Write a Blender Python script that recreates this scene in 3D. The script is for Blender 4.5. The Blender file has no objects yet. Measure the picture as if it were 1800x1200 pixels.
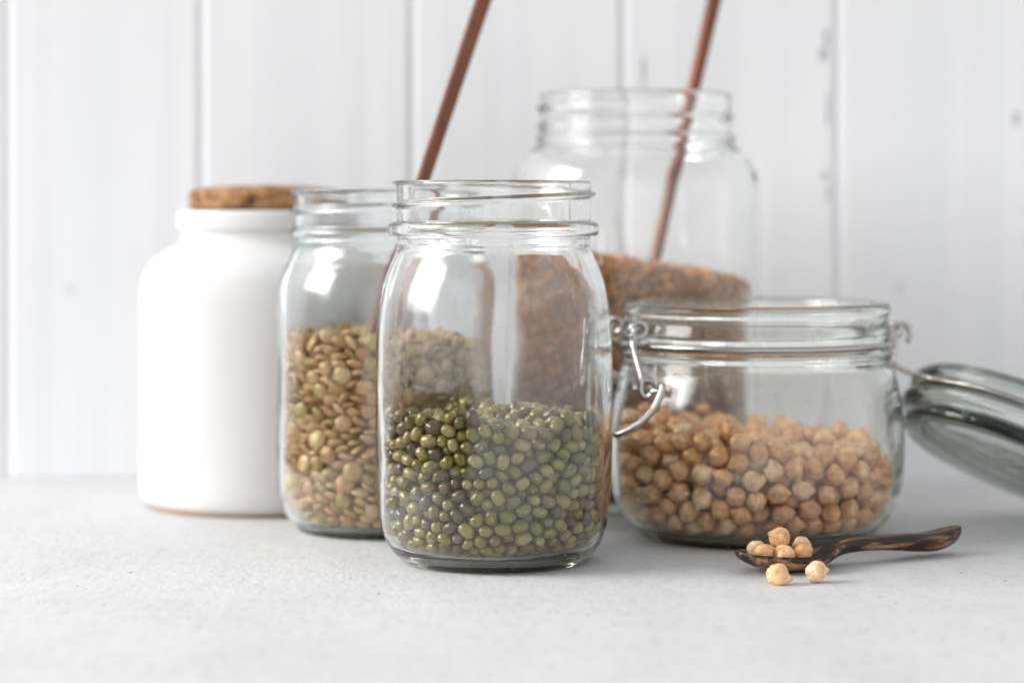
import bpy, math, random
import numpy as np
from mathutils import Vector, Matrix, Quaternion, noise
random.seed(11)
R = math.radians
PI = math.pi
S = 0.01                                   # everything below is written in centimetres

# ---------------------------------------------------------------- camera
sc = bpy.context.scene
C = sc.collection
cam_d = bpy.data.cameras.new('camera'); cam = bpy.data.objects.new('camera', cam_d); C.objects.link(cam)
cam.location = (0, 0, 12.3 * S); cam.rotation_euler = (R(90), 0, 0)
cam_d.sensor_width = 36; cam_d.lens = 85; cam_d.shift_y = -255 / 1800
cam_d.clip_start = 0.02; cam_d.clip_end = 50
cam_d.dof.use_dof = True; cam_d.dof.focus_distance = 0.785; cam_d.dof.aperture_fstop = 5.9
sc.camera = cam
# ---------------------------------------------------------------- room light (world)
w = bpy.data.worlds.new('World'); sc.world = w; w.use_nodes = True
nt = w.node_tree; bg = nt.nodes['Background']
tc = nt.nodes.new('ShaderNodeTexCoord'); sep = nt.nodes.new('ShaderNodeSeparateXYZ')
nt.links.new(tc.outputs['Generated'], sep.inputs[0])
rp = nt.nodes.new('ShaderNodeValToRGB'); rp.color_ramp.interpolation = 'EASE'
mr = nt.nodes.new('ShaderNodeMapRange'); mr.inputs[1].default_value = -1; mr.inputs[2].default_value = 1
nt.links.new(sep.outputs['Z'], mr.inputs[0]); nt.links.new(mr.outputs[0], rp.inputs[0])
e = rp.color_ramp.elements
e[0].position = 0.50; e[0].color = (0.07, 0.065, 0.06, 1)
e[1].position = 0.78; e[1].color = (0.95, 0.96, 1.0, 1)
# the pale side of the room lies to the right and in front; the left front is dark
dt = nt.nodes.new('ShaderNodeVectorMath'); dt.operation = 'DOT_PRODUCT'; dt.inputs[1].default_value = (0.80, -0.60, 0)
nt.links.new(tc.outputs['Generated'], dt.inputs[0])
m1 = nt.nodes.new('ShaderNodeMapRange'); m1.interpolation_type = 'SMOOTHSTEP'; m1.inputs[1].default_value = 0.12; m1.inputs[2].default_value = 0.42
nt.links.new(dt.outputs['Value'], m1.inputs[0])
m2 = nt.nodes.new('ShaderNodeMapRange'); m2.interpolation_type = 'SMOOTHSTEP'; m2.inputs[1].default_value = -0.45; m2.inputs[2].default_value = -0.20
nt.links.new(sep.outputs['Z'], m2.inputs[0])
m3 = nt.nodes.new('ShaderNodeMath'); m3.operation = 'MULTIPLY'; nt.links.new(m1.outputs[0], m3.inputs[0]); nt.links.new(m2.outputs[0], m3.inputs[1])
m4 = nt.nodes.new('ShaderNodeMapRange'); m4.interpolation_type = 'SMOOTHSTEP'; m4.inputs[1].default_value = 0.18; m4.inputs[2].default_value = 0.55; m4.inputs[3].default_value = 1; m4.inputs[4].default_value = 0
nt.links.new(sep.outputs['Z'], m4.inputs[0])
m5 = nt.nodes.new('ShaderNodeMath'); m5.operation = 'MULTIPLY'; nt.links.new(m3.outputs[0], m5.inputs[0]); nt.links.new(m4.outputs[0], m5.inputs[1])
wm = nt.nodes.new('ShaderNodeMix'); wm.data_type = 'RGBA'; wm.inputs[7].default_value = (1.65, 1.64, 1.63, 1)
nt.links.new(m5.outputs[0], wm.inputs[0]); nt.links.new(rp.outputs[0], wm.inputs[6])
nt.links.new(wm.outputs[2], bg.inputs[0]); bg.inputs[1].default_value = 0.55

def area(name, loc, target, sx, sy, power, col=(1, 1, 1)):
    d = bpy.data.lights.new(name, 'AREA'); d.shape = 'RECTANGLE'; d.size = sx; d.size_y = sy
    d.energy = power; d.color = col
    o = bpy.data.objects.new(name, d); C.objects.link(o); o.location = loc
    o.rotation_euler = (Vector(target) - Vector(loc)).to_track_quat('-Z', 'Y').to_euler()
    return o
win = area('window_light', (-2.4, 0.42, 1.15), (0, 0.88, 0.05), 2.0, 1.7, 142.0, (1.0, 0.993, 0.99))
win.data.use_nodes = True; lt = win.data.node_tree; em = lt.nodes['Emission']
ge = lt.nodes.new('ShaderNodeNewGeometry'); sx_ = lt.nodes.new('ShaderNodeSeparateXYZ'); lt.links.new(ge.outputs['Parametric'], sx_.inputs[0])
fo = []
for ax in ('X', 'Y'):
    a1 = lt.nodes.new('ShaderNodeMath'); a1.operation = 'SUBTRACT'; a1.inputs[1].default_value = 0.5; lt.links.new(sx_.outputs[ax], a1.inputs[0])
    a2 = lt.nodes.new('ShaderNodeMath'); a2.operation = 'ABSOLUTE'; lt.links.new(a1.outputs[0], a2.inputs[0])
    a3 = lt.nodes.new('ShaderNodeMapRange'); a3.interpolation_type = 'SMOOTHSTEP'; a3.inputs[1].default_value = 0.5; a3.inputs[2].default_value = 0.25
    lt.links.new(a2.outputs[0], a3.inputs[0]); fo.append(a3)
a4 = lt.nodes.new('ShaderNodeMath'); a4.operation = 'MULTIPLY'; lt.links.new(fo[0].outputs[0], a4.inputs[0]); lt.links.new(fo[1].outputs[0], a4.inputs[1])
lt.links.new(a4.outputs[0], em.inputs['Strength'])
sc.view_settings.view_transform = 'Standard'; sc.view_settings.look = 'None'
sc.view_settings.exposure = 0.50; sc.view_settings.gamma = 1.0
try: sc.view_settings.use_curve_mapping = False
except Exception: pass
cy = sc.cycles
cy.max_bounces = 28; cy.transmission_bounces = 28; cy.diffuse_bounces = 4; cy.glossy_bounces = 10
cy.transparent_max_bounces = 8; cy.volume_bounces = 0
cy.caustics_reflective = True; cy.caustics_refractive = True; cy.blur_glossy = 0.3
cy.sample_clamp_indirect = 10.0; cy.sample_clamp_direct = 0
cy.use_denoising = True
try:
    cy.denoiser = 'OPENIMAGEDENOISE'; cy.denoising_input_passes = 'RGB_ALBEDO_NORMAL'; cy.denoising_prefilter = 'ACCURATE'
except Exception: pass

# ---------------------------------------------------------------- materials
def mat(name):
    m = bpy.data.materials.new(name); m.use_nodes = True
    return m, m.node_tree, m.node_tree.nodes['Principled BSDF']
def N(t, k, **kw):
    n = t.nodes.new(k)
    for a, b in kw.items(): setattr(n, a, b)
    return n
def ramp(t, src, stops, interp='LINEAR'):
    r = t.nodes.new('ShaderNodeValToRGB'); r.color_ramp.interpolation = interp
    el = r.color_ramp.elements
    while len(el) < len(stops): el.new(0.5)
    for k, (p, c) in enumerate(stops):
        el[k].position = p; el[k].color = (*c, 1) if len(c) == 3 else c
    t.links.new(src, r.inputs[0]); return r.outputs[0]
def tex(t, kind, scale, vec=(1, 1, 1), detail=4, rough=0.55, rot=(0, 0, 0)):
    co = t.nodes.new('ShaderNodeTexCoord'); mp = t.nodes.new('ShaderNodeMapping')
    mp.inputs['Scale'].default_value = vec; mp.inputs['Rotation'].default_value = rot
    t.links.new(co.outputs['Object'], mp.inputs[0])
    n = t.nodes.new(kind)
    n.inputs['Scale'].default_value = scale
    if 'Detail' in n.inputs: n.inputs['Detail'].default_value = detail
    if 'Roughness' in n.inputs: n.inputs['Roughness'].default_value = rough
    t.links.new(mp.outputs[0], n.inputs['Vector'])
    return n
def bump(t, b, src, strength, dist, prev=None):
    n = t.nodes.new('ShaderNodeBump'); n.inputs['Strength'].default_value = strength; n.inputs['Distance'].default_value = dist
    t.links.new(src, n.inputs['Height'])
    if prev: t.links.new(prev, n.inputs['Normal'])
    t.links.new(n.outputs[0], b.inputs['Normal']); return n.outputs[0]
def mix(t, f, a, b, mode='MIX'):
    m = t.nodes.new('ShaderNodeMix'); m.data_type = 'RGBA'; m.blend_type = mode
    for s, v in ((0, f), (6, a), (7, b)):
        if hasattr(v, 'is_output'): t.links.new(v, m.inputs[s])
        elif s == 0: m.inputs[s].default_value = v
        else: m.inputs[s].default_value = (*v, 1)
    return m.outputs[2]

def glass(name, tint, density, rough=0.0):
    m = bpy.data.materials.new(name); m.use_nodes = True; t = m.node_tree; t.nodes.clear()
    o = t.nodes.new('ShaderNodeOutputMaterial'); g = t.nodes.new('ShaderNodeBsdfGlass')
    g.inputs['Color'].default_value = (1, 1, 1, 1); g.inputs['Roughness'].default_value = rough; g.inputs['IOR'].default_value = 1.5
    n = tex(t, 'ShaderNodeTexNoise', 60, detail=2)
    bm_ = t.nodes.new('ShaderNodeBump'); bm_.inputs['Strength'].default_value = 0.25; bm_.inputs['Distance'].default_value = 0.0006
    t.links.new(n.outputs['Fac'], bm_.inputs['Height']); t.links.new(bm_.outputs[0], g.inputs['Normal'])
    # a faint film of dust and wiping marks
    d = t.nodes.new('ShaderNodeBsdfDiffuse'); d.inputs['Color'].default_value = (.75, .73, .70, 1)
    k1 = tex(t, 'ShaderNodeTexNoise', 900, detail=2); k2 = tex(t, 'ShaderNodeTexNoise', 38, (1, 1, .5), 5, .65)
    s1 = t.nodes.new('ShaderNodeMapRange'); s1.inputs[1].default_value = .66; s1.inputs[2].default_value = .72; s1.inputs[4].default_value = .18
    t.links.new(k1.outputs['Fac'], s1.inputs[0])
    s2 = t.nodes.new('ShaderNodeMapRange'); s2.inputs[1].default_value = .50; s2.inputs[2].default_value = .75; s2.inputs[4].default_value = .02
    t.links.new(k2.outputs['Fac'], s2.inputs[0])
    ad = t.nodes.new('ShaderNodeMath'); ad.operation = 'ADD'; ad.use_clamp = True; t.links.new(s1.outputs[0], ad.inputs[0]); t.links.new(s2.outputs[0], ad.inputs[1])
    mx = t.nodes.new('ShaderNodeMixShader'); t.links.new(ad.outputs[0], mx.inputs[0]); t.links.new(g.outputs[0], mx.inputs[1]); t.links.new(d.outputs[0], mx.inputs[2])
    t.links.new(mx.outputs[0], o.inputs['Surface'])
    a = t.nodes.new('ShaderNodeVolumeAbsorption'); a.inputs['Color'].default_value = (*tint, 1); a.inputs['Density'].default_value = density
    t.links.new(a.outputs[0], o.inputs['Volume'])
    return m
M_clear = glass('clear_glass', (0.80, 0.88, 0.80), 14)
M_teal = glass('teal_glass', (0.12, 0.72, 0.72), 9)
M_lid = glass('lid_glass', (0.48, 0.54, 0.47), 85)
M_green = glass('green_glass', (0.55, 0.72, 0.50), 20)

# white painted boards
M_paint, t, b = mat('white_painted_wood')
n1 = tex(t, 'ShaderNodeTexNoise', 14, (1, 1, 0.16), 5)
n2 = tex(t, 'ShaderNodeTexNoise', 150, (1, 1, 0.02), 4, 0.6)
n3 = tex(t, 'ShaderNodeTexNoise', 55, (1, 1, 0.35), 3, 0.5)
c = ramp(t, n1.outputs['Fac'], [(0.3, (0.74, 0.75, 0.765)), (0.62, (0.785, 0.79, 0.80))])
c = mix(t, 1.0, c, ramp(t, n2.outputs['Fac'], [(0.35, (0.97, 0.975, 0.98)), (0.6, (1, 1, 1))]), 'MULTIPLY')
c = mix(t, 1.0, c, ramp(t, n3.outputs['Fac'], [(0.26, (0.62, 0.64, 0.68)), (0.33, (1, 1, 1))]), 'MULTIPLY')
t.links.new(c, b.inputs['Base Color']); b.inputs['Roughness'].default_value = 0.42
p = bump(t, b, n2.outputs['Fac'], 0.25, 0.0004); bump(t, b, n1.outputs['Fac'], 0.3, 0.002, p)
M_worn, t, b = mat('worn_paint')
b.inputs['Base Color'].default_value = (0.45, 0.46, 0.49, 1); b.inputs['Roughness'].default_value = 0.7

# pale plaster-like table top
M_table, t, b = mat('pale_stone_table')
n1 = tex(t, 'ShaderNodeTexNoise', 9, (1, 0.55, 1), 7, 0.62)
n2 = tex(t, 'ShaderNodeTexNoise', 260, (1, 0.4, 1), 5, 0.7)
n3 = tex(t, 'ShaderNodeTexNoise', 420, (1, 0.45, 1), 2, 0.5)
n4 = tex(t, 'ShaderNodeTexNoise', 45, (0.8, 0.5, 1), 6, 0.7)
n5 = tex(t, 'ShaderNodeTexNoise', 22, (1, 1, 1), 2, 0.5)
c = ramp(t, n1.outputs['Fac'], [(0.30, (0.56, 0.56, 0.56)), (0.50, (0.605, 0.604, 0.60)), (0.70, (0.64, 0.638, 0.632))])
c = mix(t, 1.0, c, ramp(t, n4.outputs['Fac'], [(0.32, (0.94, 0.94, 0.945)), (0.55, (1, 1, 1))]), 'MULTIPLY')
c = mix(t, 1.0, c, ramp(t, n2.outputs['Fac'], [(0.30, (0.86, 0.86, 0.86)), (0.5, (1, 1, 1))]), 'MULTIPLY')
mm = N(t, 'ShaderNodeMath', operation='MULTIPLY')
pit = ramp(t, n3.outputs['Fac'], [(0.29, (1, 1, 1)), (0.325, (0, 0, 0))])
reg = ramp(t, n5.outputs['Fac'], [(0.50, (0, 0, 0)), (0.60, (1, 1, 1))])
t.links.new(pit, mm.inputs[0]); t.links.new(reg, mm.inputs[1])
c = mix(t, mm.outputs[0], c, (0.22, 0.21, 0.21))
t.links.new(c, b.inputs['Base Color']); b.inputs['Roughness'].default_value = 0.62
p = bump(t, b, n2.outputs['Fac'], 0.6, 0.0004); bump(t, b, n4.outputs['Fac'], 0.5, 0.0012, p)

M_ceramic, t, b = mat('white_glazed_ceramic')
b.inputs['Base Color'].default_value = (0.68, 0.673, 0.663, 1); b.inputs['Roughness'].default_value = 0.22
n1 = tex(t, 'ShaderNodeTexNoise', 30, (0.3, 0.3, 2.5), 3); bump(t, b, n1.outputs['Fac'], 0.25, 0.0012)
M_clay, t, b = mat('bare_clay')
n1 = tex(t, 'ShaderNodeTexNoise', 200, detail=4)
t.links.new(ramp(t, n1.outputs['Fac'], [(0.3, (0.34, 0.22, 0.12)), (0.7, (0.50, 0.36, 0.22))]), b.inputs['Base Color']); b.inputs['Roughness'].default_value = 0.8
M_cork, t, b = mat('cork')
n1 = tex(t, 'ShaderNodeTexNoise', 170, (1, 1, 1), 5, 0.65); n2 = tex(t, 'ShaderNodeTexVoronoi', 260)
n3 = tex(t, 'ShaderNodeTexNoise', 60, (1, 1, 1), 3)
c = ramp(t, n1.outputs['Fac'], [(0.34, (0.07, 0.026, 0.010)), (0.48, (0.30, 0.145, 0.055)), (0.70, (0.50, 0.30, 0.14))])
c = mix(t, 1.0, c, ramp(t, n3.outputs['Fac'], [(0.33, (0.45, 0.36, 0.30)), (0.48, (1, 1, 1))]), 'MULTIPLY')
t.links.new(c, b.inputs['Base Color']); b.inputs['Roughness'].default_value = 0.85
bump(t, b, n1.outputs['Fac'], 0.8, 0.0015)
M_steel, t, b = mat('steel_wire')
b.inputs['Base Color'].default_value = (0.42, 0.40, 0.38, 1); b.inputs['Metallic'].default_value = 1; b.inputs['Roughness'].default_value = 0.22
M_copper, t, b = mat('copper')
n1 = tex(t, 'ShaderNodeTexNoise', 90, (1, 1, 0.15), 4)
t.links.new(ramp(t, n1.outputs['Fac'], [(0.3, (0.11, 0.036, 0.020)), (0.7, (0.21, 0.078, 0.045))]), b.inputs['Base Color'])
b.inputs['Metallic'].default_value = 0.5; b.inputs['Roughness'].default_value = 0.38
bump(t, b, n1.outputs['Fac'], 0.2, 0.0008)
M_palm, t, b = mat('dark_palm_wood')
n1 = tex(t, 'ShaderNodeTexNoise', 330, (0.10, 1, 1), 3, 0.6); n2 = tex(t, 'ShaderNodeTexNoise', 900, (0.05, 1, 1), 3, 0.6)
n3 = tex(t, 'ShaderNodeTexNoise', 130, (0.30, 1, 1), 4, 0.7)
c = ramp(t, n1.outputs['Fac'], [(0.42, (0.012, 0.007, 0.005)), (0.50, (0.045, 0.018, 0.009)), (0.56, (0.34, 0.165, 0.075)), (0.70, (0.50, 0.28, 0.15))])
c = mix(t, 1.0, c, ramp(t, n2.outputs['Fac'], [(0.38, (0.30, 0.26, 0.24)), (0.55, (1, 1, 1))]), 'MULTIPLY')
c = mix(t, 1.0, c, ramp(t, n3.outputs['Fac'], [(0.40, (0.35, 0.3, 0.28)), (0.52, (1, 1, 1))]), 'MULTIPLY')
t.links.new(c, b.inputs['Base Color']); b.inputs['Roughness'].default_value = 0.5
bump(t, b, n1.outputs['Fac'], 0.5, 0.0006)

def seed_mat(name, rough, scale, bstr, bdist, mott, coat=0.0):
    m, t, b = mat(name)
    a = N(t, 'ShaderNodeAttribute', attribute_name='tint')
    n = tex(t, 'ShaderNodeTexNoise', scale, detail=4, rough=0.6)
    c = mix(t, 1.0, a.outputs['Color'], ramp(t, n.outputs['Fac'], [(0.32, mott), (0.62, (1.08, 1.08, 1.08))]), 'MULTIPLY')
    t.links.new(c, b.inputs['Base Color']); b.inputs['Roughness'].default_value = rough
    b.inputs['Coat Weight'].default_value = coat
    bump(t, b, n.outputs['Fac'], bstr, bdist)
    return m
M_mung = seed_mat('mung_skin', 0.36, 700, 0.25, 0.0003, (0.72, 0.68, 0.62), 0.15)
M_lentil = seed_mat('lentil_skin', 0.48, 800, 0.25, 0.0003, (0.72, 0.68, 0.60))
M_chick = seed_mat('chickpea_skin', 0.55, 420, 0.55, 0.0005, (0.74, 0.66, 0.58))
M_buck = seed_mat('buckwheat_hull', 0.55, 500, 0.3, 0.0003, (0.6, 0.55, 0.5))

# ---------------------------------------------------------------- object helpers
def mesh(name, vs, fs, mats=(), smooth=True, tint=None):
    me = bpy.data.meshes.new(name)
    me.from_pydata([tuple(v) for v in vs], [], fs); me.update()
    for m in mats: me.materials.append(m)
    if smooth: me.polygons.foreach_set('use_smooth', [True] * len(me.polygons))
    if tint is not None:
        a = me.color_attributes.new('tint', 'FLOAT_COLOR', 'POINT')
        t4 = np.ones((len(vs), 4), dtype=np.float32); t4[:, :3] = tint
        a.data.foreach_set('color', t4.ravel())
    return me
def link(name, me, parent=None, loc=(0, 0, 0)):
    o = bpy.data.objects.new(name, me); C.objects.link(o); o.location = loc
    if parent: o.parent = parent
    return o
def tag(o, label=None, cat=None, group=None, kind=None):
    for k, v in (('label', label), ('category', cat), ('group', group), ('kind', kind)):
        if v: o[k] = v
    return o
def empty(name, loc):
    o = bpy.data.objects.new(name, None); C.objects.link(o); o.location = loc; o.empty_display_size = 0.02
    return o
def spline(pts, per=6):
    """smooth dense curve through the points of a profile (Catmull-Rom)"""
    P = [Vector(p) for p in pts]; P = [P[0] * 2 - P[1]] + P + [P[-1] * 2 - P[-2]]
    out = []
    for i in range(1, len(P) - 2):
        for k in range(per):
            u = k / per
            out.append(0.5 * ((2 * P[i]) + (P[i + 1] - P[i - 1]) * u + (2 * P[i - 1] - 5 * P[i] + 4 * P[i + 1] - P[i + 2]) * u * u + (3 * P[i] - P[i - 1] - 3 * P[i + 1] + P[i + 2]) * u ** 3))
    out.append(P[-2]); return out
def lathe(prof, n=128, fn=None):
    """prof: closed outline from axis to axis (first and last r = 0), in cm -> verts, faces in metres"""
    vs, fs, rings = [], [], []
    for k, p in enumerate(prof):
        r, z = p[0], p[1]
        if r <= 1e-6:
            rings.append([len(vs)]); vs.append((0, 0, z * S)); continue
        ring = []
        for i in range(n):
            th = 2 * PI * i / n
            rr, zz = fn(k, th, r, z) if fn else (r, z)
            ring.append(len(vs)); vs.append((rr * math.cos(th) * S, rr * math.sin(th) * S, zz * S))
        rings.append(ring)
    for a, b in zip(rings, rings[1:]):
        if len(a) == 1:
            for i in range(n): fs.append((a[0], b[(i + 1) % n], b[i]))
        elif len(b) == 1:
            for i in range(n): fs.append((a[i], a[(i + 1) % n], b[0]))
        else:
            for i in range(n): fs.append((a[i], a[(i + 1) % n], b[(i + 1) % n], b[i]))
    return vs, fs
def fix(me):
    import bmesh
    bm = bmesh.new(); bm.from_mesh(me); bmesh.ops.recalc_face_normals(bm, faces=bm.faces); bm.to_mesh(me); bm.free(); return me
def tube(path, rad, n=12, closed=False, sub=0):
    P = [Vector(p) for p in path]
    if sub: P = spline(P, sub)
    rr = rad if callable(rad) else (lambda u: rad)
    vs, fs = [], []; m = len(P); up = None
    for i, p in enumerate(P):
        a = P[(i - 1) % m] if (closed or i) else p; b_ = P[(i + 1) % m] if (closed or i < m - 1) else p
        d = (b_ - a).normalized()
        if up is None: up = d.orthogonal().normalized()
        up = (up - d * up.dot(d)).normalized(); sd = d.cross(up); r = rr(i / (m - 1))
        for k in range(n):
            th = 2 * PI * k / n; vs.append((p + (up * math.cos(th) + sd * math.sin(th)) * r) * S)
    if closed:                                             # match the twist at the seam
        for i in range(m):
            j = (i + 1) % m; off = 0
            if j == 0:
                off = min(range(n), key=lambda q: (vs[i * n] - vs[q]).length)
            for k in range(n):
                fs.append((i * n + k, i * n + (k + 1) % n, j * n + (k + 1 + off) % n, j * n + (k + off) % n))
    else:
        for i in range(m - 1):
            for k in range(n): fs.append((i * n + k, i * n + (k + 1) % n, (i + 1) * n + (k + 1) % n, (i + 1) * n + k))
        fs.append(tuple(range(n))[::-1]); fs.append(tuple((m - 1) * n + k for k in range(n)))
    return vs, fs
def join(*parts):
    vs, fs = [], []
    for v, f in parts:
        o = len(vs); vs += list(v); fs += [tuple(i + o for i in q) for q in f]
    return vs, fs

# ---------------------------------------------------------------- the setting: table top and board wall
def box(x0, x1, y0, y1, z0, z1):
    v = [(x * S, y * S, z * S) for z in (z0, z1) for y in (y0, y1) for x in (x0, x1)]
    return v, [(0, 2, 3, 1), (4, 5, 7, 6), (0, 1, 5, 4), (2, 6, 7, 3), (0, 4, 6, 2), (1, 3, 7, 5)]
WALL = 106.0
o = link('table', mesh('table', *box(-27, 60, 59.5, WALL + 3, -3, 0), [M_table], smooth=False))
tag(o, 'pale grey white plaster textured table top under the jars', 'table', kind='structure')
wall = empty('wall', (0, WALL * S, 0)); tag(wall, 'white painted vertical board wall behind the jars', 'wall', kind='structure')
seams = [-22.25 - 9.1 * k for k in range(13, 0, -1)] + [-22.25, -13.75, -4.5, 4.75, 14.15] + [14.15 + 9.3 * k for k in range(1, 15)]
rnd = random.Random(4)
for k in range(len(seams) - 1):
    x0, wd = seams[k], seams[k + 1] - seams[k] - 0.025
    pr = [(0, .125), (.03, .12), (.08, .115), (.40, .01), (.58, 0)]
    pr += [(.58 + (wd - .7) * i / 10, 0.012 * rnd.uniform(-1, 1)) for i in range(1, 10)]
    pr += [(wd - .12, 0), (wd - .04, .03), (wd, .10), (wd, .125)]
    Z = [0.02, 8, 16, 24, 32, 40, 55, 80]
    vs = [(px * S, py * S, z * S) for z in Z for px, py in pr]; n = len(pr); fs = []
    for j in range(len(Z) - 1):
        for i in range(n): fs.append((j * n + i, j * n + (i + 1) % n, (j + 1) * n + (i + 1) % n, (j + 1) * n + i))
    fs += [tuple(range(n)), tuple((len(Z) - 1) * n + i for i in range(n))]
    me = mesh('plank', vs, fs, [M_paint], smooth=False); fix(me)
    p = link('plank', me, wall, (x0 * S, 0, 0))
    if abs(x0 + 22.25) < .01: p.rotation_euler = (0, R(0.0), 0)
o = link('backing', mesh('backing', *box(-140, 145, .13, .9, 0.02, 80), [M_paint], smooth=False), wall)
# dark knocks in the paint beside the groove on the right
def wear(x, z, w_, h_, seed):
    rn = random.Random(seed); pts = []
    for i in range(16):
        a = 2 * PI * i / 16; q = rn.uniform(.6, 1.1)
        pts.append((w_ * q * math.cos(a), h_ * q * math.sin(a)))
    top = [((x + a) * S, -.018 * S, (z + b_) * S) for a, b_ in pts]; bot = [((x + a * 1.1) * S, .02 * S, (z + b_ * 1.1) * S) for a, b_ in pts]
    return join((top + bot, [tuple(range(16))] + [(i, (i + 1) % 16, 16 + (i + 1) % 16, 16 + i) for i in range(16)]))
for x, z, a, b_, sd in ((13.75, 19.2, .14, .5, 1), (13.62, 18.5, .20, .35, 2), (13.7, 13.2, .15, .25, 3), (13.85, 12.4, .08, .5, 4), (13.84, 16.0, .07, .9, 5), (5.75, 17.8, .08, .9, 6), (22.1, 15.7, .16, .4, 8)):
    link('worn_patch', mesh('worn_patch', *wear(x, z, a, b_, sd), [M_worn], smooth=False), wall)

# ---------------------------------------------------------------- jars
def helix(z0, pitch, th0, turns, amp, width):
    """screw thread: a ridge that starts at angle th0 and climbs, fading out at both ends"""
    def f(th, z):
        s = 0
        for k in range(-2, 3):
            u = (th - th0) / (2 * PI) + k
            if -0.05 <= u <= turns + 0.05:
                env = min(1, max(0, (u + .05) / .06)) * min(1, max(0, (turns + .05 - u) / .06))
                env = env * env * (3 - 2 * env)
                s = max(s, amp * env * math.exp(-((z - z0 - pitch * u) / width) ** 4))
        return s
    return f
def jar_mesh(outer, inner, lip, ridges, wob_o, wob_i, seed, n=144, zneck=None):
    """outer: (r,z) from base centre up to the lip; inner: (r,z) from lip down to the inner base centre"""
    prof = [Vector(p) for p in outer]; no = len(prof)
    prof += [Vector(p) for p in inner]
    def fn(k, th, r, z):
        q = Vector((math.cos(th) * 1.3, math.sin(th) * 1.3, z * .22 + seed))
        if k < no:
            rr = r + wob_o * noise.noise(q) * 2
            if zneck and z > zneck:
                for g in ridges: rr += g(th, z)
        else:
            rr = r + wob_i * noise.noise(q * 1.7 + Vector((0, 0, 9))) * 2
        return max(rr, .05), z
    vs, fs = lathe(prof, n, fn)
    return vs, fs
def dense(pts, step):
    out = [Vector(pts[0])]
    for a, b_ in zip(pts, pts[1:]):
        a, b_ = Vector(a), Vector(b_); m = max(1, int((b_ - a).length / step))
        for i in range(1, m + 1): out.append(a + (b_ - a) * i / m)
    return out
def at(X, d): return (X * S, d * S, 0)

# ---- mason jar in front
TH = helix(11.95, 0.80, R(165), 1.15, 0.16, 0.085)
outer = dense([(0, .18), (2.35, .18), (2.62, .06), (2.8, 0), (2.98, .02), (3.08, .06), (3.16, .12)], .12)
outer += spline([(3.24, .20), (3.46, .42), (3.66, .76), (3.85, 1.4), (3.93, 2.2), (3.96, 2.8), (3.985, 3.6), (4.0, 5.0), (4.0, 6.4), (3.975, 7.6), (3.91, 8.5), (3.76, 9.3), (3.53, 9.95), (3.33, 10.4), (3.25, 10.68)], 8)
outer += dense([(3.25, 10.72), (3.27, 10.95), (3.42, 10.98)], .04)[1:] + [(3.46 + .10 * math.sin(a), 11.20 - .22 * math.cos(a)) for a in np.linspace(.1, PI - .1, 14)]
outer += dense([(3.40, 11.44), (3.29, 11.47), (3.29, 12.72)], .03) + [(3.28, 12.77), (3.24, 12.81), (3.18, 12.83)]
inner = [(3.05, 12.83), (2.97, 12.80), (2.93, 12.74)] + dense([(2.93, 12.7), (2.93, 10.8)], .12)
inner += spline([(2.96, 10.6), (3.08, 10.3), (3.28, 9.85), (3.50, 9.2), (3.63, 8.4), (3.69, 7.5), (3.71, 6.4), (3.71, 5.0), (3.69, 3.6), (3.69, 2.5), (3.66, 1.6), (3.55, 1.0), (3.30, .58), (2.8, .40)], 8)
inner += [(1.8, .37), (.9, .37), (0, .37)]
me = mesh('mason_jar', *jar_mesh(outer, inner, 0, [TH], .008, .014, 3.1, 160, 11.4), [M_clear]); fix(me)
front = tag(link('mason_jar', me, None, at(-.61, 81.7)), 'clear glass screw-neck mason jar in front, part filled with green mung beans', 'jar')

# ---- teal tinted mason jar with lentils
TH = helix(11.75, 0.7, R(185), 1.2, 0.13, 0.10)
outer = dense([(0, .10), (2.5, .10), (2.85, .04), (3.05, 0), (3.22, .03), (3.30, .14)], .12)
outer += spline([(3.34, .25), (3.72, .62), (3.92, 1.1), (4.0, 1.8), (4.02, 3.0), (4.02, 5.0), (4.02, 7.0), (4.01, 8.0), (3.96, 8.9), (3.80, 9.5), (3.58, 9.95), (3.44, 10.3), (3.40, 10.6)], 7)
outer += [(3.41 + .16 * math.sin(a), 10.92 - .22 * math.cos(a)) for a in np.linspace(.1, PI - .1, 12)]
outer += dense([(3.40, 11.2), (3.40, 12.42)], .04) + [(3.38, 12.48), (3.34, 12.52), (3.28, 12.54)]
inner = [(3.16, 12.54), (3.08, 12.5), (3.05, 12.4)] + dense([(3.05, 12.3), (3.05, 10.7)], .15)
inner += spline([(3.08, 10.5), (3.2, 10.1), (3.42, 9.6), (3.60, 8.9), (3.68, 8.0), (3.71, 7.0), (3.71, 5.0), (3.71, 3.0), (3.69, 1.7), (3.58, 1.0), (3.30, .55), (2.7, .30)], 7)
inner += [(1.5, .25), (.7, .25), (0, .25)]
me = mesh('mason_jar', *jar_mesh(outer, inner, 0, [TH], .008, .014, 8.4, 144, 11.25), [M_teal]); fix(me)
tag(link('mason_jar', me, None, at(-4.69, 89.6)), 'teal tinted open mason jar of tan lentils beside the white bottle', 'jar')

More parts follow.
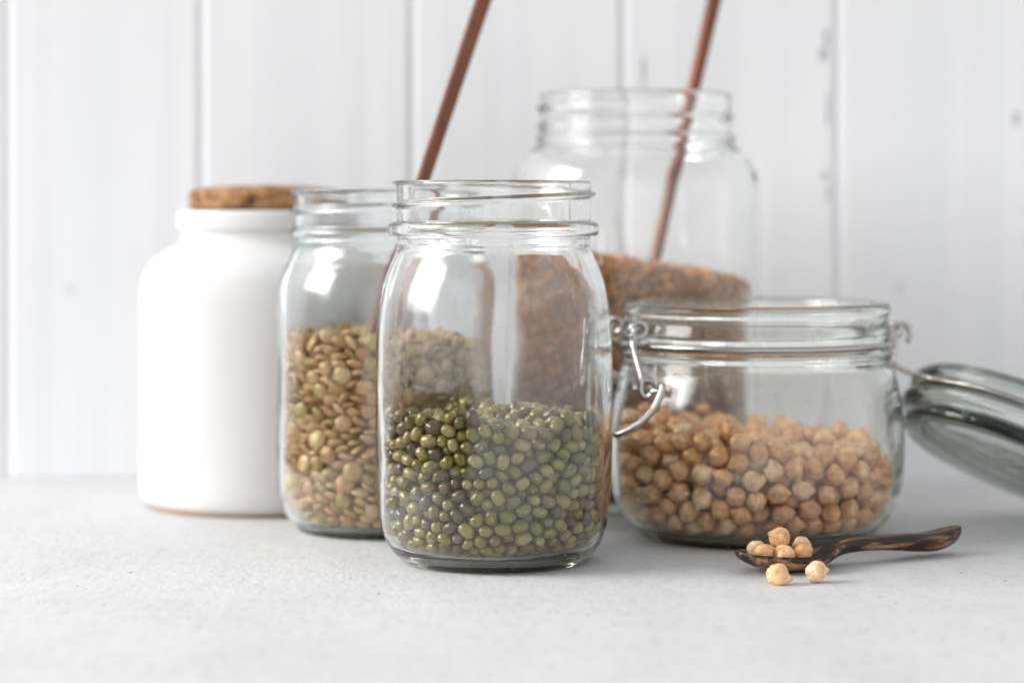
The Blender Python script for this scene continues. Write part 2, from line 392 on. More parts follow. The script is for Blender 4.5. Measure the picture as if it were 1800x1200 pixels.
# ---- tall wide jar with buckwheat at the back
TH1 = helix(15.1, 0.75, R(170), 1.3, 0.13, 0.13)
outer = dense([(0, .3), (3.4, .3), (3.9, .05), (4.2, 0), (4.45, .05), (4.55, .2)], .2)
outer += spline([(4.6, .35), (4.9, .8), (5.03, 1.5), (5.05, 3.0), (5.05, 6.0), (5.05, 9.0), (5.05, 11.5), (5.02, 12.6), (4.88, 13.3), (4.55, 13.9), (4.15, 14.25), (3.98, 14.4)], 6)
outer += [(3.92 + .12 * math.sin(a), 14.62 - .16 * math.cos(a)) for a in np.linspace(.1, PI - .1, 10)]
outer += dense([(3.86, 14.85), (3.86, 16.35)], .05) + [(3.84, 16.42), (3.79, 16.46), (3.72, 16.48)]
inner = [(3.6, 16.48), (3.53, 16.44), (3.5, 16.3)] + dense([(3.5, 16.2), (3.5, 14.6)], .2)
inner += spline([(3.54, 14.35), (3.8, 14.1), (4.25, 13.75), (4.58, 13.2), (4.68, 12.5), (4.71, 11.4), (4.71, 9.0), (4.71, 6.0), (4.71, 3.0), (4.68, 1.7), (4.5, 1.05), (4.1, .72)], 6)
inner += [(3.0, .62), (1.5, .6), (0, .6)]
me = mesh('wide_jar', *jar_mesh(outer, inner, 0, [TH1], .010, .016, 5.7, 144, 14.8), [M_clear]); fix(me)
BX, BD = 5.0, 98.0
tag(link('wide_jar', me, None, at(BX, BD)), 'tall wide clear glass jar of brown buckwheat standing at the back near the wall', 'jar')

# ---- low clip-top jar
FX, FD = 8.86, 88.0
cj = tag(empty('clip_top_jar', at(FX, FD)), 'low wide clip-top glass jar of chickpeas with wire clasp and open lid', 'jar')
outer = dense([(0, .08), (3.5, .08), (3.85, .03), (4.05, 0), (4.2, .04), (4.28, .16)], .15)
outer += spline([(4.34, .25), (4.72, .6), (5.02, 1.05), (5.22, 1.55), (5.36, 2.3), (5.38, 3.2), (5.34, 4.1), (5.24, 5.0), (5.08, 5.8), (4.95, 6.2), (4.90, 6.42)], 8)
outer += spline([(4.92, 6.50), (4.97, 6.62), (4.94, 6.74), (4.80, 6.86), (4.74, 7.02), (4.80, 7.18), (4.88, 7.30), (4.86, 7.5), (4.80, 7.8), (4.80, 8.0), (4.86, 8.12), (4.88, 8.28), (4.82, 8.4)], 6)
outer += [(4.74, 8.46), (4.66, 8.48)]
inner = [(4.5, 8.48), (4.40, 8.45), (4.34, 8.36)] + dense([(4.33, 8.25), (4.33, 7.0)], .12)
inner += spline([(4.38, 6.7), (4.52, 6.3), (4.72, 5.8), (4.90, 5.0), (5.00, 4.1), (5.05, 3.2), (5.04, 2.1), (4.94, 1.45), (4.68, .90), (4.28, .50), (3.6, .28)], 8)
inner += [(2.4, .25), (1.2, .24), (0, .24)]
me = mesh('glass_body', *jar_mesh(outer, inner, 0, [], .010, .014, 1.9, 160), [M_green]); fix(me)
link('glass_body', me, cj)
RZ = 7.0
ring = [(4.88 * math.cos(a), 4.88 * math.sin(a), RZ) for a in np.linspace(0, 2 * PI, 97)[:-1]]
link('neck_wire', mesh('neck_wire', *tube(ring, .115, 10, closed=True), [M_steel]), cj)
def rot17(p, a=R(17)):                                     # clasp / hinge axis is turned 17 degrees from the picture plane
    x, y, z = p; return (x * math.cos(a) - y * math.sin(a), x * math.sin(a) + y * math.cos(a), z)
def loop(c, nrm, r, a0=0, a1=2 * PI, n=22):
    nrm = Vector(nrm).normalized(); u = nrm.orthogonal().normalized(); v = nrm.cross(u)
    return [Vector(c) + (u * math.cos(a) + v * math.sin(a)) * r for a in np.linspace(a0, a1, n)]
clasp = link('clasp', None, cj)
W_ = .115
# two arms, each: eyelet on the neck wire, a link hanging from it, a lower eyelet
for (ux, uy), (lx, ly), zt, zb in (((-4.38, -2.62), (-4.12, -3.28), 7.58, 5.62), ((-5.12, .25), (-5.34, .10), 7.58, 5.70)):
    ra = Vector((ux, uy, 0)).normalized(); tg = Vector((-ra.y, ra.x, 0))          # outwards, and along the rim
    p = tube(loop((ux, uy, zt), tg + ra * .35, .27), W_, 10)
    lk = [Vector((ux, uy, 0)) - ra * .20 + Vector((0, 0, RZ)), Vector((ux, uy, 0)) + ra * .10 + Vector((0, 0, RZ + .12)), Vector((ux, uy, 0)) + ra * .26 + Vector((0, 0, zt - .1))]
    link('eyelet', mesh('eyelet', *join(p, tube(lk, W_, 10, sub=4)), [M_steel]), clasp)
    a_, b2 = Vector((ux, uy, zt)), Vector((lx, ly, zb)); o_ = ra * .24
    dn = [a_ + Vector((0, 0, .05)), a_ + o_ * .8 + Vector((0, 0, .02)), a_ + o_ + Vector((0, 0, -.45)), (a_ + b2) / 2 + o_ * 1.1, b2 + o_ + Vector((0, 0, .35)), b2 + o_ * 1.1 + Vector((0, 0, -.12)), b2 + o_ * .5 + tg * .12 + Vector((0, 0, -.34)), b2 + tg * .26 + Vector((0, 0, -.22)), b2 + tg * .22 + Vector((0, 0, .05))]
    link('link_wire', mesh('link_wire', *tube(dn, W_, 10, sub=6), [M_steel]), clasp)
    link('eyelet', mesh('eyelet', *tube(loop(b2, tg + ra * .3, .25), W_, 10), [M_steel]), clasp)
# the lever: a pointed loop of wire hanging out from the lower eyelets
lv = [(-4.05, -3.40, 5.50), (-3.72, -3.72, 5.52), (-3.62, -3.85, 5.72), (-3.66, -3.92, 5.50), (-3.92, -3.98, 4.95), (-4.42, -3.98, 4.42), (-5.02, -3.80, 4.06), (-5.22, -3.66, 4.00), (-5.26, -3.45, 4.16), (-5.10, -3.10, 4.75), (-4.86, -2.70, 5.50), (-4.74, -2.45, 5.95), (-4.66, -2.45, 5.72), (-4.45, -2.90, 5.50)]
link('lever', mesh('lever', *tube(lv, W_ * 1.1, 12, sub=6), [M_steel]), clasp)
hinge = link('hinge', None, cj)
for sgn in (-1, 1):
    y = .95 * sgn
    lk = [rot17(q) for q in ((4.86, y, RZ), (5.1, y, RZ + .22), (5.26, y, RZ + .42), (5.44, y, RZ + .62), (5.66, y, RZ + .50), (5.72, y, RZ + .18), (5.60, y, RZ - .05))]
    link('hinge_hook', mesh('hinge_hook', *tube(lk, W_, 10, sub=4), [M_steel]), hinge)
    link('eyelet', mesh('eyelet', *tube(loop(rot17((5.12, y * 1.02, RZ + .40)), rot17((.2, 1, 0)), .22), W_, 10), [M_steel]), hinge)
# lid, fallen open to the right
LX, LD = 9.6, 1.3
lid = link('lid', None, cj, (LX * S, LD * S, 2.17 * S)); lid.rotation_mode = 'XYZ'
lid.rotation_euler = (R(-14), R(25), R(0)); lid.scale = (.92, .92, 1.12)
lo_ = [(0, .0), (2.2, .0), (4.2, .02)] + spline([(4.55, .05), (4.74, .16), (4.80, .34), (4.78, .50), (4.82, .62), (5.05, .74), (5.16, .90), (5.12, 1.06), (4.96, 1.16), (4.86, 1.28), (4.90, 1.40), (5.06, 1.50), (5.08, 1.66), (4.98, 1.86), (4.74, 2.04), (4.4, 2.12)], 5)
li_ = spline([(4.25, 2.10), (4.15, 2.0), (4.12, 1.7), (4.25, 1.2), (4.30, .95), (4.2, .70), (3.9, .58)], 5) + [(2.4, .55), (1.2, .55), (0, .55)]
me = mesh('lid_glass', *jar_mesh(lo_, li_, 0, [], .015, .04, 4.4, 144), [M_lid]); fix(me)
link('lid_glass', me, lid)
wr = [(4.97 * math.cos(a), 4.97 * math.sin(a), 1.28) for a in np.linspace(R(-174), R(174), 90)]
link('lid_wire', mesh('lid_wire', *tube(wr, .11, 10), [M_steel]), lid)
# wires from hinge down to the lid wire
arm = [Vector(rot17(q)) for q in ((5.12, -.97, RZ + .30), (5.10, -1.0, RZ - .2), (5.08, -1.1, RZ - .9))]
LM = Matrix.Translation((LX, LD, 2.17)) @ lid.rotation_euler.to_matrix().to_4x4() @ Matrix.Diagonal((.92, .92, 1.12, 1))
arm += [(LM @ Vector((5.02 * math.cos(R(a)), 5.02 * math.sin(R(a)), 1.28))) + Vector(o_) for a, o_ in ((198, (-.12, -.12, .12)), (210, (0, -.03, 0)), (222, (0, 0, 0)), (234, (0, 0, 0)))]
link('lid_arm', mesh('lid_arm', *tube(arm, .10, 10, sub=6), [M_steel]), hinge)

# ---- white bottle with cork
wb = tag(empty('white_bottle', at(-9.88, 97.0)), 'white glazed ceramic bottle with a cork lid at the left', 'bottle')
outer = [(0, .12), (4.3, .12)] + spline([(4.62, .12), (4.86, .28), (4.98, .6), (5.03, 1.2), (5.03, 3), (5.03, 5.5), (5.03, 7.6), (5.0, 8.5), (4.86, 9.2), (4.5, 9.75), (4.0, 10.12), (3.55, 10.36), (3.40, 10.55), (3.36, 10.75), (3.40, 10.92), (3.50, 11.02), (3.53, 11.3), (3.52, 11.6), (3.46, 11.72), (3.36, 11.76)], 6)
inner = [(3.1, 11.74), (2.95, 11.6), (2.92, 11.0), (2.95, 10.4), (3.4, 10.0), (4.3, 9.4), (4.66, 8.4), (4.7, 3), (4.5, .9), (3.5, .6), (0, .55)]
me = mesh('bottle_body', *lathe([Vector(p) for p in outer] + [Vector(p) for p in inner], 128), [M_ceramic]); fix(me); link('bottle_body', me, wb)
me = mesh('foot_ring', *lathe([Vector(p) for p in ((0, 0), (4.55, 0), (4.68, .03), (4.70, .115), (0, .115))], 128), [M_clay]); fix(me); link('foot_ring', me, wb)
ck = [(0, 11.0), (2.6, 11.0), (2.85, 11.74), (2.92, 11.80)] + spline([(3.02, 11.86), (3.04, 12.2), (3.02, 12.42), (2.90, 12.56), (2.4, 12.62), (1.2, 12.72), (0, 12.74)], 5)
def ckf(k, th, r, z):
    q = Vector((r * math.cos(th) * 1.6, r * math.sin(th) * 1.6, z * 2)); v = noise.noise(q * 1.5)
    return r + (.06 * v if r > 1 else 0), z + .04 * noise.noise(q + Vector((5, 5, 5)))
me = mesh('cork_lid', *lathe([Vector(p) for p in ck], 128, ckf), [M_cork]); fix(me); link('cork_lid', me, wb)

# ---- copper spoons standing in two of the jars (only their handles show)
def bar(p0, p1, w0, w1, th, roll, bend=0.0):
    p0, p1 = Vector(p0), Vector(p1); d = (p1 - p0).normalized()
    side = d.cross(Vector((0, 1, 0))).normalized(); fr = side.cross(d).normalized()
    q = Quaternion(d, roll); side = q @ side; fr = q @ fr
    vs, fs = [], []; m = 26
    sec = [(-1, -.6), (-.75, -1), (.75, -1), (1, -.6), (1, .6), (.75, 1), (-.75, 1), (-1, .6)]
    for i in range(m + 1):
        u = i / m; w_ = w0 + (w1 - w0) * u; c = p0 + (p1 - p0) * u + fr * bend * math.sin(PI * u)
        w_ *= 1 + .03 * noise.noise(Vector((u * 14, 1, 2)))
        for a, b_ in sec: vs.append((c + side * a * w_ / 2 + fr * b_ * th / 2) * S)
    n = len(sec)
    for i in range(m):
        for k in range(n): fs.append((i * n + k, i * n + (k + 1) % n, (i + 1) * n + (k + 1) % n, (i + 1) * n + k))
    fs += [tuple(range(n)), tuple(m * n + k for k in range(n))]
    me = mesh('copper_spoon', vs, fs, [M_copper], smooth=False); fix(me); return me
SP0, SP1 = Vector((-5.27, 87.25, 6.75)), Vector((-.55, 92.3, 21.4))
tag(link('copper_spoon', bar(SP0, SP1, .36, .62, .30, R(24))), 'thin copper spoon handle leaning out of the lentil jar', 'spoon')
tag(link('copper_spoon', bar((5.50, 97.2, 8.9), (8.75, 98.2, 22.6), .40, .58, .34, R(14))), 'thin dark copper spoon handle leaning in the tall buckwheat jar', 'spoon')

# ---- wooden spoon
spn = [  # t, half width, z of top edge, z of underside, hollow depth
 (0.00, .06, .72, .62, 0), (.12, .38, .72, .50, .05), (.35, .68, .70, .36, .16), (.8, 1.00, .66, .17, .34), (1.4, 1.20, .62, .05, .44), (2.0, 1.24, .60, .01, .46),
 (2.6, 1.14, .62, .03, .42), (3.1, .90, .66, .10, .32), (3.5, .62, .70, .20, .18), (3.9, .42, .74, .30, .05), (4.4, .33, .78, .37, 0), (5.2, .34, .80, .38, 0), (6.1, .42, .78, .32, -.02),
 (7.0, .52, .74, .22, -.03), (7.9, .55, .72, .16, -.03), (8.5, .46, .80, .26, -.02), (8.9, .30, .88, .42, 0), (9.12, .12, .90, .60, 0), (9.18, .03, .84, .74, 0)]
def spoon_mesh():
    sp = []
    for i in range(5):
        sp.append(spline([(s[0], s[i], 0) for s in spn], 5))
    m = len(sp[0]); vs, fs = [], []; K = 14
    for i in range(m):
        t_ = sp[0][i].x; hw, zt, zb, dp = (sp[j][i].y for j in range(1, 5)); hw = max(hw, .02)
        ring_ = []
        for k in range(K + 1):                             # top, from -y to +y, hollowed
            u = -1 + 2 * k / K
            rim = min(1, (1 - abs(u)) / .10)
            ring_.append((t_, hw * u, zt - (dp * (1 - u * u) ** .8 if dp > 0 else dp * (1 - u * u) * 1.5) * rim - (1 - rim) * .03))
        for k in range(1, K):                              # underside back again
            a = PI * k / K; u = math.cos(a)
            ring_.append((t_, hw * u, zt - .06 - (zt - .06 - zb) * math.sin(a) ** .8))
        vs += ring_
    n = len(vs) // m
    for i in range(m - 1):
        for k in range(n): fs.append((i * n + k, i * n + (k + 1) % n, (i + 1) * n + (k + 1) % n, (i + 1) * n + k))
    fs += [tuple(range(n)), tuple((m - 1) * n + k for k in range(n))]
    vs = [Vector(v) * S for v in vs]
    me = mesh('wooden_spoon', vs, fs, [M_palm]); fix(me); return me
SPX, SPD = 7.38, 78.5
spo = tag(link('wooden_spoon', spoon_mesh(), None, at(SPX, SPD)), 'small dark striped palm wood spoon holding chickpeas on the table', 'spoon')
spo.scale = (1.03, 1, 1.06); spo.rotation_euler = (0, 0, math.atan2(4.9, 8.1))

# ---------------------------------------------------------------- seeds
def ball(n, m):
    vs, fs = [(1, 0, 0)], []
    for j in range(1, m):
        ph = PI * j / m
        for i in range(n):
            th = 2 * PI * i / n; vs.append((math.cos(ph), math.sin(ph) * math.cos(th), math.sin(ph) * math.sin(th)))
    vs.append((-1, 0, 0)); L = len(vs) - 1
    for i in range(n): fs.append((0, 1 + i, 1 + (i + 1) % n)); fs.append((L, L - n + (i + 1) % n, L - n + i))
    for j in range(m - 2):
        for i in range(n):
            a = 1 + j * n
            fs.append((a + i, a + n + i, a + n + (i + 1) % n, a + (i + 1) % n))
    return vs, fs
def mung_shape(seed):
    rn = random.Random(seed); vs, fs = ball(18, 13); out = []; tint = []
    cols = [(.195, .158, .014), (.250, .205, .030), (.135, .110, .010), (.300, .240, .065), (.215, .150, .048), (.110, .072, .026), (.215, .178, .014), (.350, .290, .100)]
    c = np.array(cols[seed % len(cols)])
    for v in vs:
        x, y, z = v; s = math.hypot(y, z)
        sx = math.copysign(abs(x) ** .80, x); f = (s ** .86 / s) if s > 1e-6 else 1
        q = Vector((sx, y * f, z * f)); b_ = 1 + .05 * noise.noise(q * 1.6 + Vector((seed, 0, 0)))
        p = Vector((q.x * .262, q.y * .205, q.z * .205)) * b_
        h = 9          # the white scar
        if p.y > .1 and h < 1.3: p.y += .010; tint.append((.78, .76, .66) if h < 1.0 else c * 1.0)
        else: tint.append(c * (1 + .10 * noise.noise(q * 2.5 + Vector((0, seed, 0)))))
        out.append(p * S)
    # a finer scar: extra little pad
    if seed % 2: return out, fs, np.array(tint)
    n0 = len(out); pad = 10
    for k in range(pad):
        a = 2 * PI * k / pad; xx, zz = .056 * math.cos(a), .013 * math.sin(a)
        out.append(Vector((xx, .2085, zz)) * S); tint.append((.75, .72, .62))
    fs = fs + [tuple(n0 + k for k in range(pad))]
    for k in range(pad):
        a = 2 * PI * k / pad; out.append(Vector((.070 * math.cos(a), .185, .024 * math.sin(a))) * S); tint.append((.40, .35, .22))
    for k in range(pad): fs.append((n0 + k, n0 + (k + 1) % pad, n0 + pad + (k + 1) % pad, n0 + pad + k))
    return out, fs, np.array(tint)
def lentil_shape(seed):
    rn = random.Random(seed); vs, fs = ball(20, 13); out = []; tint = []
    cols = [(.56, .36, .17), (.64, .42, .21), (.48, .32, .13), (.56, .32, .15), (.68, .49, .27), (.46, .34, .13), (.52, .29, .14), (.62, .44, .21), (.58, .39, .17), (.60, .41, .19)]
    c = np.array(cols[seed % len(cols)])
    for v in vs:
        z, x, y = v; rr = math.hypot(x, y)                 # the ball's poles become the flat sides
        q = Vector((x, y, z)); b_ = 1 + .045 * noise.noise(q * 1.4 + Vector((seed, 3, 0)))
        zz = math.copysign(abs(z) ** 1.15, z) * .135
        out.append(Vector((x * .31 * b_, y * .31 * b_, zz)) * S)
        tint.append(c * (1 + .14 * noise.noise(q * 2.2 + Vector((0, seed, 0)))) * (0.90 if abs(z) < .15 else 1))
    return out, fs, np.array(tint)
def chick_shape(seed):
    rn = random.Random(seed); vs, fs = ball(36, 26); out = []; tint = []
    cols = [(.84, .50, .245), (.90, .59, .32), (.72, .385, .175), (.86, .49, .235), (.81, .47, .27), (.92, .65, .41)]
    c = np.array(cols[seed % len(cols)]); off = Vector((seed * 1.7, 0, 0))
    lob = rn.uniform(.06, .13); rn_b = rn.uniform(.08, .20)
    for v in vs:
        q = Vector(v); ang = math.acos(max(-1, min(1, q.x)))
        r = .40 * (1 + .05 * q.x)
        r += rn_b * math.exp(-(ang / .27) ** 1.5)                               # the beak
        gr = math.exp(-(q.y / .16) ** 2) * (1 if q.z > 0 else .35) * max(0, math.sin(min(PI, ang * 1.15)))
        r -= lob * gr * .55
        r += .055 * noise.noise(q * 1.3 + off) + .016 * noise.noise(q * 4 + off)
        w_ = abs(noise.noise(Vector((q.x * 2.0, q.y * 5.5, q.z * 5.5)) + off))
        r -= .036 * math.exp(-(w_ / .07) ** 2)                                  # wrinkles that run to the beak
        p = Vector((q.x * r, q.y * r * 1.0, q.z * r * .97)); p.y += math.exp(-(ang / .3) ** 2) * .05 * (1 if seed % 2 else -1)
        out.append(p * S * .87)
        t_ = 1 + .16 * noise.noise(q * 2 + off) - .22 * math.exp(-(w_ / .06) ** 2) * .8
        if ang < .16: t_ *= .85
        tint.append(c * t_)
    return out, fs, np.array(tint)

def unpack(d):                                             # rows of x y z (1/100 cm), quaternion x y z (1/99), size (1/100)
    for i in range(0, len(d), 7):
        x, y, z, a, b_, c, s = d[i:i + 7]; a, b_, c = a / 99, b_ / 99, c / 99
        yield Vector((x, y, z)) / 100, Quaternion((math.sqrt(max(0, 1 - a * a - b_ * b_ - c * c)), a, b_, c)).normalized(), s / 100
def seeds(name, data, shape, nvar, m, origin, label, cat, group, n_objects, stuff_label, keep, drop=0.0, core=None, core_tint=(0, 0, 0)):
    var = [shape(k) for k in range(nvar)]
    mes = [mesh(name, v, f, [m], tint=t_) for v, f, t_ in var]
    rn = random.Random(5); rest = []; made = 0
    for p, q, s in unpack(data):
        if not keep(p): continue
        p = p - Vector((0, 0, drop)); k = rn.randrange(nvar); loc = Vector(origin) + p * S
        if made < n_objects:
            o = link(name, mes[k], None, loc); o.rotation_mode = 'QUATERNION'; o.rotation_quaternion = q; o.scale = (s, s, s)
            tag(o, label, cat, group); made += 1
        else: rest.append((k, p, q, s))
    if rest:
        VS, FS, TT = [], [], []; n0 = 0
        for k, p, q, s in rest:
            v, f, t_ = var[k]; A = np.array([tuple(x) for x in v]); Mx = np.array(q.to_matrix()) * s
            VS.append(A @ Mx.T + np.array(p) * S); TT.append(t_); FS += [tuple(i + n0 for i in g) for g in f]; n0 += len(v)
        if core:                                           # solid stand-in for the pile's middle, added and tinted dark to shade the gaps
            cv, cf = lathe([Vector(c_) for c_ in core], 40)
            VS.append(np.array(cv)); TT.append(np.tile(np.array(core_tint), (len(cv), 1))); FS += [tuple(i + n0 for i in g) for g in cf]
        VS = np.concatenate(VS); TT = np.concatenate(TT)
        o = link(name + 's', mesh(name + 's', VS, FS, [m], tint=TT), None, origin); tag(o, stuff_label, None, None, 'stuff')

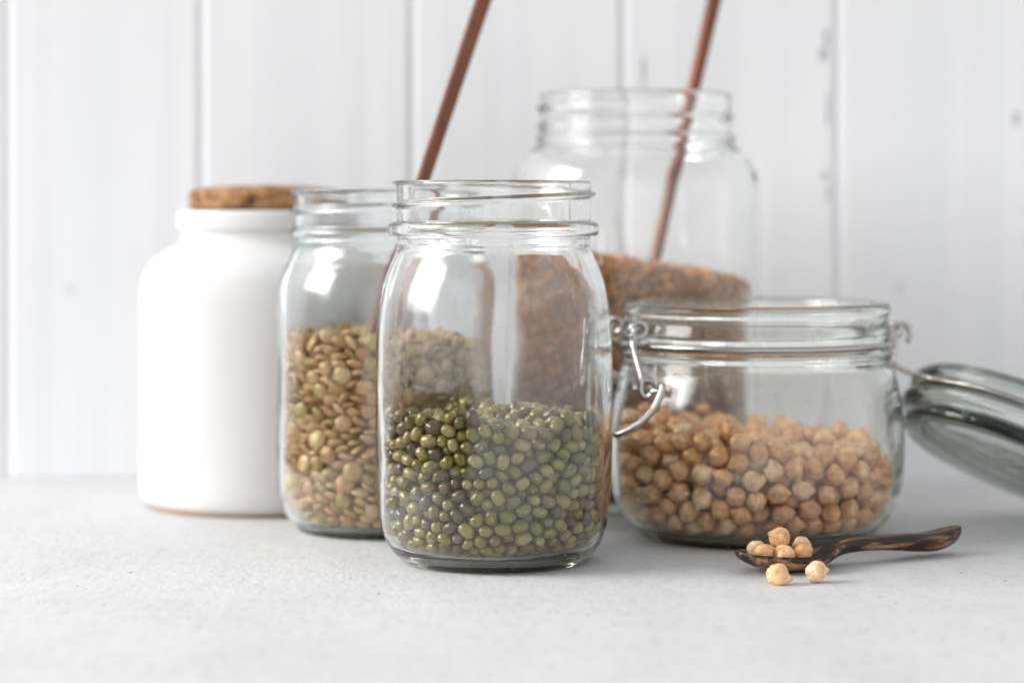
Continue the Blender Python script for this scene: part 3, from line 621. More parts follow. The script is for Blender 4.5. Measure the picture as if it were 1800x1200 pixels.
# where the seeds have settled inside their jars
D_MUNG = [
-198,-279,370,18,92,-23,114, 15,-343,278,32,49,-18,109, 45,-337,214,-75,1,14,110, 57,-335,489,76,-2,-35,110, -85,-323,169,-19,-77,-51,109, 30,-333,173,98,-6,-13,107, -189,-287,497,7,-15,94,112, 217,-259,256,59,20,-15,112,
92,-333,444,-79,1,21,106, 96,-311,142,-29,-17,6,107, -55,-341,394,-23,-35,-90,104, 113,-326,482,9,-90,-34,107, 31,-344,392,-75,-11,-62,104, -204,-277,453,-28,-73,59,112, 202,-280,500,-41,73,45,105, 86,-327,182,-16,54,82,105,
-82,-334,240,36,-20,89,104, 156,-308,404,-12,-5,21,105, 110,-328,379,-55,-35,-8,103, 62,-334,261,80,-36,12,105, -66,-339,533,-61,-42,-58,104, 164,-304,475,-6,-64,-66,105, 28,-322,346,18,30,-4,107, 96,-329,235,-92,-14,-30,103,
173,-297,260,-30,6,-91,105, -205,-276,301,-76,19,-26,107, -50,-341,275,-22,71,51,100, 136,-307,173,-40,3,-86,105, 238,-250,354,36,-25,-86,107, 238,-249,523,-3,39,28,109, -108,-328,281,14,95,10,102, -216,-268,251,82,-22,51,104,
164,-304,310,-75,-35,-29,101, -77,-338,357,60,-2,-14,101, -6,-342,212,68,13,-71,101, 147,-309,226,-96,-22,13,102, 108,-284,108,-4,18,-96,108, -146,-311,387,8,67,55,104, 260,-226,473,-46,16,47,112, -52,-337,203,-91,3,-35,100,
-11,-347,406,19,-74,30,97, -241,-248,473,-68,-27,-48,100, -137,-308,176,-50,-10,-35,101, -22,-347,358,90,-9,15,96, -189,-284,221,-23,44,59,103, 222,-263,305,22,-78,-21,104, -243,-241,281,87,-17,43,106, 68,-341,358,-57,22,28,96,
-154,-288,138,-44,26,-5,97, -66,-341,479,43,-38,76,98, -38,-345,443,-35,-11,92,97, -166,-300,343,8,28,-93,96, 212,-262,178,31,39,23,103, -224,-264,410,42,0,86,101, 244,-237,431,-3,-70,-69,106, 168,-304,359,-19,22,27,98,
269,-217,391,-88,-43,7,107, 228,-262,469,-43,-58,-30,96, 142,-282,441,-15,22,-29,103, -142,-316,489,22,-8,94,96, -114,-323,216,87,1,-40,98, -40,-314,138,-66,-68,-19,110, -103,-331,399,5,-85,-6,94, -81,-329,435,84,45,-28,105,
203,-278,376,-17,3,-97,96, -115,-298,359,-70,6,-40,111, -171,-290,269,-76,-45,30,107, 308,-161,518,-26,78,-4,96, -24,-336,169,62,5,-5,91, 58,-290,106,27,7,-60,102, 142,-108,523,-36,85,-15,108, -226,-262,522,53,34,-76,98,
193,-287,441,-26,-50,21,98, -184,-295,413,-31,-85,-40,95, -285,-191,312,37,48,68,110, -252,-232,230,31,83,31,107, 93,-334,321,77,-11,32,96, 15,-338,470,9,4,78,108, -263,-225,342,89,-37,-24,101, 76,-334,402,-2,57,69,97,
134,-321,340,-35,4,-92,93, -278,-202,263,-39,50,-13,104, -267,-207,183,-51,-39,-52,104, -15,-318,253,31,-51,-66,108, -26,-347,491,-85,15,31,93, -195,-263,140,-16,-53,-40,99, 195,-275,221,-25,9,87,98, -152,-257,104,-36,25,33,106,
50,-344,307,2,-91,-10,91, 18,-321,430,-19,49,-83,95, 257,-231,321,26,-5,-88,100, -297,-179,526,-50,-37,74,100, -264,-228,509,-25,-76,-14,91, 221,-269,410,39,-80,43,93, -324,-115,475,76,-50,-27,114, -139,-295,527,84,-40,33,96,
295,-180,471,45,-43,-73,104, -101,-308,470,-29,-26,83,103, 185,-170,526,-1,77,55,109, -106,-323,514,44,-52,-38,100, 4,-321,140,-57,-78,-4,98, 303,-165,332,-77,-20,-59,107, -176,-283,176,2,-6,-94,92, 155,-253,102,-16,-18,-89,103,
-231,-238,153,30,-11,-34,94, 14,-349,509,5,-11,-98,86, 230,-236,143,-92,-26,-25,92, -156,-295,457,-31,68,-44,106, -127,-326,444,-40,54,24,86, 282,-198,283,-11,37,-80,102, 263,-207,208,-88,41,-2,101, -220,-244,330,65,66,-31,104,
292,-171,189,4,-65,-45,105, -330,-94,527,-34,64,35,114, -4,-341,323,-23,-22,79,96, -19,-298,99,3,-53,-75,92, 128,-315,266,-22,15,-51,94, 192,-252,122,20,-67,-47,98, 4,42,520,-84,13,24,97, -152,-304,306,66,52,32,99,
283,-203,348,15,48,25,91, -295,-172,201,24,9,-48,99, 248,-232,279,-12,-42,85,97, -295,-182,354,84,-49,2,101, -111,-275,109,-54,-65,12,107, -141,-309,250,43,-77,-38,92, 307,-157,277,-69,-10,-69,101, -237,-211,121,12,2,93,95,
279,-193,242,95,-25,-13,94, -318,-126,241,-61,-77,8,110, -270,-176,145,-42,-29,26,101, -45,-337,321,-28,-27,63,96, -117,-313,318,-77,-41,40,93, -152,-300,214,62,39,36,96, -298,-175,394,83,-52,1,102, 302,-175,416,-69,-53,-8,89,
261,-193,166,-28,-77,46,114, -235,-248,374,21,-69,-64,94, 178,-283,156,15,-56,-77,87, -270,-219,385,89,-42,-11,95, 169,-290,192,76,-29,-28,90, -111,-303,144,43,-54,-63,95, -82,-309,123,80,-45,20,86, -286,-195,488,46,49,-71,98,
-208,-261,184,-1,-6,-89,97, 146,-285,133,-56,-74,-33,89, 81,-302,284,4,38,87,108, 243,-229,183,-80,38,-12,93, 77,41,532,57,15,-68,106, -284,-180,440,44,16,33,114, -59,-287,102,71,-29,-63,90, 245,-203,123,27,-23,-91,95,
113,-22,530,79,45,8,97, -174,-250,519,-22,-32,86,109, -194,-232,102,17,53,75,96, 65,-60,500,13,-84,-39,102, -270,-219,460,-45,45,69,87, 43,-295,149,91,-24,-9,109, -82,-332,319,66,64,26,89, 249,-228,239,-33,-88,28,98,
-238,-237,191,-21,33,-83,92, -77,251,531,-12,-20,52,99, -253,-231,421,22,39,15,91, 109,-292,413,26,-87,8,108, 98,-215,491,16,15,-3,106, 20,-301,111,-56,-79,-3,92, 124,-319,302,-24,20,-56,86, -155,213,513,-53,-72,41,102,
187,-263,338,71,15,47,107, 204,-206,96,42,-80,-33,102, -258,-155,105,27,54,62,106, 314,-125,362,-6,32,93,99, -119,-256,533,83,-36,14,111, 303,-139,157,41,-18,47,92, 322,-125,488,24,31,48,106, 82,-1,511,-56,10,21,99,
-317,-122,196,54,79,3,106, 51,-303,460,-50,-25,28,99, -308,-161,276,-71,32,-42,89, -36,-310,516,17,10,65,90, 104,-296,210,4,-98,8,96, -312,-126,389,-21,79,-56,114, -19,-314,293,3,-38,91,86, 13,-262,84,-53,-57,51,103,
243,-170,99,13,23,-94,100, 315,-142,449,-23,34,-65,97, -78,-250,85,34,-46,-58,104, -148,312,534,-56,-2,43,99, 325,-120,237,49,-4,-79,87, 317,-136,405,55,-14,-69,98, -300,-154,167,35,47,70,88, 87,-247,83,-53,-58,50,99,
-26,229,525,33,-6,35,112, 152,-235,490,-28,-52,-13,105, 272,-164,135,3,-19,88,101, -141,-275,421,39,-70,-53,98, 64,-304,422,-43,-23,-35,86, 316,-132,198,42,-79,-24,91, 33,11,499,-9,-2,5,101, 47,70,519,27,-13,38,103,
-68,-300,292,-7,23,-45,102, 272,-195,433,14,-5,-54,100, -51,-301,231,41,-63,-12,96, 266,-174,502,1,5,75,105, 298,-159,231,-7,-98,-12,96, -327,-110,281,-42,-43,72,99, -263,-111,527,41,56,48,110, -314,-97,153,81,-51,-24,112,
-113,283,529,22,63,68,96, 306,-104,134,36,-4,46,103, -309,-146,310,22,-63,-58,94, 176,-268,291,98,1,-2,98, -334,-92,371,-66,-31,-66,103, 332,-96,432,47,-86,-5,97, -218,-188,94,90,-23,-16,97, -332,-79,220,18,64,-17,108,
209,-234,211,-89,14,-29,109, -309,-148,426,-34,3,20,91, -36,168,518,-33,-26,70,101, 326,-114,281,49,22,52,99, -339,-74,432,-69,-4,71,96, 336,-36,485,-80,0,-5,108, -330,-104,322,-75,51,-31,102, -311,-135,520,15,-14,17,104,
-312,-139,349,-14,66,-73,95, -320,-110,430,-13,17,-95,103, -120,243,512,81,0,22,89, 288,-169,376,47,11,50,99, 335,-72,255,75,51,34,110, -286,-137,135,-11,90,-24,101, 338,-56,216,-12,40,-65,98, 327,-88,346,-7,-84,49,106,
276,-127,105,-51,-18,68,97, 50,-254,80,9,-9,-62,86, -29,-310,470,-32,-68,-50,103, 140,-276,370,-11,-36,-80,98, -214,-135,525,-71,61,-13,102, -118,-231,81,-76,63,-8,93, 123,-229,82,-8,4,-60,94, -340,-52,501,66,-22,67,114,
-344,-27,406,49,2,72,109, 335,-99,389,67,41,-54,88, 342,-47,320,-14,6,-74,105, -276,-163,240,-64,14,15,110, 315,-122,320,-20,-43,83,106, 195,-241,513,80,23,-1,89, -283,-103,108,-75,42,7,113, 325,-86,177,-31,39,-59,104,
26,-302,247,47,46,61,86, -120,-269,241,-18,-97,5,98, 264,223,496,-45,-43,-47,104, 345,-24,278,-72,-66,18,97, -343,-47,258,60,-51,-39,92, -34,-257,89,41,-3,85,105, 70,-302,323,-61,-24,23,86, -55,90,500,44,-15,-11,104,
-33,-307,421,38,-6,70,102, 140,20,533,52,-42,-33,103, 35,-309,288,56,58,-48,95, -106,-294,426,-87,-33,-35,94, 159,-31,528,50,81,-24,102, 167,-261,407,0,90,37,113, -336,-47,181,-64,-73,15,96, -166,-247,239,66,33,-5,103,
-51,-293,185,-33,9,-19,110, 227,-147,524,15,24,79,107, -69,207,506,15,45,60,105, -158,267,511,-5,-20,32,112, -345,-32,454,-22,-59,43,101, -175,-256,330,68,-54,33,106, -156,-210,83,67,41,24,99, 146,-187,498,-14,-29,66,100,
-119,-277,283,-28,17,-33,111, 161,-199,85,-41,-2,40,102, 333,-59,402,-25,-3,-16,108, -67,-298,494,-11,19,66,94, -336,-70,291,-8,-38,-90,86, -133,-255,324,37,60,40,105, 5,-288,442,94,17,15,88, -81,-289,254,-28,-6,51,94,
343,-42,362,8,10,62,102, 94,-288,358,69,35,30,104, 90,-278,246,77,-40,-1,102, -161,-245,282,8,-75,61,94, -68,-294,347,-15,-59,53,104, 9,-294,320,8,-46,-86,94, -204,236,494,-23,-1,58,112, 130,-279,483,-83,-36,12,97,
-343,-50,355,-65,-72,-20,100, -199,-227,217,-88,-26,22,114, -236,-199,290,-2,7,99,107, 3,-311,392,-49,-67,-43,93, -106,-278,499,9,-65,-72,93, 287,-129,512,-43,83,9,88, 313,-52,142,5,-46,85,114, 56,-294,228,-25,-21,83,91,
190,-246,471,-82,-34,26,98, 121,-271,286,-77,-31,30,100, 185,-233,160,-73,-17,34,111, -205,-226,264,21,86,-41,101, 217,-210,313,76,-48,-27,97, -336,-37,314,-12,27,-94,105, 330,-37,181,-7,-95,21,101, 288,-73,108,-92,-28,25,110,
-161,-244,448,-11,-43,-82,114, -19,120,502,1,-7,97,106, -163,-242,189,75,50,-38,98, -258,-156,280,-78,-1,27,114, -70,-279,145,35,-23,23,88, -87,-285,215,-32,0,54,92, -238,-195,441,-76,-25,27,100, 205,-214,267,68,-16,-70,104,
-19,-53,490,-56,26,78,96, -22,-305,358,64,14,-38,101, -209,-227,440,90,23,-15,107, 330,-50,443,0,-6,-13,105, 114,-130,490,-17,8,72,93, -92,-264,315,70,-62,26,102, 48,-306,378,2,-94,7,96, -230,-191,205,-24,-93,-18,101,
-67,-292,454,-71,27,-32,87, -240,-177,328,-36,92,-7,103, 133,-264,211,19,4,96,89, 163,-227,276,53,-11,-32,104, 286,-88,299,-51,-65,-29,100, 168,-217,125,1,-76,32,86, -219,-219,515,9,-94,-29,103, 4,-302,214,5,9,98,97,
-176,-254,407,12,-75,59,103, -255,-159,511,90,17,10,102, 22,101,516,76,-16,-62,89, 1,-297,176,-20,79,-54,89, 257,-67,508,32,-13,-75,100, 198,-161,82,11,4,34,96, -200,-155,82,33,51,73,89, -26,-269,130,-20,22,-8,98,
-323,-41,140,-1,23,67,107, -295,-54,104,42,-70,54,103, 321,-82,467,-51,-10,-11,93, 47,-298,190,63,-4,-4,92, 136,-275,325,77,41,12,108, -35,-281,321,-37,78,21,104, 131,-273,247,-25,-54,64,86, 120,-229,124,-14,-7,20,113,
-256,-182,396,-41,-81,-24,86, -126,-254,159,59,25,71,108, -227,-207,476,22,-84,46,93, 253,-168,399,28,-2,55,105, 230,-125,90,18,89,2,110, 223,-227,391,-29,60,-51,90, 108,-252,461,28,-51,-75,105, -229,-123,82,56,23,25,95,
-266,-142,412,28,91,-5,96, 138,-260,169,4,91,35,101, -1,-117,488,14,45,-87,105, 162,-251,239,19,-37,-39,99, 159,-241,443,90,10,-1,89, 190,-193,382,1,42,78,107, -117,191,495,13,-9,-91,110, 208,-59,523,-44,29,-82,98,
342,-7,217,68,6,66,103, 345,-14,417,32,33,60,104, -348,0,371,31,-22,-67,93, 6,-292,489,64,39,-60,102, -175,-191,521,26,10,56,96, -67,-300,389,48,6,2,99, -96,-279,176,-68,-21,51,89, -143,-252,366,40,59,45,102,
-13,-265,232,31,25,53,86, 225,-198,502,-30,14,-60,112, -28,-16,496,11,75,-42,86, 173,-228,317,90,21,-4,105, 70,-247,118,16,-28,-11,92, 64,-253,210,14,21,93,105, -62,-271,417,12,-98,2,100, 37,-266,488,42,-8,-43,100,
36,-253,446,-24,8,73,98, 36,-161,489,-27,10,36,103, 120,62,531,0,-61,-73,96, 100,-87,488,12,-90,40,97, 246,-196,357,24,72,-30,89, 185,-207,497,-14,-76,11,95, 31,-278,412,-71,-47,22,95, -86,-224,511,26,-91,-23,108,
167,-231,366,-26,6,-91,103, 285,-113,251,3,12,-61,113, -108,-271,394,30,-12,18,95, -188,-207,319,96,-16,-6,112, 114,-246,419,-15,-83,48,101, -235,-188,249,52,-58,-56,101, -16,-261,194,-54,-54,48,98, -169,-208,417,-65,62,24,103,
238,-160,211,-21,-62,63,98, -89,-241,190,45,69,-53,100, 247,-152,358,41,82,32,101, -333,-30,219,8,-84,-51,107, 124,-44,497,11,17,62,99, -197,-236,480,-44,-31,42,94, 247,-86,83,24,95,11,98, -249,-80,85,-95,24,-3,107,
67,-238,467,21,-64,-35,100, -295,-85,458,-90,14,-21,96, -163,-240,144,5,-31,-61,90, -29,-269,495,-21,65,-67,96, -56,-252,225,-33,-68,-60,114, 210,-218,351,24,-13,-78,88, 216,-186,147,17,34,45,106, -24,-160,485,4,-50,-85,110,
301,-30,101,-61,-24,-31,86, 278,-144,433,-27,-22,60,96, -227,-198,364,-43,88,-5,109, -289,-100,221,70,31,61,86, -125,-264,203,6,30,93,92, 87,-261,322,62,-10,-21,102, 70,-275,391,-88,20,-24,98, 127,-231,339,-78,-37,8,100,
265,-149,282,-10,2,-74,107, -145,-210,251,-23,-7,92,99, -189,-229,364,-20,30,80,109, -108,-258,457,-23,-14,-20,111, 12,-268,377,-40,-43,42,105, 26,-258,235,11,35,-68,96, 181,-191,184,27,-25,-26,105, -4,-257,418,-1,-30,36,106,
-211,-214,399,-23,64,-69,95, 17,-252,336,-68,-29,33,100, 49,-100,478,-80,-33,5,100, 230,-192,427,69,-41,-50,97, 23,-258,193,60,70,30,90, -344,-1,280,-62,48,-50,108, 346,18,362,-4,15,-67,98, -289,-153,482,-37,41,2,96,
339,9,484,-87,-10,9,105, -227,-186,160,-58,-36,33,109, 72,-263,431,59,75,-12,99, -191,-211,166,55,-60,-56,112, 295,-91,498,-5,86,-32,106, -75,290,504,42,-85,-27,97, 257,-18,505,50,-65,28,96, -172,-194,123,-31,54,72,114,
96,-236,243,18,71,-10,89, -254,-161,363,-28,95,-6,95, 204,-169,290,-70,18,15,114, 97,103,527,-56,-13,-55,86, 80,242,89,48,52,-52,98, 207,-148,121,28,0,43,91, 93,-237,159,-21,88,39,96, -99,-215,321,-24,-89,-31,103,
161,-202,456,6,-93,-32,108, -156,-205,471,-95,-9,19,99, -65,-200,345,17,40,87,102, -2,280,160,28,79,20,91, -344,38,314,-21,71,-11,100, 343,4,315,-16,-46,-32,104, 196,-221,423,66,39,59,100, 88,-277,173,25,14,-91,107,
33,-220,483,-60,61,41,96, 336,10,170,-72,64,-21,103, -278,-127,450,49,-1,-16,100, -141,-250,488,46,-49,-58,102, -19,23,486,-54,-4,7,103, 318,-66,292,44,69,38,87, 4,-275,275,-1,-54,-47,107, -39,-273,267,-8,6,-70,107,
114,35,498,0,-45,-87,94, 109,-230,200,-76,-15,20,99, 275,-125,387,-46,11,86,108, 270,-134,328,41,6,-89,99, -212,-154,124,-90,-22,15,103, 48,-276,350,-50,-75,-29,96, 283,-132,471,62,51,31,93, 130,-219,240,53,29,-76,93,
-102,-250,355,45,85,3,102, -69,-240,386,4,-74,52,114, -247,-172,473,94,29,0,98, -22,-244,361,-18,37,-71,110, -10,72,486,52,-45,-29,99, -125,-224,123,22,95,9,108, 120,234,84,-79,-58,0,99, 235,-148,432,-25,-31,-14,89,
-73,-244,127,17,-15,95,101, 71,-212,427,13,-81,54,97, 278,-74,436,77,-12,24,109, 3,-249,467,46,-76,-14,86, -189,-181,230,-96,6,9,104, -243,-68,292,80,-56,16,88, -110,316,496,25,85,-16,100, -47,-199,385,72,-18,-26,110,
-164,-156,481,34,71,35,107, 106,238,126,-21,14,36,96, 296,92,485,-55,-54,-63,113, -347,-7,495,-8,-59,-42,96, -341,16,214,-72,-34,55,99, 257,-184,316,-34,87,-4,105, -171,182,481,5,-58,-79,100, -198,138,486,-43,-36,-34,102,
-334,48,174,38,50,-24,95, -339,80,415,46,-1,63,92, 158,-237,197,88,-32,3,86, -260,-125,219,-63,22,73,98, 21,-63,478,28,-18,-82,113, 208,-152,176,-93,-24,-22,102, 39,-261,298,-71,42,-37,112, -44,-206,494,-64,27,-45,98,
307,-90,219,44,27,81,98, 269,-129,212,-33,24,-74,93, 217,-196,223,29,-9,94,89, 216,-209,461,-39,-91,6,97, -253,-155,185,93,4,8,102, -28,252,173,-80,-12,-55,93, -137,-215,295,-81,27,-5,99, 162,-205,219,31,92,8,98,
170,-55,494,-75,18,-42,109, -193,-170,346,22,87,23,93, -124,-235,397,-7,5,-3,86, -283,-125,265,-88,6,46,97, 252,-154,246,-12,-1,-78,87, -283,-99,302,95,19,-11,106, -141,-211,164,-50,1,84,86, -309,-12,431,-69,57,-19,90,
-114,-229,224,-6,61,69,106, -296,-66,497,-4,30,59,108, -313,-20,261,73,-31,43,86, 80,-250,283,50,-28,-50,102, -194,-180,452,78,-60,11,105, -155,-203,203,-28,38,67,96, -48,-250,171,-2,-82,5,94, -134,-207,507,49,3,-3,99,
51,-252,162,-65,22,71,96, 73,-245,360,29,84,37,90, 229,-126,151,-35,19,-34,92, -60,250,129,-91,-18,-32,110, -286,-56,220,95,-22,-6,104, 112,-238,379,47,-5,-26,100, 286,-34,422,-89,27,27,105, -174,-109,352,9,-15,-52,88,
-59,-247,296,-18,61,56,86, 153,-211,412,-39,83,-36,114, 111,-211,444,-34,25,7,89, -305,-69,321,-76,10,-57,86, 225,-151,322,44,15,-17,94, -97,-212,468,18,31,18,113, 239,-97,183,-35,-55,49,96, -161,-147,366,0,65,-56,89,
-6,255,238,77,9,59,90, 192,-168,215,-19,-15,-92,90, -164,-167,320,13,72,-58,99, -111,229,128,-12,45,-85,95, -277,-102,415,-64,-29,-58,86, -83,-157,370,-61,-78,0,99, 1,-209,342,81,-27,-46,86, 78,-140,474,-63,52,-26,106,
-66,339,502,-25,-14,-94,108, -86,248,249,-46,-55,50,95, -292,-82,187,36,7,-31,95, 94,239,205,16,96,-10,102, 4,296,227,-14,-28,77,100, 155,211,84,32,-71,-58,100, -301,23,487,-13,-5,3,98, -303,48,204,-68,-32,53,101,
154,207,230,32,-22,-29,112, -26,315,132,41,78,10,97, 42,-188,403,-59,-63,6,111, -340,41,503,-79,-46,5,103, -271,215,486,39,-86,-1,102, 339,66,374,61,65,-34,107, 319,138,489,-43,-13,80,94, 339,21,264,-67,-43,-17,106,
-343,29,406,-58,-19,66,111, 231,250,493,-42,-10,43,98, 322,-3,132,-57,63,-42,100, 340,65,474,40,74,-1,103, -323,16,135,-66,-66,21,109, -66,141,497,69,-61,-26,102, -89,-30,487,16,-77,-56,100, -337,4,175,-51,-33,68,92,
342,48,321,62,-42,55,105, -337,56,271,-20,58,-47,114, 338,64,244,63,66,36,101, -338,62,221,1,-49,-56,96, 333,89,290,65,-41,54,105, -87,74,468,27,-72,50,107, -340,19,455,90,-38,6,104, 141,273,486,-10,23,39,93,
-296,-5,105,49,-4,40,99, 319,33,451,96,0,-1,103, -269,96,495,-88,3,-3,103, -131,48,484,-11,18,-78,104, 217,-9,505,-53,32,-65,106, -339,67,461,41,65,10,103, 338,34,412,32,-7,17,100, -81,-109,489,6,-21,27,98,
5,161,505,60,23,71,99, 327,65,168,-59,35,-56,106, 330,98,402,39,-69,-7,108, 329,109,454,55,29,73,101, 266,182,484,91,-28,-3,92, 195,219,482,-82,-34,42,102, -339,46,360,-31,-63,64,96, -334,97,374,-3,27,56,96,
253,110,487,-75,-64,0,90, 298,16,106,-33,-61,-66,92, -125,119,477,81,53,17,89, -189,95,480,54,67,-25,108, 94,329,487,-18,-3,-63,92, -207,-177,497,-23,-46,-84,102, -294,40,100,27,-41,86,100, 315,136,425,14,7,-25,96,
-329,100,250,60,-64,-45,106, -221,-166,404,-19,16,-53,108, 239,-191,263,54,-35,27,91, 309,-17,300,-21,-74,26,94, 179,-181,124,61,36,-59,93, -167,8,488,-49,30,-11,110, -327,5,335,55,3,31,104, -268,-137,329,58,45,53,111,
309,47,132,2,-90,31,107, -313,64,135,-12,-87,-45,96, -34,-261,452,46,50,43,111, 330,83,207,34,65,58,96, 331,34,206,3,-10,-96,103, -306,-10,382,36,73,-13,110, 252,-102,128,20,88,2,100, 141,102,512,-5,-26,-95,105,
-321,113,328,-17,-30,92,98, -332,103,486,-59,78,-11,92, -332,78,315,19,80,54,92, 263,-4,85,-7,45,88,102, -14,-249,303,4,69,-66,96, -162,-191,374,-54,-2,22,102, -235,-107,118,15,67,70,91, 176,-185,255,-92,-32,10,101,
259,-143,176,-25,-44,-83,91, -307,-54,380,-85,2,15,98, 247,-129,490,80,23,48,101, 147,-88,477,13,-62,-28,107, -101,158,469,-17,46,33,94, -260,-44,515,-15,47,-59,86, -208,-158,297,-20,83,-43,98, 54,189,507,-26,-82,39,103,
216,-175,355,-1,75,-19,86, -305,-18,509,36,21,36,94, -229,-120,302,72,8,6,102, 182,-128,499,-34,-91,16,112, 223,-128,289,-15,-86,0,96, -220,180,479,-74,-33,44,102, 34,255,214,89,-12,17,113, -222,-90,508,-3,25,16,98,
256,-45,88,3,-40,5,99, -258,-27,84,-33,19,-44,108, -285,-112,491,-47,36,15,86, -301,-36,342,-94,18,24,93, -198,-162,191,-89,42,-7,103, -141,222,477,-14,43,-69,91, 6,261,499,-50,31,-14,102, 179,-189,336,63,39,-8,99,
-160,143,470,20,82,-24,99, -277,-122,177,-32,-14,-84,86, 298,-89,401,-50,6,80,99, 288,-62,255,80,-23,43,103, 275,-81,160,0,-91,-30,95, 16,-206,432,43,37,70,102, -305,107,138,52,24,-45,107, -261,-114,375,-11,37,-72,105,
67,253,132,-82,-50,22,101, 251,-93,468,93,-17,-17,103, 315,118,180,17,41,-54,107, -292,-94,355,-9,-53,46,103, -86,244,162,55,70,-41,93, 52,-190,462,-28,-3,94,104, -94,240,478,-20,18,-90,105, 278,-24,170,-20,86,42,100,
97,74,500,26,-93,-10,101, 54,-235,398,-24,19,-94,96, 188,-172,479,14,-42,88,95, -312,17,244,-4,-92,-5,98, 276,-92,353,32,2,-86,103, -27,-220,422,-23,83,-19,97, 153,60,498,-23,-10,89,96, -327,91,178,11,8,-77,95,
-95,-241,267,-22,-72,54,104, -199,-131,379,-61,-71,16,106, 249,-101,309,-22,68,-7,95, 284,-14,469,85,-13,41,98, 75,279,211,-56,-41,-53,93, 287,-109,181,70,12,52,86, 229,-129,392,19,16,53,99, 329,112,355,-78,53,27,92,
-64,-246,338,-35,-73,50,94, 185,86,491,-23,42,78,108, 255,-58,294,30,-94,8,107, -300,-77,261,-24,-21,83,113, 100,-203,327,-87,-39,-3,100, -180,-188,275,79,-53,0,108, 2,-21,473,-65,-49,-11,100, 8,-258,153,40,-75,40,101,
191,154,476,17,-83,22,105, -306,-21,468,58,69,37,101, -70,-64,476,79,46,-24,93, -290,-39,293,-59,-74,-29,103, 35,250,171,98,-5,1,88, -298,-34,177,-35,-16,-62,101, 278,22,479,-32,31,23,88, -240,-134,149,21,-24,-80,92,
-282,-5,208,30,12,12,110, -142,-206,338,-60,65,-37,97, 314,54,277,-47,-11,86,95, 210,146,83,-26,-55,70,99, -71,-166,411,-38,-11,83,89, -224,-84,382,-20,63,-6,98, 285,-43,374,41,75,39,108, -14,309,190,33,-1,-82,95,
-300,-63,420,-73,60,-4,105, 73,32,478,31,-25,-68,105, -84,120,464,4,-54,-66,98, 233,-109,220,49,32,62,96, -68,250,205,-15,-90,-25,109, -6,-204,471,-37,88,7,108, 209,196,179,55,-50,9,103, -159,307,487,-91,-26,-25,104,
56,314,484,51,-11,-77,97, 309,77,326,42,84,9,86, 10,330,156,62,20,74,109, -268,-91,147,-33,-86,31,93, -234,-113,412,14,15,94,102, 149,-138,467,76,59,-24,109, 263,-77,214,-17,-81,29,101, -231,125,242,11,48,82,103,
4,-218,393,16,-12,-43,95, 115,-178,471,17,18,-5,98, 44,133,509,23,-18,89,103, -121,229,182,39,33,-68,111, 243,-109,429,19,27,93,103, 92,120,487,89,9,-6,100, 211,-105,325,-87,27,-32,92, 263,10,195,57,14,39,109,
-312,71,347,78,-60,-12,89, 32,-219,365,59,79,-11,93, -175,-159,408,26,-56,68,103, -70,279,468,-91,7,-14,88, 177,-157,442,-59,-30,54,93, 305,72,438,-49,4,-8,97, -65,-247,481,-43,4,67,101, 315,-8,445,87,-21,36,97,
-71,187,471,46,86,-9,98, 319,-12,385,62,-74,-12,98, -321,128,416,-3,-19,-83,99, -123,-163,349,80,-30,-21,100, -106,-203,374,-1,-36,13,114, -120,-147,392,-58,-57,32,107, 198,161,242,43,65,60,100, 55,-220,328,-31,-62,25,103,
-117,276,484,64,30,-61,101, 203,-136,363,-45,-85,-5,86, -136,-188,406,88,-32,-26,86, 77,282,165,33,87,29,104, -99,-103,374,-27,22,-54,100, 255,-79,391,0,12,64,105, 280,-53,477,8,97,2,98, 157,-148,365,-54,-81,13,109,
159,12,490,59,-65,11,111, -168,202,85,-84,34,-9,104, 316,125,318,20,-3,51,103, -225,-129,345,-28,-74,40,105, -290,58,313,-8,-16,53,107, 53,286,296,1,23,-45,98, 295,101,120,22,89,11,114, 146,214,123,-36,-6,-7,98,
-18,293,101,-60,9,-70,88, -315,144,489,-57,-13,-64,91, -13,348,493,90,9,-15,91, -49,255,496,-48,3,1,94, 53,236,489,-24,-75,57,103, 71,275,485,79,20,56,95, -211,201,104,21,-39,6,98, -244,164,97,0,12,-79,97,
-48,325,302,-16,-91,-28,101, 45,124,448,-18,16,82,89, -106,-37,410,-5,27,85,101, 97,291,306,52,28,-67,90, -1,295,307,59,-29,-23,114, -305,106,290,-12,1,-74,102, -89,296,268,-35,82,43,86, -145,-79,409,21,-31,-49,110,
198,16,456,32,39,85,88, -110,275,302,26,23,-15,102, -17,-175,402,-1,-86,30,94, -93,-132,430,-9,-24,95,105, -121,9,413,-68,-41,-17,100, -38,239,409,-37,89,21,101, -123,124,403,-10,-7,-83,98, -186,199,330,43,-45,-61,86,
76,329,288,49,33,54,105, -264,111,312,23,-70,-58,105, 290,187,372,-53,27,-47,103, -15,163,409,-73,-61,10,97, 164,-157,405,-12,15,-75,93, 251,107,381,88,-26,-35,96, -86,288,335,84,43,5,96, 34,-92,438,-43,50,-50,102,
-15,-43,424,-26,-45,57,105, -191,280,307,72,62,-27,110, -60,-54,428,13,97,9,95, -288,183,316,72,-60,-24,102, -90,78,413,58,15,15,111, 113,326,313,-70,28,-36,86, 5,-90,410,-26,38,-18,94, -265,226,309,-17,7,47,86,
49,113,410,10,73,65,98, 265,134,308,-21,-65,56,97, -43,302,338,-65,71,-17,96, 197,273,306,26,81,-50,105, -1,344,289,-4,-90,39,104, 285,194,326,23,-35,-34,106, -58,172,402,-32,12,15,96, -240,173,286,-24,-15,-6,97,
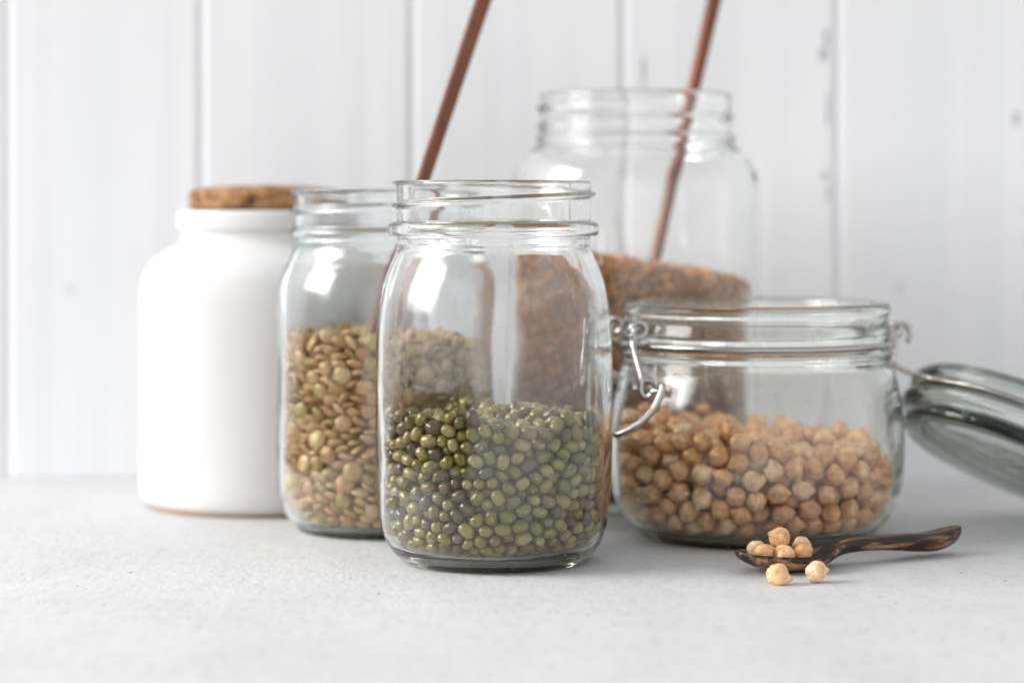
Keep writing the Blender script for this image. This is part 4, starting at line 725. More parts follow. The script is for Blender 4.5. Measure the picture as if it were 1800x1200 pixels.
304,34,315,-50,-65,50,90, 234,200,300,77,59,17,100, 112,134,405,64,51,36,99, 109,-199,407,-36,-46,50,89, -9,-116,442,-60,-43,14,104, 180,240,341,53,75,21,108, 42,267,331,-4,-29,94,99, 7,341,329,-37,-36,54,95,
75,329,332,-39,-52,53,107, -228,206,327,-41,-70,56,102, -309,10,298,37,-11,-57,94, -94,328,309,24,30,68,93, 31,15,417,-33,-92,12,98, 13,215,395,66,-64,-37,94, 182,293,344,94,-27,4,107, 247,148,368,-31,19,90,99,
-247,162,324,70,-51,-38,102, 279,50,342,91,26,23,94, -101,246,403,24,36,36,113, 193,-22,473,-30,23,-30,100, -235,255,330,-74,-27,23,96, -147,309,316,-12,-93,-25,102, 176,-28,434,8,-14,-39,105, 81,-157,405,13,8,77,99,
102,10,405,80,-46,-35,93, 13,-18,400,35,91,10,104, -159,232,345,-22,-96,-13,105, 133,292,332,-60,68,35,98, -43,-141,420,90,10,-38,93, 240,248,303,-35,-64,-32,105, -4,124,438,31,-5,-24,114, 199,230,304,80,-12,-5,90,
300,159,299,-30,-32,23,97, -80,-91,448,-18,-1,82,98, -200,237,326,35,-64,51,86, -17,6,440,-30,8,-94,113, 241,187,342,-94,17,-17,103, 132,45,412,14,-62,-52,101, -26,83,444,-27,-1,-94,97, -99,113,430,-37,29,-85,88,
255,233,347,45,43,75,104, 95,89,455,-46,-81,34,108, -275,128,349,53,-82,9,104, -55,112,430,37,-71,58,97, 203,-91,407,3,-41,87,96, -268,80,349,-85,9,32,102, 65,-19,412,-55,6,40,104, -122,-64,441,-40,14,-50,98,
255,32,394,-15,-8,-42,93, 99,287,352,-56,53,-38,98, -290,186,358,27,2,-68,91, -279,-7,328,75,-31,20,93, 140,-59,439,-76,1,14,98, -158,93,405,-79,27,-30,98, 285,139,346,-32,-18,58,114, -173,2,408,-6,98,-14,104,
297,-51,326,-19,60,51,101, 26,157,415,54,-63,-24,97, -31,346,339,5,76,-8,95, 51,-144,440,55,-48,-56,104, 272,-5,340,-53,77,-29,106, -162,276,338,-48,-79,-35,87, -281,27,270,-10,24,-41,107, -93,198,393,11,-25,32,103,
-183,258,271,-88,-33,10,92, -60,-6,420,-64,-36,42,105, 57,80,435,-81,40,26,99, 169,255,269,-20,0,95,108, -1,119,396,9,43,89,92, 22,301,266,-7,-46,80,107, 39,342,258,12,82,-16,105, 241,144,276,16,39,88,92,
155,308,301,54,-28,-9,101, -281,198,275,-13,35,-81,109, 216,270,267,29,55,74,95, -116,325,276,-41,17,25,101, 101,85,411,-62,-1,-24,110, -46,-95,417,61,-7,-1,104, -139,47,407,-90,-22,1,107, -270,139,277,19,-33,84,105,
180,74,411,61,-61,-5,97, -185,37,427,12,-4,23,90, -254,179,363,43,-48,-52,87, 101,-139,436,-74,33,-16,95, -209,94,411,-26,37,-88,101, -314,143,356,-53,-1,57,102, -84,-204,419,-17,-76,-49,86, 94,43,438,-51,-44,72,106,
141,-120,421,-71,19,38,99, 6,169,453,-50,-29,76,111, 231,160,406,71,54,35,98, 315,-11,344,-67,-71,-12,97, 240,74,398,-96,11,-7,92, 57,277,370,36,-90,-9,101, 5,275,381,6,-4,99,105, -288,29,351,9,33,53,94,
-52,156,441,-11,4,-98,107, -298,56,385,-82,12,3,111, 26,-37,439,5,-10,61,103, 267,179,286,-48,86,7,95, -14,48,414,-46,-86,7,100, -84,29,399,-40,72,53,100, 151,109,400,-81,-56,4,94, -9,342,242,-87,1,46,108,
78,289,259,96,-13,21,107, -166,303,273,-45,-45,-6,99, -157,251,303,15,22,43,102, 82,137,440,-61,22,74,106, 143,317,368,-1,14,96,94, 41,337,308,-74,-65,6,98, 130,115,436,89,26,-6,94, 133,49,461,-36,-81,28,100,
-70,337,348,7,77,4,104, -191,-46,406,53,-5,45,111, 62,-55,451,-62,6,54,97, 300,27,369,-84,-15,21,104, 243,202,382,-41,-75,50,106, 246,-15,407,44,26,71,103, 296,93,367,45,-12,72,104, 193,216,379,91,7,-6,92,
6,306,355,-66,-60,-35,96, 110,251,377,-9,93,-33,97, -54,46,434,-80,47,-18,105, -65,204,431,-63,61,-37,95, 169,-96,438,68,-62,7,98, 220,263,347,5,42,-69,94, -58,278,383,-51,-5,-69,114, -145,-25,431,-59,-27,12,97,
-127,271,360,74,66,-9,110, -254,139,382,-86,-26,18,86, -297,161,390,7,-10,93,109, -150,225,395,-42,75,-36,102, 45,42,445,-19,-83,47,99, -214,212,369,35,-81,-28,107, 78,4,441,53,-23,-18,88, -43,118,467,-56,51,-51,94,
-162,143,413,10,-27,44,102, -189,-95,417,-84,-3,-42,107, -19,207,429,-7,-79,-50,106, 13,-154,456,-53,-57,41,96, 91,333,372,-14,-95,-14,107, -267,-54,360,65,-46,-38,89, -150,313,362,67,-3,31,94, 282,87,289,-12,6,82,105,
214,-52,405,-91,23,24,101, 262,84,328,-25,91,-23,105, -228,262,291,-77,-18,34,88, 293,15,276,-17,-61,53,106, 315,-27,251,84,11,-35,99, -314,149,303,71,38,-52,89, 314,128,275,34,-92,13,99, 115,326,276,-21,18,88,87,
-194,213,292,-46,47,-71,100, -54,282,299,-1,40,90,109, 15,-141,413,-83,-53,15,110, 226,154,320,13,78,14,95, -62,337,263,-6,-80,-54,110, 120,-5,437,39,47,52,92, 114,-88,407,-15,40,-83,111, -228,53,423,61,2,-56,102,
-186,252,388,30,15,17,104, -146,23,446,-53,78,-24,105, -228,-19,422,41,-12,-77,113, 227,34,425,28,9,64,104, -29,166,477,-73,66,-14,101, 215,206,415,-47,85,18,106, 201,285,382,93,-30,-11,86, 137,-169,433,-68,-63,13,94,
-100,291,388,25,-65,44,86, -104,-173,430,18,75,-32,95, -32,-79,454,-93,-13,24,101, -260,227,358,63,-4,50,110, 283,102,414,18,-67,-69,104, -115,321,341,65,74,1,96, 152,267,367,4,52,65,99, -201,274,354,62,-38,-41,100,
309,141,385,-90,-27,14,103, -92,-31,448,80,57,-4,90, 176,297,260,76,1,-42,98, -130,269,264,-71,38,-11,109, 125,277,271,-68,-58,-10,100, -275,81,280,-54,-35,21,86, -235,217,284,49,7,58,92, -282,108,246,-51,39,-75,101,
166,-54,403,-41,-67,57,98, 103,-43,416,-74,-1,36,110, -66,292,242,2,16,68,86, -188,59,393,-90,-39,-1,103, -77,134,393,-82,20,-47,103, 57,-73,407,-32,64,68,101, 44,304,224,-67,-58,-30,97, 292,9,408,10,1,-90,96,
200,-167,412,24,51,32,92, -101,43,441,94,-21,-21,94, -23,-170,445,10,-7,-58,91, 84,300,396,-74,28,12,94, 191,162,405,21,57,27,97, 180,252,404,11,-80,49,107, -186,185,402,30,-6,-50,104, -255,28,400,50,71,22,96,
-104,330,384,-8,90,-35,104, -177,296,388,-43,-22,-2,97, -223,-69,431,-50,76,38,98, 114,1,475,6,8,34,96, -150,-131,423,19,-21,-32,100, 287,190,415,86,-47,1,114, 116,164,449,-67,62,2,97, -208,136,399,33,35,-13,103,
-33,322,378,17,9,-54,101, -274,207,398,-46,73,-34,106, 142,-6,405,24,30,61,98, 90,258,322,97,-17,7,86, -309,152,259,-32,-26,47,102, 188,263,236,82,-16,15,86, -241,249,259,89,37,-11,92, 163,20,435,7,22,22,101,
121,-150,396,-17,-15,78,106, 296,180,260,84,-43,29,91, -301,61,247,2,23,-74,94, 201,117,398,-9,9,1,106, 5,338,392,-34,-23,68,107, 293,60,397,-6,84,50,112, 145,-24,463,-60,-41,40,91, 35,297,406,-19,-95,1,98,
43,308,344,-60,56,50,88, 41,253,412,64,20,55,90, -139,273,402,-21,72,-65,97, -232,174,395,92,1,-7,94, 148,77,433,-69,18,-46,89, 116,180,410,-94,6,19,99, -261,-65,399,13,34,-79,99, -127,79,442,-87,-24,-30,95,
-70,-235,435,-93,-15,27,96, 76,259,399,-56,74,-22,86, -99,164,423,58,70,35,103, -52,-126,465,92,32,16,108, -47,-29,458,97,-20,-2,98, -244,-99,453,-5,4,94,98, -7,47,453,-2,-99,6,95, -121,-136,464,-23,93,11,101,
270,33,435,-51,49,-61,111, 70,181,427,-82,-49,23,99, 102,-47,463,-35,-8,55,100, 232,-62,440,-60,-50,33,99, -109,208,447,59,49,4,110, -152,197,431,22,-42,85,105, 85,-94,446,90,-3,10,111, -168,-63,449,-49,-39,-62,98,
-149,114,442,-23,92,-30,105, 126,286,396,54,-69,40,96, 25,11,458,-85,34,8,92, 229,251,388,-59,-40,7,102, 19,79,460,-90,22,-34,92, 6,263,421,8,-19,56,95, 19,76,417,7,12,77,104, 265,219,264,-72,49,20,103,
139,249,306,-1,-8,-7,114, -136,318,242,70,31,-8,96, -154,258,228,32,-20,85,102, 296,-3,222,-71,10,37,102, -262,174,243,-24,-1,-70,104, -203,280,247,23,-76,-56,94, 268,145,419,33,-49,62,105, -134,164,450,-69,57,25,92,
278,117,453,-30,91,-24,105, 56,88,482,9,-13,83,103, -24,296,415,-34,38,-71,108, -271,216,442,89,35,-17,95, 20,122,476,-58,62,-36,96, 50,160,470,-17,51,19,99, 111,328,410,17,-16,94,104, 233,87,437,-9,39,-90,108,
-138,241,438,69,60,-1,97, -65,12,460,-68,-22,-26,97, -145,-100,452,-28,-77,-55,94, -182,46,469,73,-13,-44,96, -69,311,406,20,16,8,86, -28,296,262,89,-42,1,108, 257,167,243,-29,40,-54,109, 85,332,241,8,-31,92,107,
293,82,243,-59,-61,-14,106, 131,315,246,-34,-8,75,92, -274,-22,248,12,-42,-76,100, -101,-87,412,62,-76,1,94, -317,116,214,0,91,37,93, 214,218,264,3,-2,83,110, 325,114,238,-49,-9,79,98, -39,335,213,46,-56,-37,95,
-264,132,210,34,0,71,98, 191,-126,413,-50,-46,-71,86, -270,166,427,3,-18,90,110, -53,-197,448,-27,-22,-45,101, 34,204,428,-89,-33,-8,95, 162,306,407,24,-41,80,101, -51,308,445,40,-19,26,103, 218,132,436,-89,15,-6,105,
-272,-18,416,-32,-36,57,97, -269,68,418,48,-85,4,98, -185,-8,447,40,-28,-86,86, 91,219,415,30,22,-38,92, -226,-141,443,-74,-8,9,101, 92,281,434,-44,38,-44,106, -185,76,438,13,-95,4,98, -295,102,394,-66,-25,65,109,
38,345,364,-25,37,87,98, -169,297,216,-44,-10,24,100, 275,115,207,-74,-9,-38,114, 295,35,237,-2,93,30,99, 189,227,209,46,-13,-84,103, 61,-115,410,9,-33,-93,92, 218,194,225,-4,1,87,96, -214,197,252,20,33,-89,101,
-235,243,401,11,-9,-48,108, -208,276,420,87,34,-20,102, 129,241,419,-75,9,-25,104, -251,104,397,-90,-32,-26,86, 244,243,434,-28,-53,74,110, -154,80,468,-51,78,33,89, -42,343,420,0,-90,-37,104, -124,-213,433,47,-1,-54,97,
88,-176,440,0,-52,79,89, 167,204,418,52,-52,-57,108, -220,113,448,80,44,2,101, 161,152,439,-79,35,-36,109, 195,-74,461,-16,16,80,106, 142,275,439,-83,6,32,106, 181,104,439,2,83,50,99, -307,151,446,30,94,9,91,
-270,63,226,27,-48,-24,92, -288,96,195,-27,-10,-74,86, 279,128,254,46,36,3,88, -33,279,216,28,-42,68,103, -299,162,216,73,52,14,110, -230,168,219,39,49,46,95, 251,164,199,61,-7,-33,102, 77,328,203,28,-41,-62,87,
-40,334,170,6,-93,27,101, 13,229,451,-12,-20,-82,97, -165,294,437,10,40,79,110, 52,289,441,-6,-43,54,86, -215,25,456,61,-35,-49,103, 110,239,457,-79,-11,-10,105, 85,196,461,62,-76,11,94, 127,204,440,-54,2,-11,91,
-206,-37,461,58,-19,-12,97, -269,74,459,-51,33,-64,105, -195,164,440,-56,-60,26,114, 231,-49,481,-77,-38,28,100, -49,52,475,-73,-29,17,94, 265,70,465,74,-31,-35,89, -135,314,411,-90,13,-26,100, -178,241,428,-42,58,-40,103,
235,-16,448,14,65,-74,100, -45,223,469,-79,13,-36,113, 196,242,441,2,-15,67,96, 292,-44,211,76,-20,4,102, 240,237,233,-55,-71,16,109, 143,254,228,-41,-18,-88,98, -155,226,263,30,0,-94,111, -86,330,224,-13,76,-62,108,
120,287,217,-16,-6,11,96, -110,284,226,-1,86,-45,109, 161,304,217,-72,16,65,93, -198,236,234,-20,-86,-39,108, 192,191,452,72,7,-2,96, -294,181,468,66,48,-55,96, -93,335,424,-19,37,-87,88, -230,199,433,-7,8,-82,109,
-259,20,446,58,76,5,114, -203,280,465,29,-87,-36,103, 215,116,477,51,-10,58,102, -236,244,455,-39,15,75,112, 48,339,412,-83,23,22,114, -111,3,463,66,61,-14,103, 238,26,469,-2,8,64,100, -68,257,434,44,-87,15,106,
279,207,455,-44,-80,38,96, 217,268,207,-5,74,5,86, -105,276,183,-56,-44,66,98, -269,199,202,-31,-91,24,98, 30,339,203,-99,3,-2,106, 58,329,166,7,97,-20,103, 175,265,195,-45,86,2,99, -142,-35,472,-92,7,-5,101,
1,342,434,-62,77,1,93, 215,273,464,29,-27,88,87, -76,-169,472,60,-37,0,101, 140,93,469,-42,23,23,95, -181,-126,448,-3,-33,41,86, -114,-77,481,-40,52,-56,102, -202,-85,464,-26,42,-36,103, -188,214,460,1,77,-56,99,
61,-19,475,92,7,1,114, -260,-52,446,32,-55,-71,108, 7,300,446,-34,16,11,93, 85,158,487,50,-47,64,87, 241,190,446,48,30,75,104, -296,23,412,87,-9,25,93, -225,-150,225,-93,-15,1,93, -73,321,140,-97,-16,-13,92,
29,298,181,91,-12,-19,97, -128,315,194,-36,-40,3,101, -89,327,178,-4,84,-37,96, 126,268,182,-79,20,-43,106, -220,-1,490,32,-12,47,105, 247,150,466,-8,-98,-11,102, -174,-81,498,-25,-81,-8,103, 59,238,448,-70,39,-23,99,
143,134,478,-16,23,93,109, -32,347,459,-4,78,-60,89, 191,58,454,-6,-76,62,105, 160,242,458,-40,-55,19,97, -266,117,434,-44,63,63,104, -148,-172,443,-2,-34,-93,98, 126,319,451,-73,19,10,114, 204,282,420,-58,16,-27,95,
-210,266,201,-35,77,23,108, 292,57,199,44,13,36,100, 277,199,216,0,-25,84,103, -304,139,175,-73,-25,59,107, 302,155,221,-43,55,61,110, 119,320,195,4,-57,77,94, -204,-131,483,60,27,43,103, -19,260,458,-72,7,-55,108,
-252,38,485,11,10,16,95, 73,332,449,79,-43,-37,108, -143,-111,497,20,-37,44,101, -121,-173,482,-17,66,-22,99, 29,45,482,-58,-12,2,88, 178,298,453,-56,19,-19,94, -256,181,463,31,-27,-67,87, -266,-16,484,-2,-16,79,108,
-67,299,199,63,23,15,97, 195,-4,400,-17,-39,58,110, 233,236,188,73,16,15,105, -247,235,219,-37,16,-87,110, -285,74,164,-46,33,-71,96, -274,185,161,-53,-32,35,110, -210,213,196,-29,17,36,109, 278,81,166,89,-22,-37,107,
66,313,128,-8,-54,83,100, 110,311,155,22,23,92,109, 158,297,171,18,-3,93,100, -145,247,149,-24,69,-43,94, -264,116,163,2,-21,-15,103, -160,257,467,26,-70,-62,95, 298,164,455,75,11,13,99, 227,69,482,61,-57,5,96,
-304,47,445,-7,42,64,105, 152,178,471,-57,-47,64,92, 198,38,491,-62,18,-12,98, 244,-177,466,53,82,18,99, 216,-96,498,-71,68,15,96, 29,339,462,-6,-35,66,100, -255,-76,485,-12,-16,-83,99, 40,199,470,-9,-31,-91,99,
-295,21,170,-12,-2,56,108, 31,273,139,9,-22,45,105, 15,305,490,-52,61,25,97, -303,68,483,-15,-18,-55,93, -224,-48,495,-72,43,-3,90, -103,284,435,-54,-26,35,113, -308,99,448,-48,-80,-18,103, -226,73,472,-11,34,-17,101,
-246,-125,486,30,12,-77,98, 107,280,471,79,56,-18,86, -243,135,476,47,-70,6,105, 208,-130,459,-66,42,-42,109, 0,209,494,-22,32,-78,109, -248,157,181,-43,79,-27,97, 295,160,173,25,9,93,89, 254,201,176,48,-37,2,96,
-180,243,170,82,-19,18,97, -59,287,159,-6,44,-88,108, 182,226,154,5,57,-33,95, -172,288,174,27,15,20,108, 281,13,152,-87,8,10,102, 270,131,157,-12,16,-28,114, 273,187,147,50,-53,-17,87, 200,265,161,-54,-12,-32,106,
-130,320,454,25,-90,-24,97, 28,270,463,-68,-19,-15,91, 99,244,494,-9,-9,-36,87, -81,333,461,-32,-2,37,101, -185,-34,498,-3,7,-32,100, -29,300,490,30,3,-71,114, 144,246,148,-45,9,26,99, 153,285,132,-3,-70,69,92,
216,239,132,94,-15,25,103, -242,232,171,16,-70,-60,107, -174,273,134,85,23,3,103, -124,302,145,48,8,18,112, -276,-26,132,8,-29,46,86, -269,20,133,3,-24,91,91, -285,153,129,36,-85,6,86, -218,186,162,43,64,50,101,
270,-20,126,-15,36,90,99, 266,161,118,30,88,22,106, 166,252,106,-93,8,-21,111, 232,196,134,-32,-39,-81,102, 204,211,99,27,-11,-32,101, -96,290,114,50,76,-19,89, 21,302,107,-63,-62,-41,107, 115,283,109,77,-23,-49,106,
-242,209,129,-45,84,-14,104, -203,236,126,-15,57,64,99, -165,245,99,52,9,-21,101, -130,269,113,-17,-21,-51,104, 115,187,492,-8,-10,-59,109, -283,130,474,23,23,-69,88, -264,63,125,9,24,-55,95, -287,82,100,-28,10,30,93,
-270,122,108,-2,63,61,101, -245,152,138,-60,66,-27,109, 289,59,97,62,69,28,95, 248,133,96,-4,-79,-23,87, -57,294,110,-60,15,74,105, 68,284,97,19,78,57,100]
D_LENTIL = [
-94,-341,279,60,-34,28,114, 65,-344,206,-23,60,72,108, 66,-347,552,-40,-65,-49,105, -131,-328,619,-11,63,69,109, -222,-275,386,-73,-23,-51,119, -51,-350,576,-47,37,43,107, -25,-354,740,10,61,-77,103, -121,-324,237,56,-12,5,117,
-128,-331,448,-33,-67,-63,102, -27,-351,656,-47,38,57,103, 129,-331,622,-10,-65,-60,104, 269,-230,674,37,66,-11,119, -16,-350,534,-46,-30,-33,105, 290,-202,284,-49,44,-74,118, -33,-346,485,-37,-29,-45,109, -184,-301,333,42,56,70,113,
28,-341,690,31,24,-72,113, 85,-344,704,-28,-66,-45,95, 149,-311,280,-44,12,22,106, 4,-348,607,-40,-31,-72,106, -129,-318,170,-18,51,63,100, -209,-284,557,14,60,71,106, -269,-229,297,-48,-44,74,111, 133,-313,472,-21,-27,-61,113,
-68,-321,204,18,5,28,119, -178,-296,757,-9,83,-53,100, -149,-307,564,-31,21,53,109, -282,-210,670,79,3,-45,112, -57,-347,693,-43,25,32,95, 76,-327,135,-47,-26,-12,91, -280,-218,486,-65,-3,-56,102, 28,-347,430,-36,29,74,97,
205,-291,649,40,-51,74,87, 187,-296,576,14,-49,-76,100, 277,-207,437,-48,-2,56,119, -39,-337,345,25,13,-83,105, 197,-282,346,-23,-34,-14,111, 201,-280,737,7,-40,-87,103, 189,-285,300,4,-38,-73,117, -303,-174,406,28,45,76,119,
25,-344,507,-30,-22,-36,99, -193,-299,639,-51,-34,-72,92, -11,-342,447,-28,18,55,106, 223,-238,151,32,-20,87,102, -28,-337,138,-50,29,48,84, 58,-336,340,24,-1,42,101, -225,-275,301,2,64,57,95, -144,-315,737,-38,13,-22,99,
71,-334,411,-26,19,89,104, 238,-264,337,-29,-52,-15,97, 182,-281,132,-20,-51,-57,87, 256,-226,404,-30,28,77,109, -235,-266,604,-49,-31,-77,98, 105,-318,242,14,-25,30,104, 6,-340,720,18,-41,35,108, 115,-322,528,-30,3,49,104,
109,-319,657,-23,14,52,115, -173,-286,272,7,14,-78,110, 236,-236,194,-23,-13,25,111, 73,-335,490,5,-29,-95,98, 210,-273,701,2,-38,-89,100, -87,-325,660,-19,-13,-90,112, -38,-336,253,-11,32,-82,96, 267,-231,556,41,-39,-79,100,
-214,-266,248,2,37,73,111, -211,-235,136,-28,10,62,119, -238,-247,730,52,-18,-71,118, 63,-330,733,-27,14,66,108, -169,-300,527,-7,-40,-88,98, 312,-152,631,58,-15,56,103, 219,-259,405,-20,24,65,102, -99,-325,732,70,-53,-21,111,
245,-228,260,4,18,-47,110, -27,-336,289,-15,-10,-61,111, -251,-247,207,-35,46,9,93, 304,-179,677,-52,-23,28,100, -43,-338,393,-25,7,-17,104, -155,-302,376,0,-25,-96,103, 206,-240,108,-46,21,72,97, 141,-306,359,-28,-6,-41,109,
108,-336,311,9,-50,-85,82, 158,-305,442,-30,10,59,97, 175,-293,680,-19,19,93,100, -124,-314,537,-16,-42,-13,102, -169,-296,704,-21,16,55,102, -142,-303,682,-12,-11,-35,114, -242,-234,523,-18,-8,-29,110, 10,-349,569,-42,13,-1,91,
126,-314,139,-53,23,65,81, -72,-332,452,4,29,71,105, -92,-333,486,-2,35,80,96, 277,-224,516,-59,-10,58,93, -77,-327,357,-11,-26,50,109, 151,-298,236,-21,-6,52,114, 26,-341,472,-24,8,39,99, 272,-187,180,22,-12,-95,116,
18,-343,393,2,-33,-93,98, 295,-163,733,14,-25,72,104, -207,-271,212,-36,4,-58,102, -72,-326,536,-9,8,-71,116, 44,-316,162,21,-5,-80,117, 245,-241,725,-38,-19,57,113, -109,-320,399,-13,10,45,106, 0,-337,314,-12,9,-12,108,
-117,-320,326,3,25,82,103, 144,-221,731,-23,64,72,102, -163,-258,99,-16,-22,-75,99, -238,-250,658,-27,-19,-81,92, -126,-312,355,-15,8,92,107, 2,-290,99,9,-18,47,106, 9,-334,256,-23,0,-88,107, 95,-326,275,-16,16,75,99,
23,-312,126,-3,-7,-39,111, 42,-349,374,-42,-2,16,81, 163,-293,641,-29,25,-61,111, -168,-300,406,-24,-15,-77,94, 147,-293,177,-6,-16,29,106, -265,-215,735,-66,-31,41,95, 145,-310,506,-31,4,70,102, 58,-337,298,3,23,96,95,
-181,-289,591,25,22,93,107, -290,-161,181,-25,-12,-81,111, -171,-294,480,-26,-8,-88,104, 131,-312,415,-9,-11,-63,104, -113,-277,113,29,5,2,104, -270,-215,433,-8,40,56,103, -232,-248,425,-27,-14,-26,101, -201,-257,175,-17,2,-97,111,
42,-336,271,13,17,97,99, 71,-329,457,-10,-9,47,108, -144,-307,650,-29,27,45,100, 11,-330,191,-20,-1,-93,104, -217,-270,480,-38,-8,-84,95, 101,-313,437,5,-30,-82,100, 330,-116,731,28,-48,-76,106, 155,-300,704,-9,-32,21,104,
25,-350,638,4,43,89,81, -334,-110,209,-69,17,-51,105, 229,-164,764,15,1,-97,108, 104,-324,583,3,17,-54,95, -291,-183,576,-34,38,-55,113, 205,-287,461,40,-30,-86,82, 167,-288,206,-6,14,79,105, -173,246,754,66,-20,63,102,
89,-326,381,-7,3,48,104, 198,-278,508,7,-24,-74,100, 74,-330,637,-4,5,68,103, -275,-158,134,17,-14,96,108, 183,-273,168,-17,-18,35,103, 5,-340,360,-8,33,-9,95, 156,-300,594,8,-29,-18,103, -65,-328,167,-27,4,-37,92,
-260,-216,624,-19,18,40,109, 8,-340,225,-22,-8,-56,91, 277,-174,150,-17,15,91,97, -237,-244,455,6,21,85,103, -341,-104,630,68,29,66,97, 145,-298,552,-49,5,70,86, -202,-238,105,-4,-32,-94,89, 178,-288,415,28,-16,-76,102,
-108,-245,763,6,10,93,112, -135,-310,296,-14,-14,-57,107, 188,-266,260,-20,4,89,115, 74,-334,611,-12,18,50,90, -100,-301,130,3,16,-18,97, 274,-201,241,4,35,-86,95, 205,-268,603,-21,7,81,105, 43,-335,598,-10,39,59,92,
240,-235,624,10,-9,-98,110, 46,-281,95,14,13,-88,94, 274,-211,367,10,-45,-27,99, 239,-245,296,-1,25,-51,93, 178,-287,386,20,-20,-65,102, -61,-275,95,7,17,-77,102, 278,-189,606,-12,-24,-57,110, 103,-330,358,-11,-23,-79,84,
323,-115,469,-38,6,91,112, -142,-312,495,1,39,43,98, -204,-267,713,8,-17,-63,110, 292,-186,576,-12,-41,-28,105, -293,-176,745,-10,33,40,107, 212,-256,218,11,-11,-83,105, -92,-325,588,-23,-8,67,102, -200,-274,678,-11,-8,-79,99,
106,-315,183,-15,5,98,96, -39,-334,222,2,21,7,96, 225,-255,434,-18,-2,47,99, 125,-316,705,24,-28,-35,94, -149,-284,147,-5,34,-51,104, 339,-99,230,-52,-32,55,95, -31,-340,417,-11,0,-17,93, 255,-225,595,-14,-4,-25,96,
291,-173,213,-28,-3,75,102, 310,-141,563,-43,28,55,101, 281,-128,120,-3,-32,59,117, 124,-314,333,-3,-12,-84,104, 218,-268,554,-13,-25,-28,86, 300,-161,486,-16,-25,-3,104, 150,-252,99,12,10,-38,96, 306,-157,518,24,-23,-92,99,
132,-313,209,-8,39,35,81, 218,-256,485,-9,3,94,110, -102,-325,697,1,35,-16,90, -82,-332,424,-5,-4,1,89, -42,-298,113,4,4,-43,112, -187,-262,430,-36,39,-83,101, -113,-256,84,-2,-13,-98,104, 185,-287,536,-3,-10,-97,92,
139,-312,390,0,3,74,89, -58,-336,314,-11,-4,-65,94, 264,-182,123,4,-19,-75,97, -170,-271,133,6,20,-51,90, -38,-311,609,0,-25,-96,115, -298,-162,214,-13,26,31,99, 292,-181,351,-29,2,93,96, 326,-87,435,52,-8,-43,107,
-106,-325,514,6,-6,-96,91, -70,-315,139,-7,22,-23,92, -73,-334,632,8,0,-71,88, 56,-325,239,-8,-28,-30,94, -236,-223,170,2,18,-61,104, 260,-216,323,-6,-13,89,101, 340,-54,628,-8,-47,32,118, -23,-331,179,-9,0,-34,90,
196,-279,237,-28,-16,72,90, -167,-290,188,-13,14,18,96, -222,-252,334,-23,0,42,108, 177,-294,483,-18,-6,-34,85, 241,-160,94,-13,-2,-80,102, 300,-162,325,-9,-27,11,103, 52,-339,659,-18,3,75,86, 144,-289,308,15,-9,-97,115,
-260,-186,155,2,3,53,112, 121,-236,83,4,9,26,97, 307,-139,369,-20,-2,63,112, -281,-184,242,-13,-7,-62,102, 248,-244,460,-20,-25,14,83, 310,-130,192,-20,-18,41,105, 207,-254,373,-9,3,71,99, 270,-205,473,-14,-11,9,101,
-258,-215,230,-16,7,65,98, 217,-236,524,-12,-18,6,110, 162,15,761,45,17,-64,99, 36,-18,756,5,-8,1,89, 338,-93,553,-3,-52,-17,106, -263,-221,346,-32,12,-76,95, -304,-146,267,-25,17,-93,105, 352,-65,364,-11,-62,3,87,
306,-155,243,-35,-19,22,99, -292,-173,285,-26,36,-63,117, -313,-130,688,5,27,80,108, -280,-192,710,24,7,87,98, 65,-247,77,-7,1,20,109, 230,-228,677,8,-36,-19,103, 237,-222,502,-1,-29,-71,89, -242,-233,569,-1,9,-51,110,
-170,-295,450,-9,4,12,94, 196,-108,761,-25,23,93,96, 318,-106,343,3,-5,66,111, 290,-181,396,-25,-11,33,99, 132,-280,113,13,-3,-85,90, -348,-71,330,-71,-30,62,98, -262,-222,548,-1,16,54,84, -164,-293,224,7,3,78,98,
-301,-155,640,-8,19,6,107, 91,-288,107,51,69,29,93, -56,-318,495,-34,-12,-35,112, 331,-98,387,13,-35,-74,95, -309,-154,565,45,5,86,99, 114,-148,741,-5,31,-78,94, -313,-150,536,10,44,13,92, 295,-184,545,-33,-17,54,89,
302,-154,430,-27,-20,93,102, -280,-189,531,9,16,64,105, -21,88,755,-27,21,93,91, -253,-217,396,0,-10,91,103, -89,-333,380,4,-8,-85,81, 227,-258,581,11,-6,-39,81, -292,-168,349,3,-10,-92,106, -305,-147,718,23,-9,82,98,
32,85,764,-14,-6,82,111, 306,-144,296,-10,-41,69,104, 81,-286,150,-21,-3,86,119, 307,-150,699,-20,-28,13,109, 296,-138,160,-15,15,96,107, -300,-136,611,9,2,-37,103, 271,-206,717,-2,-37,33,83, -311,-146,367,-4,-4,97,85,
-305,-140,324,1,-2,-93,110, -3,-312,334,-1,10,67,93, 4,-259,75,-7,-13,-53,96, 345,-22,720,28,-37,-64,117, 249,-192,743,-7,3,33,105, -54,-248,73,-4,4,98,97, 146,-268,720,-19,-15,6,100, 346,-70,518,52,-9,-83,96,
46,-314,317,-13,-2,-55,99, -326,-94,578,-28,-2,-92,112, 331,-76,659,11,-25,-26,106, 351,-42,601,43,-22,-77,81, 154,-82,751,85,19,-34,88, 282,-194,638,7,-6,7,89, 41,-312,518,-27,-10,-41,119, 321,-109,512,-25,32,41,97,
-220,-183,90,-3,3,72,113, -260,-143,95,-6,20,92,102, -306,-96,166,-4,13,98,119, 238,-226,353,-22,-42,20,112, -319,-63,119,-20,34,-27,113, -15,-307,157,-1,4,94,87, 93,-307,543,-16,36,91,110, -266,-222,599,26,9,92,82,
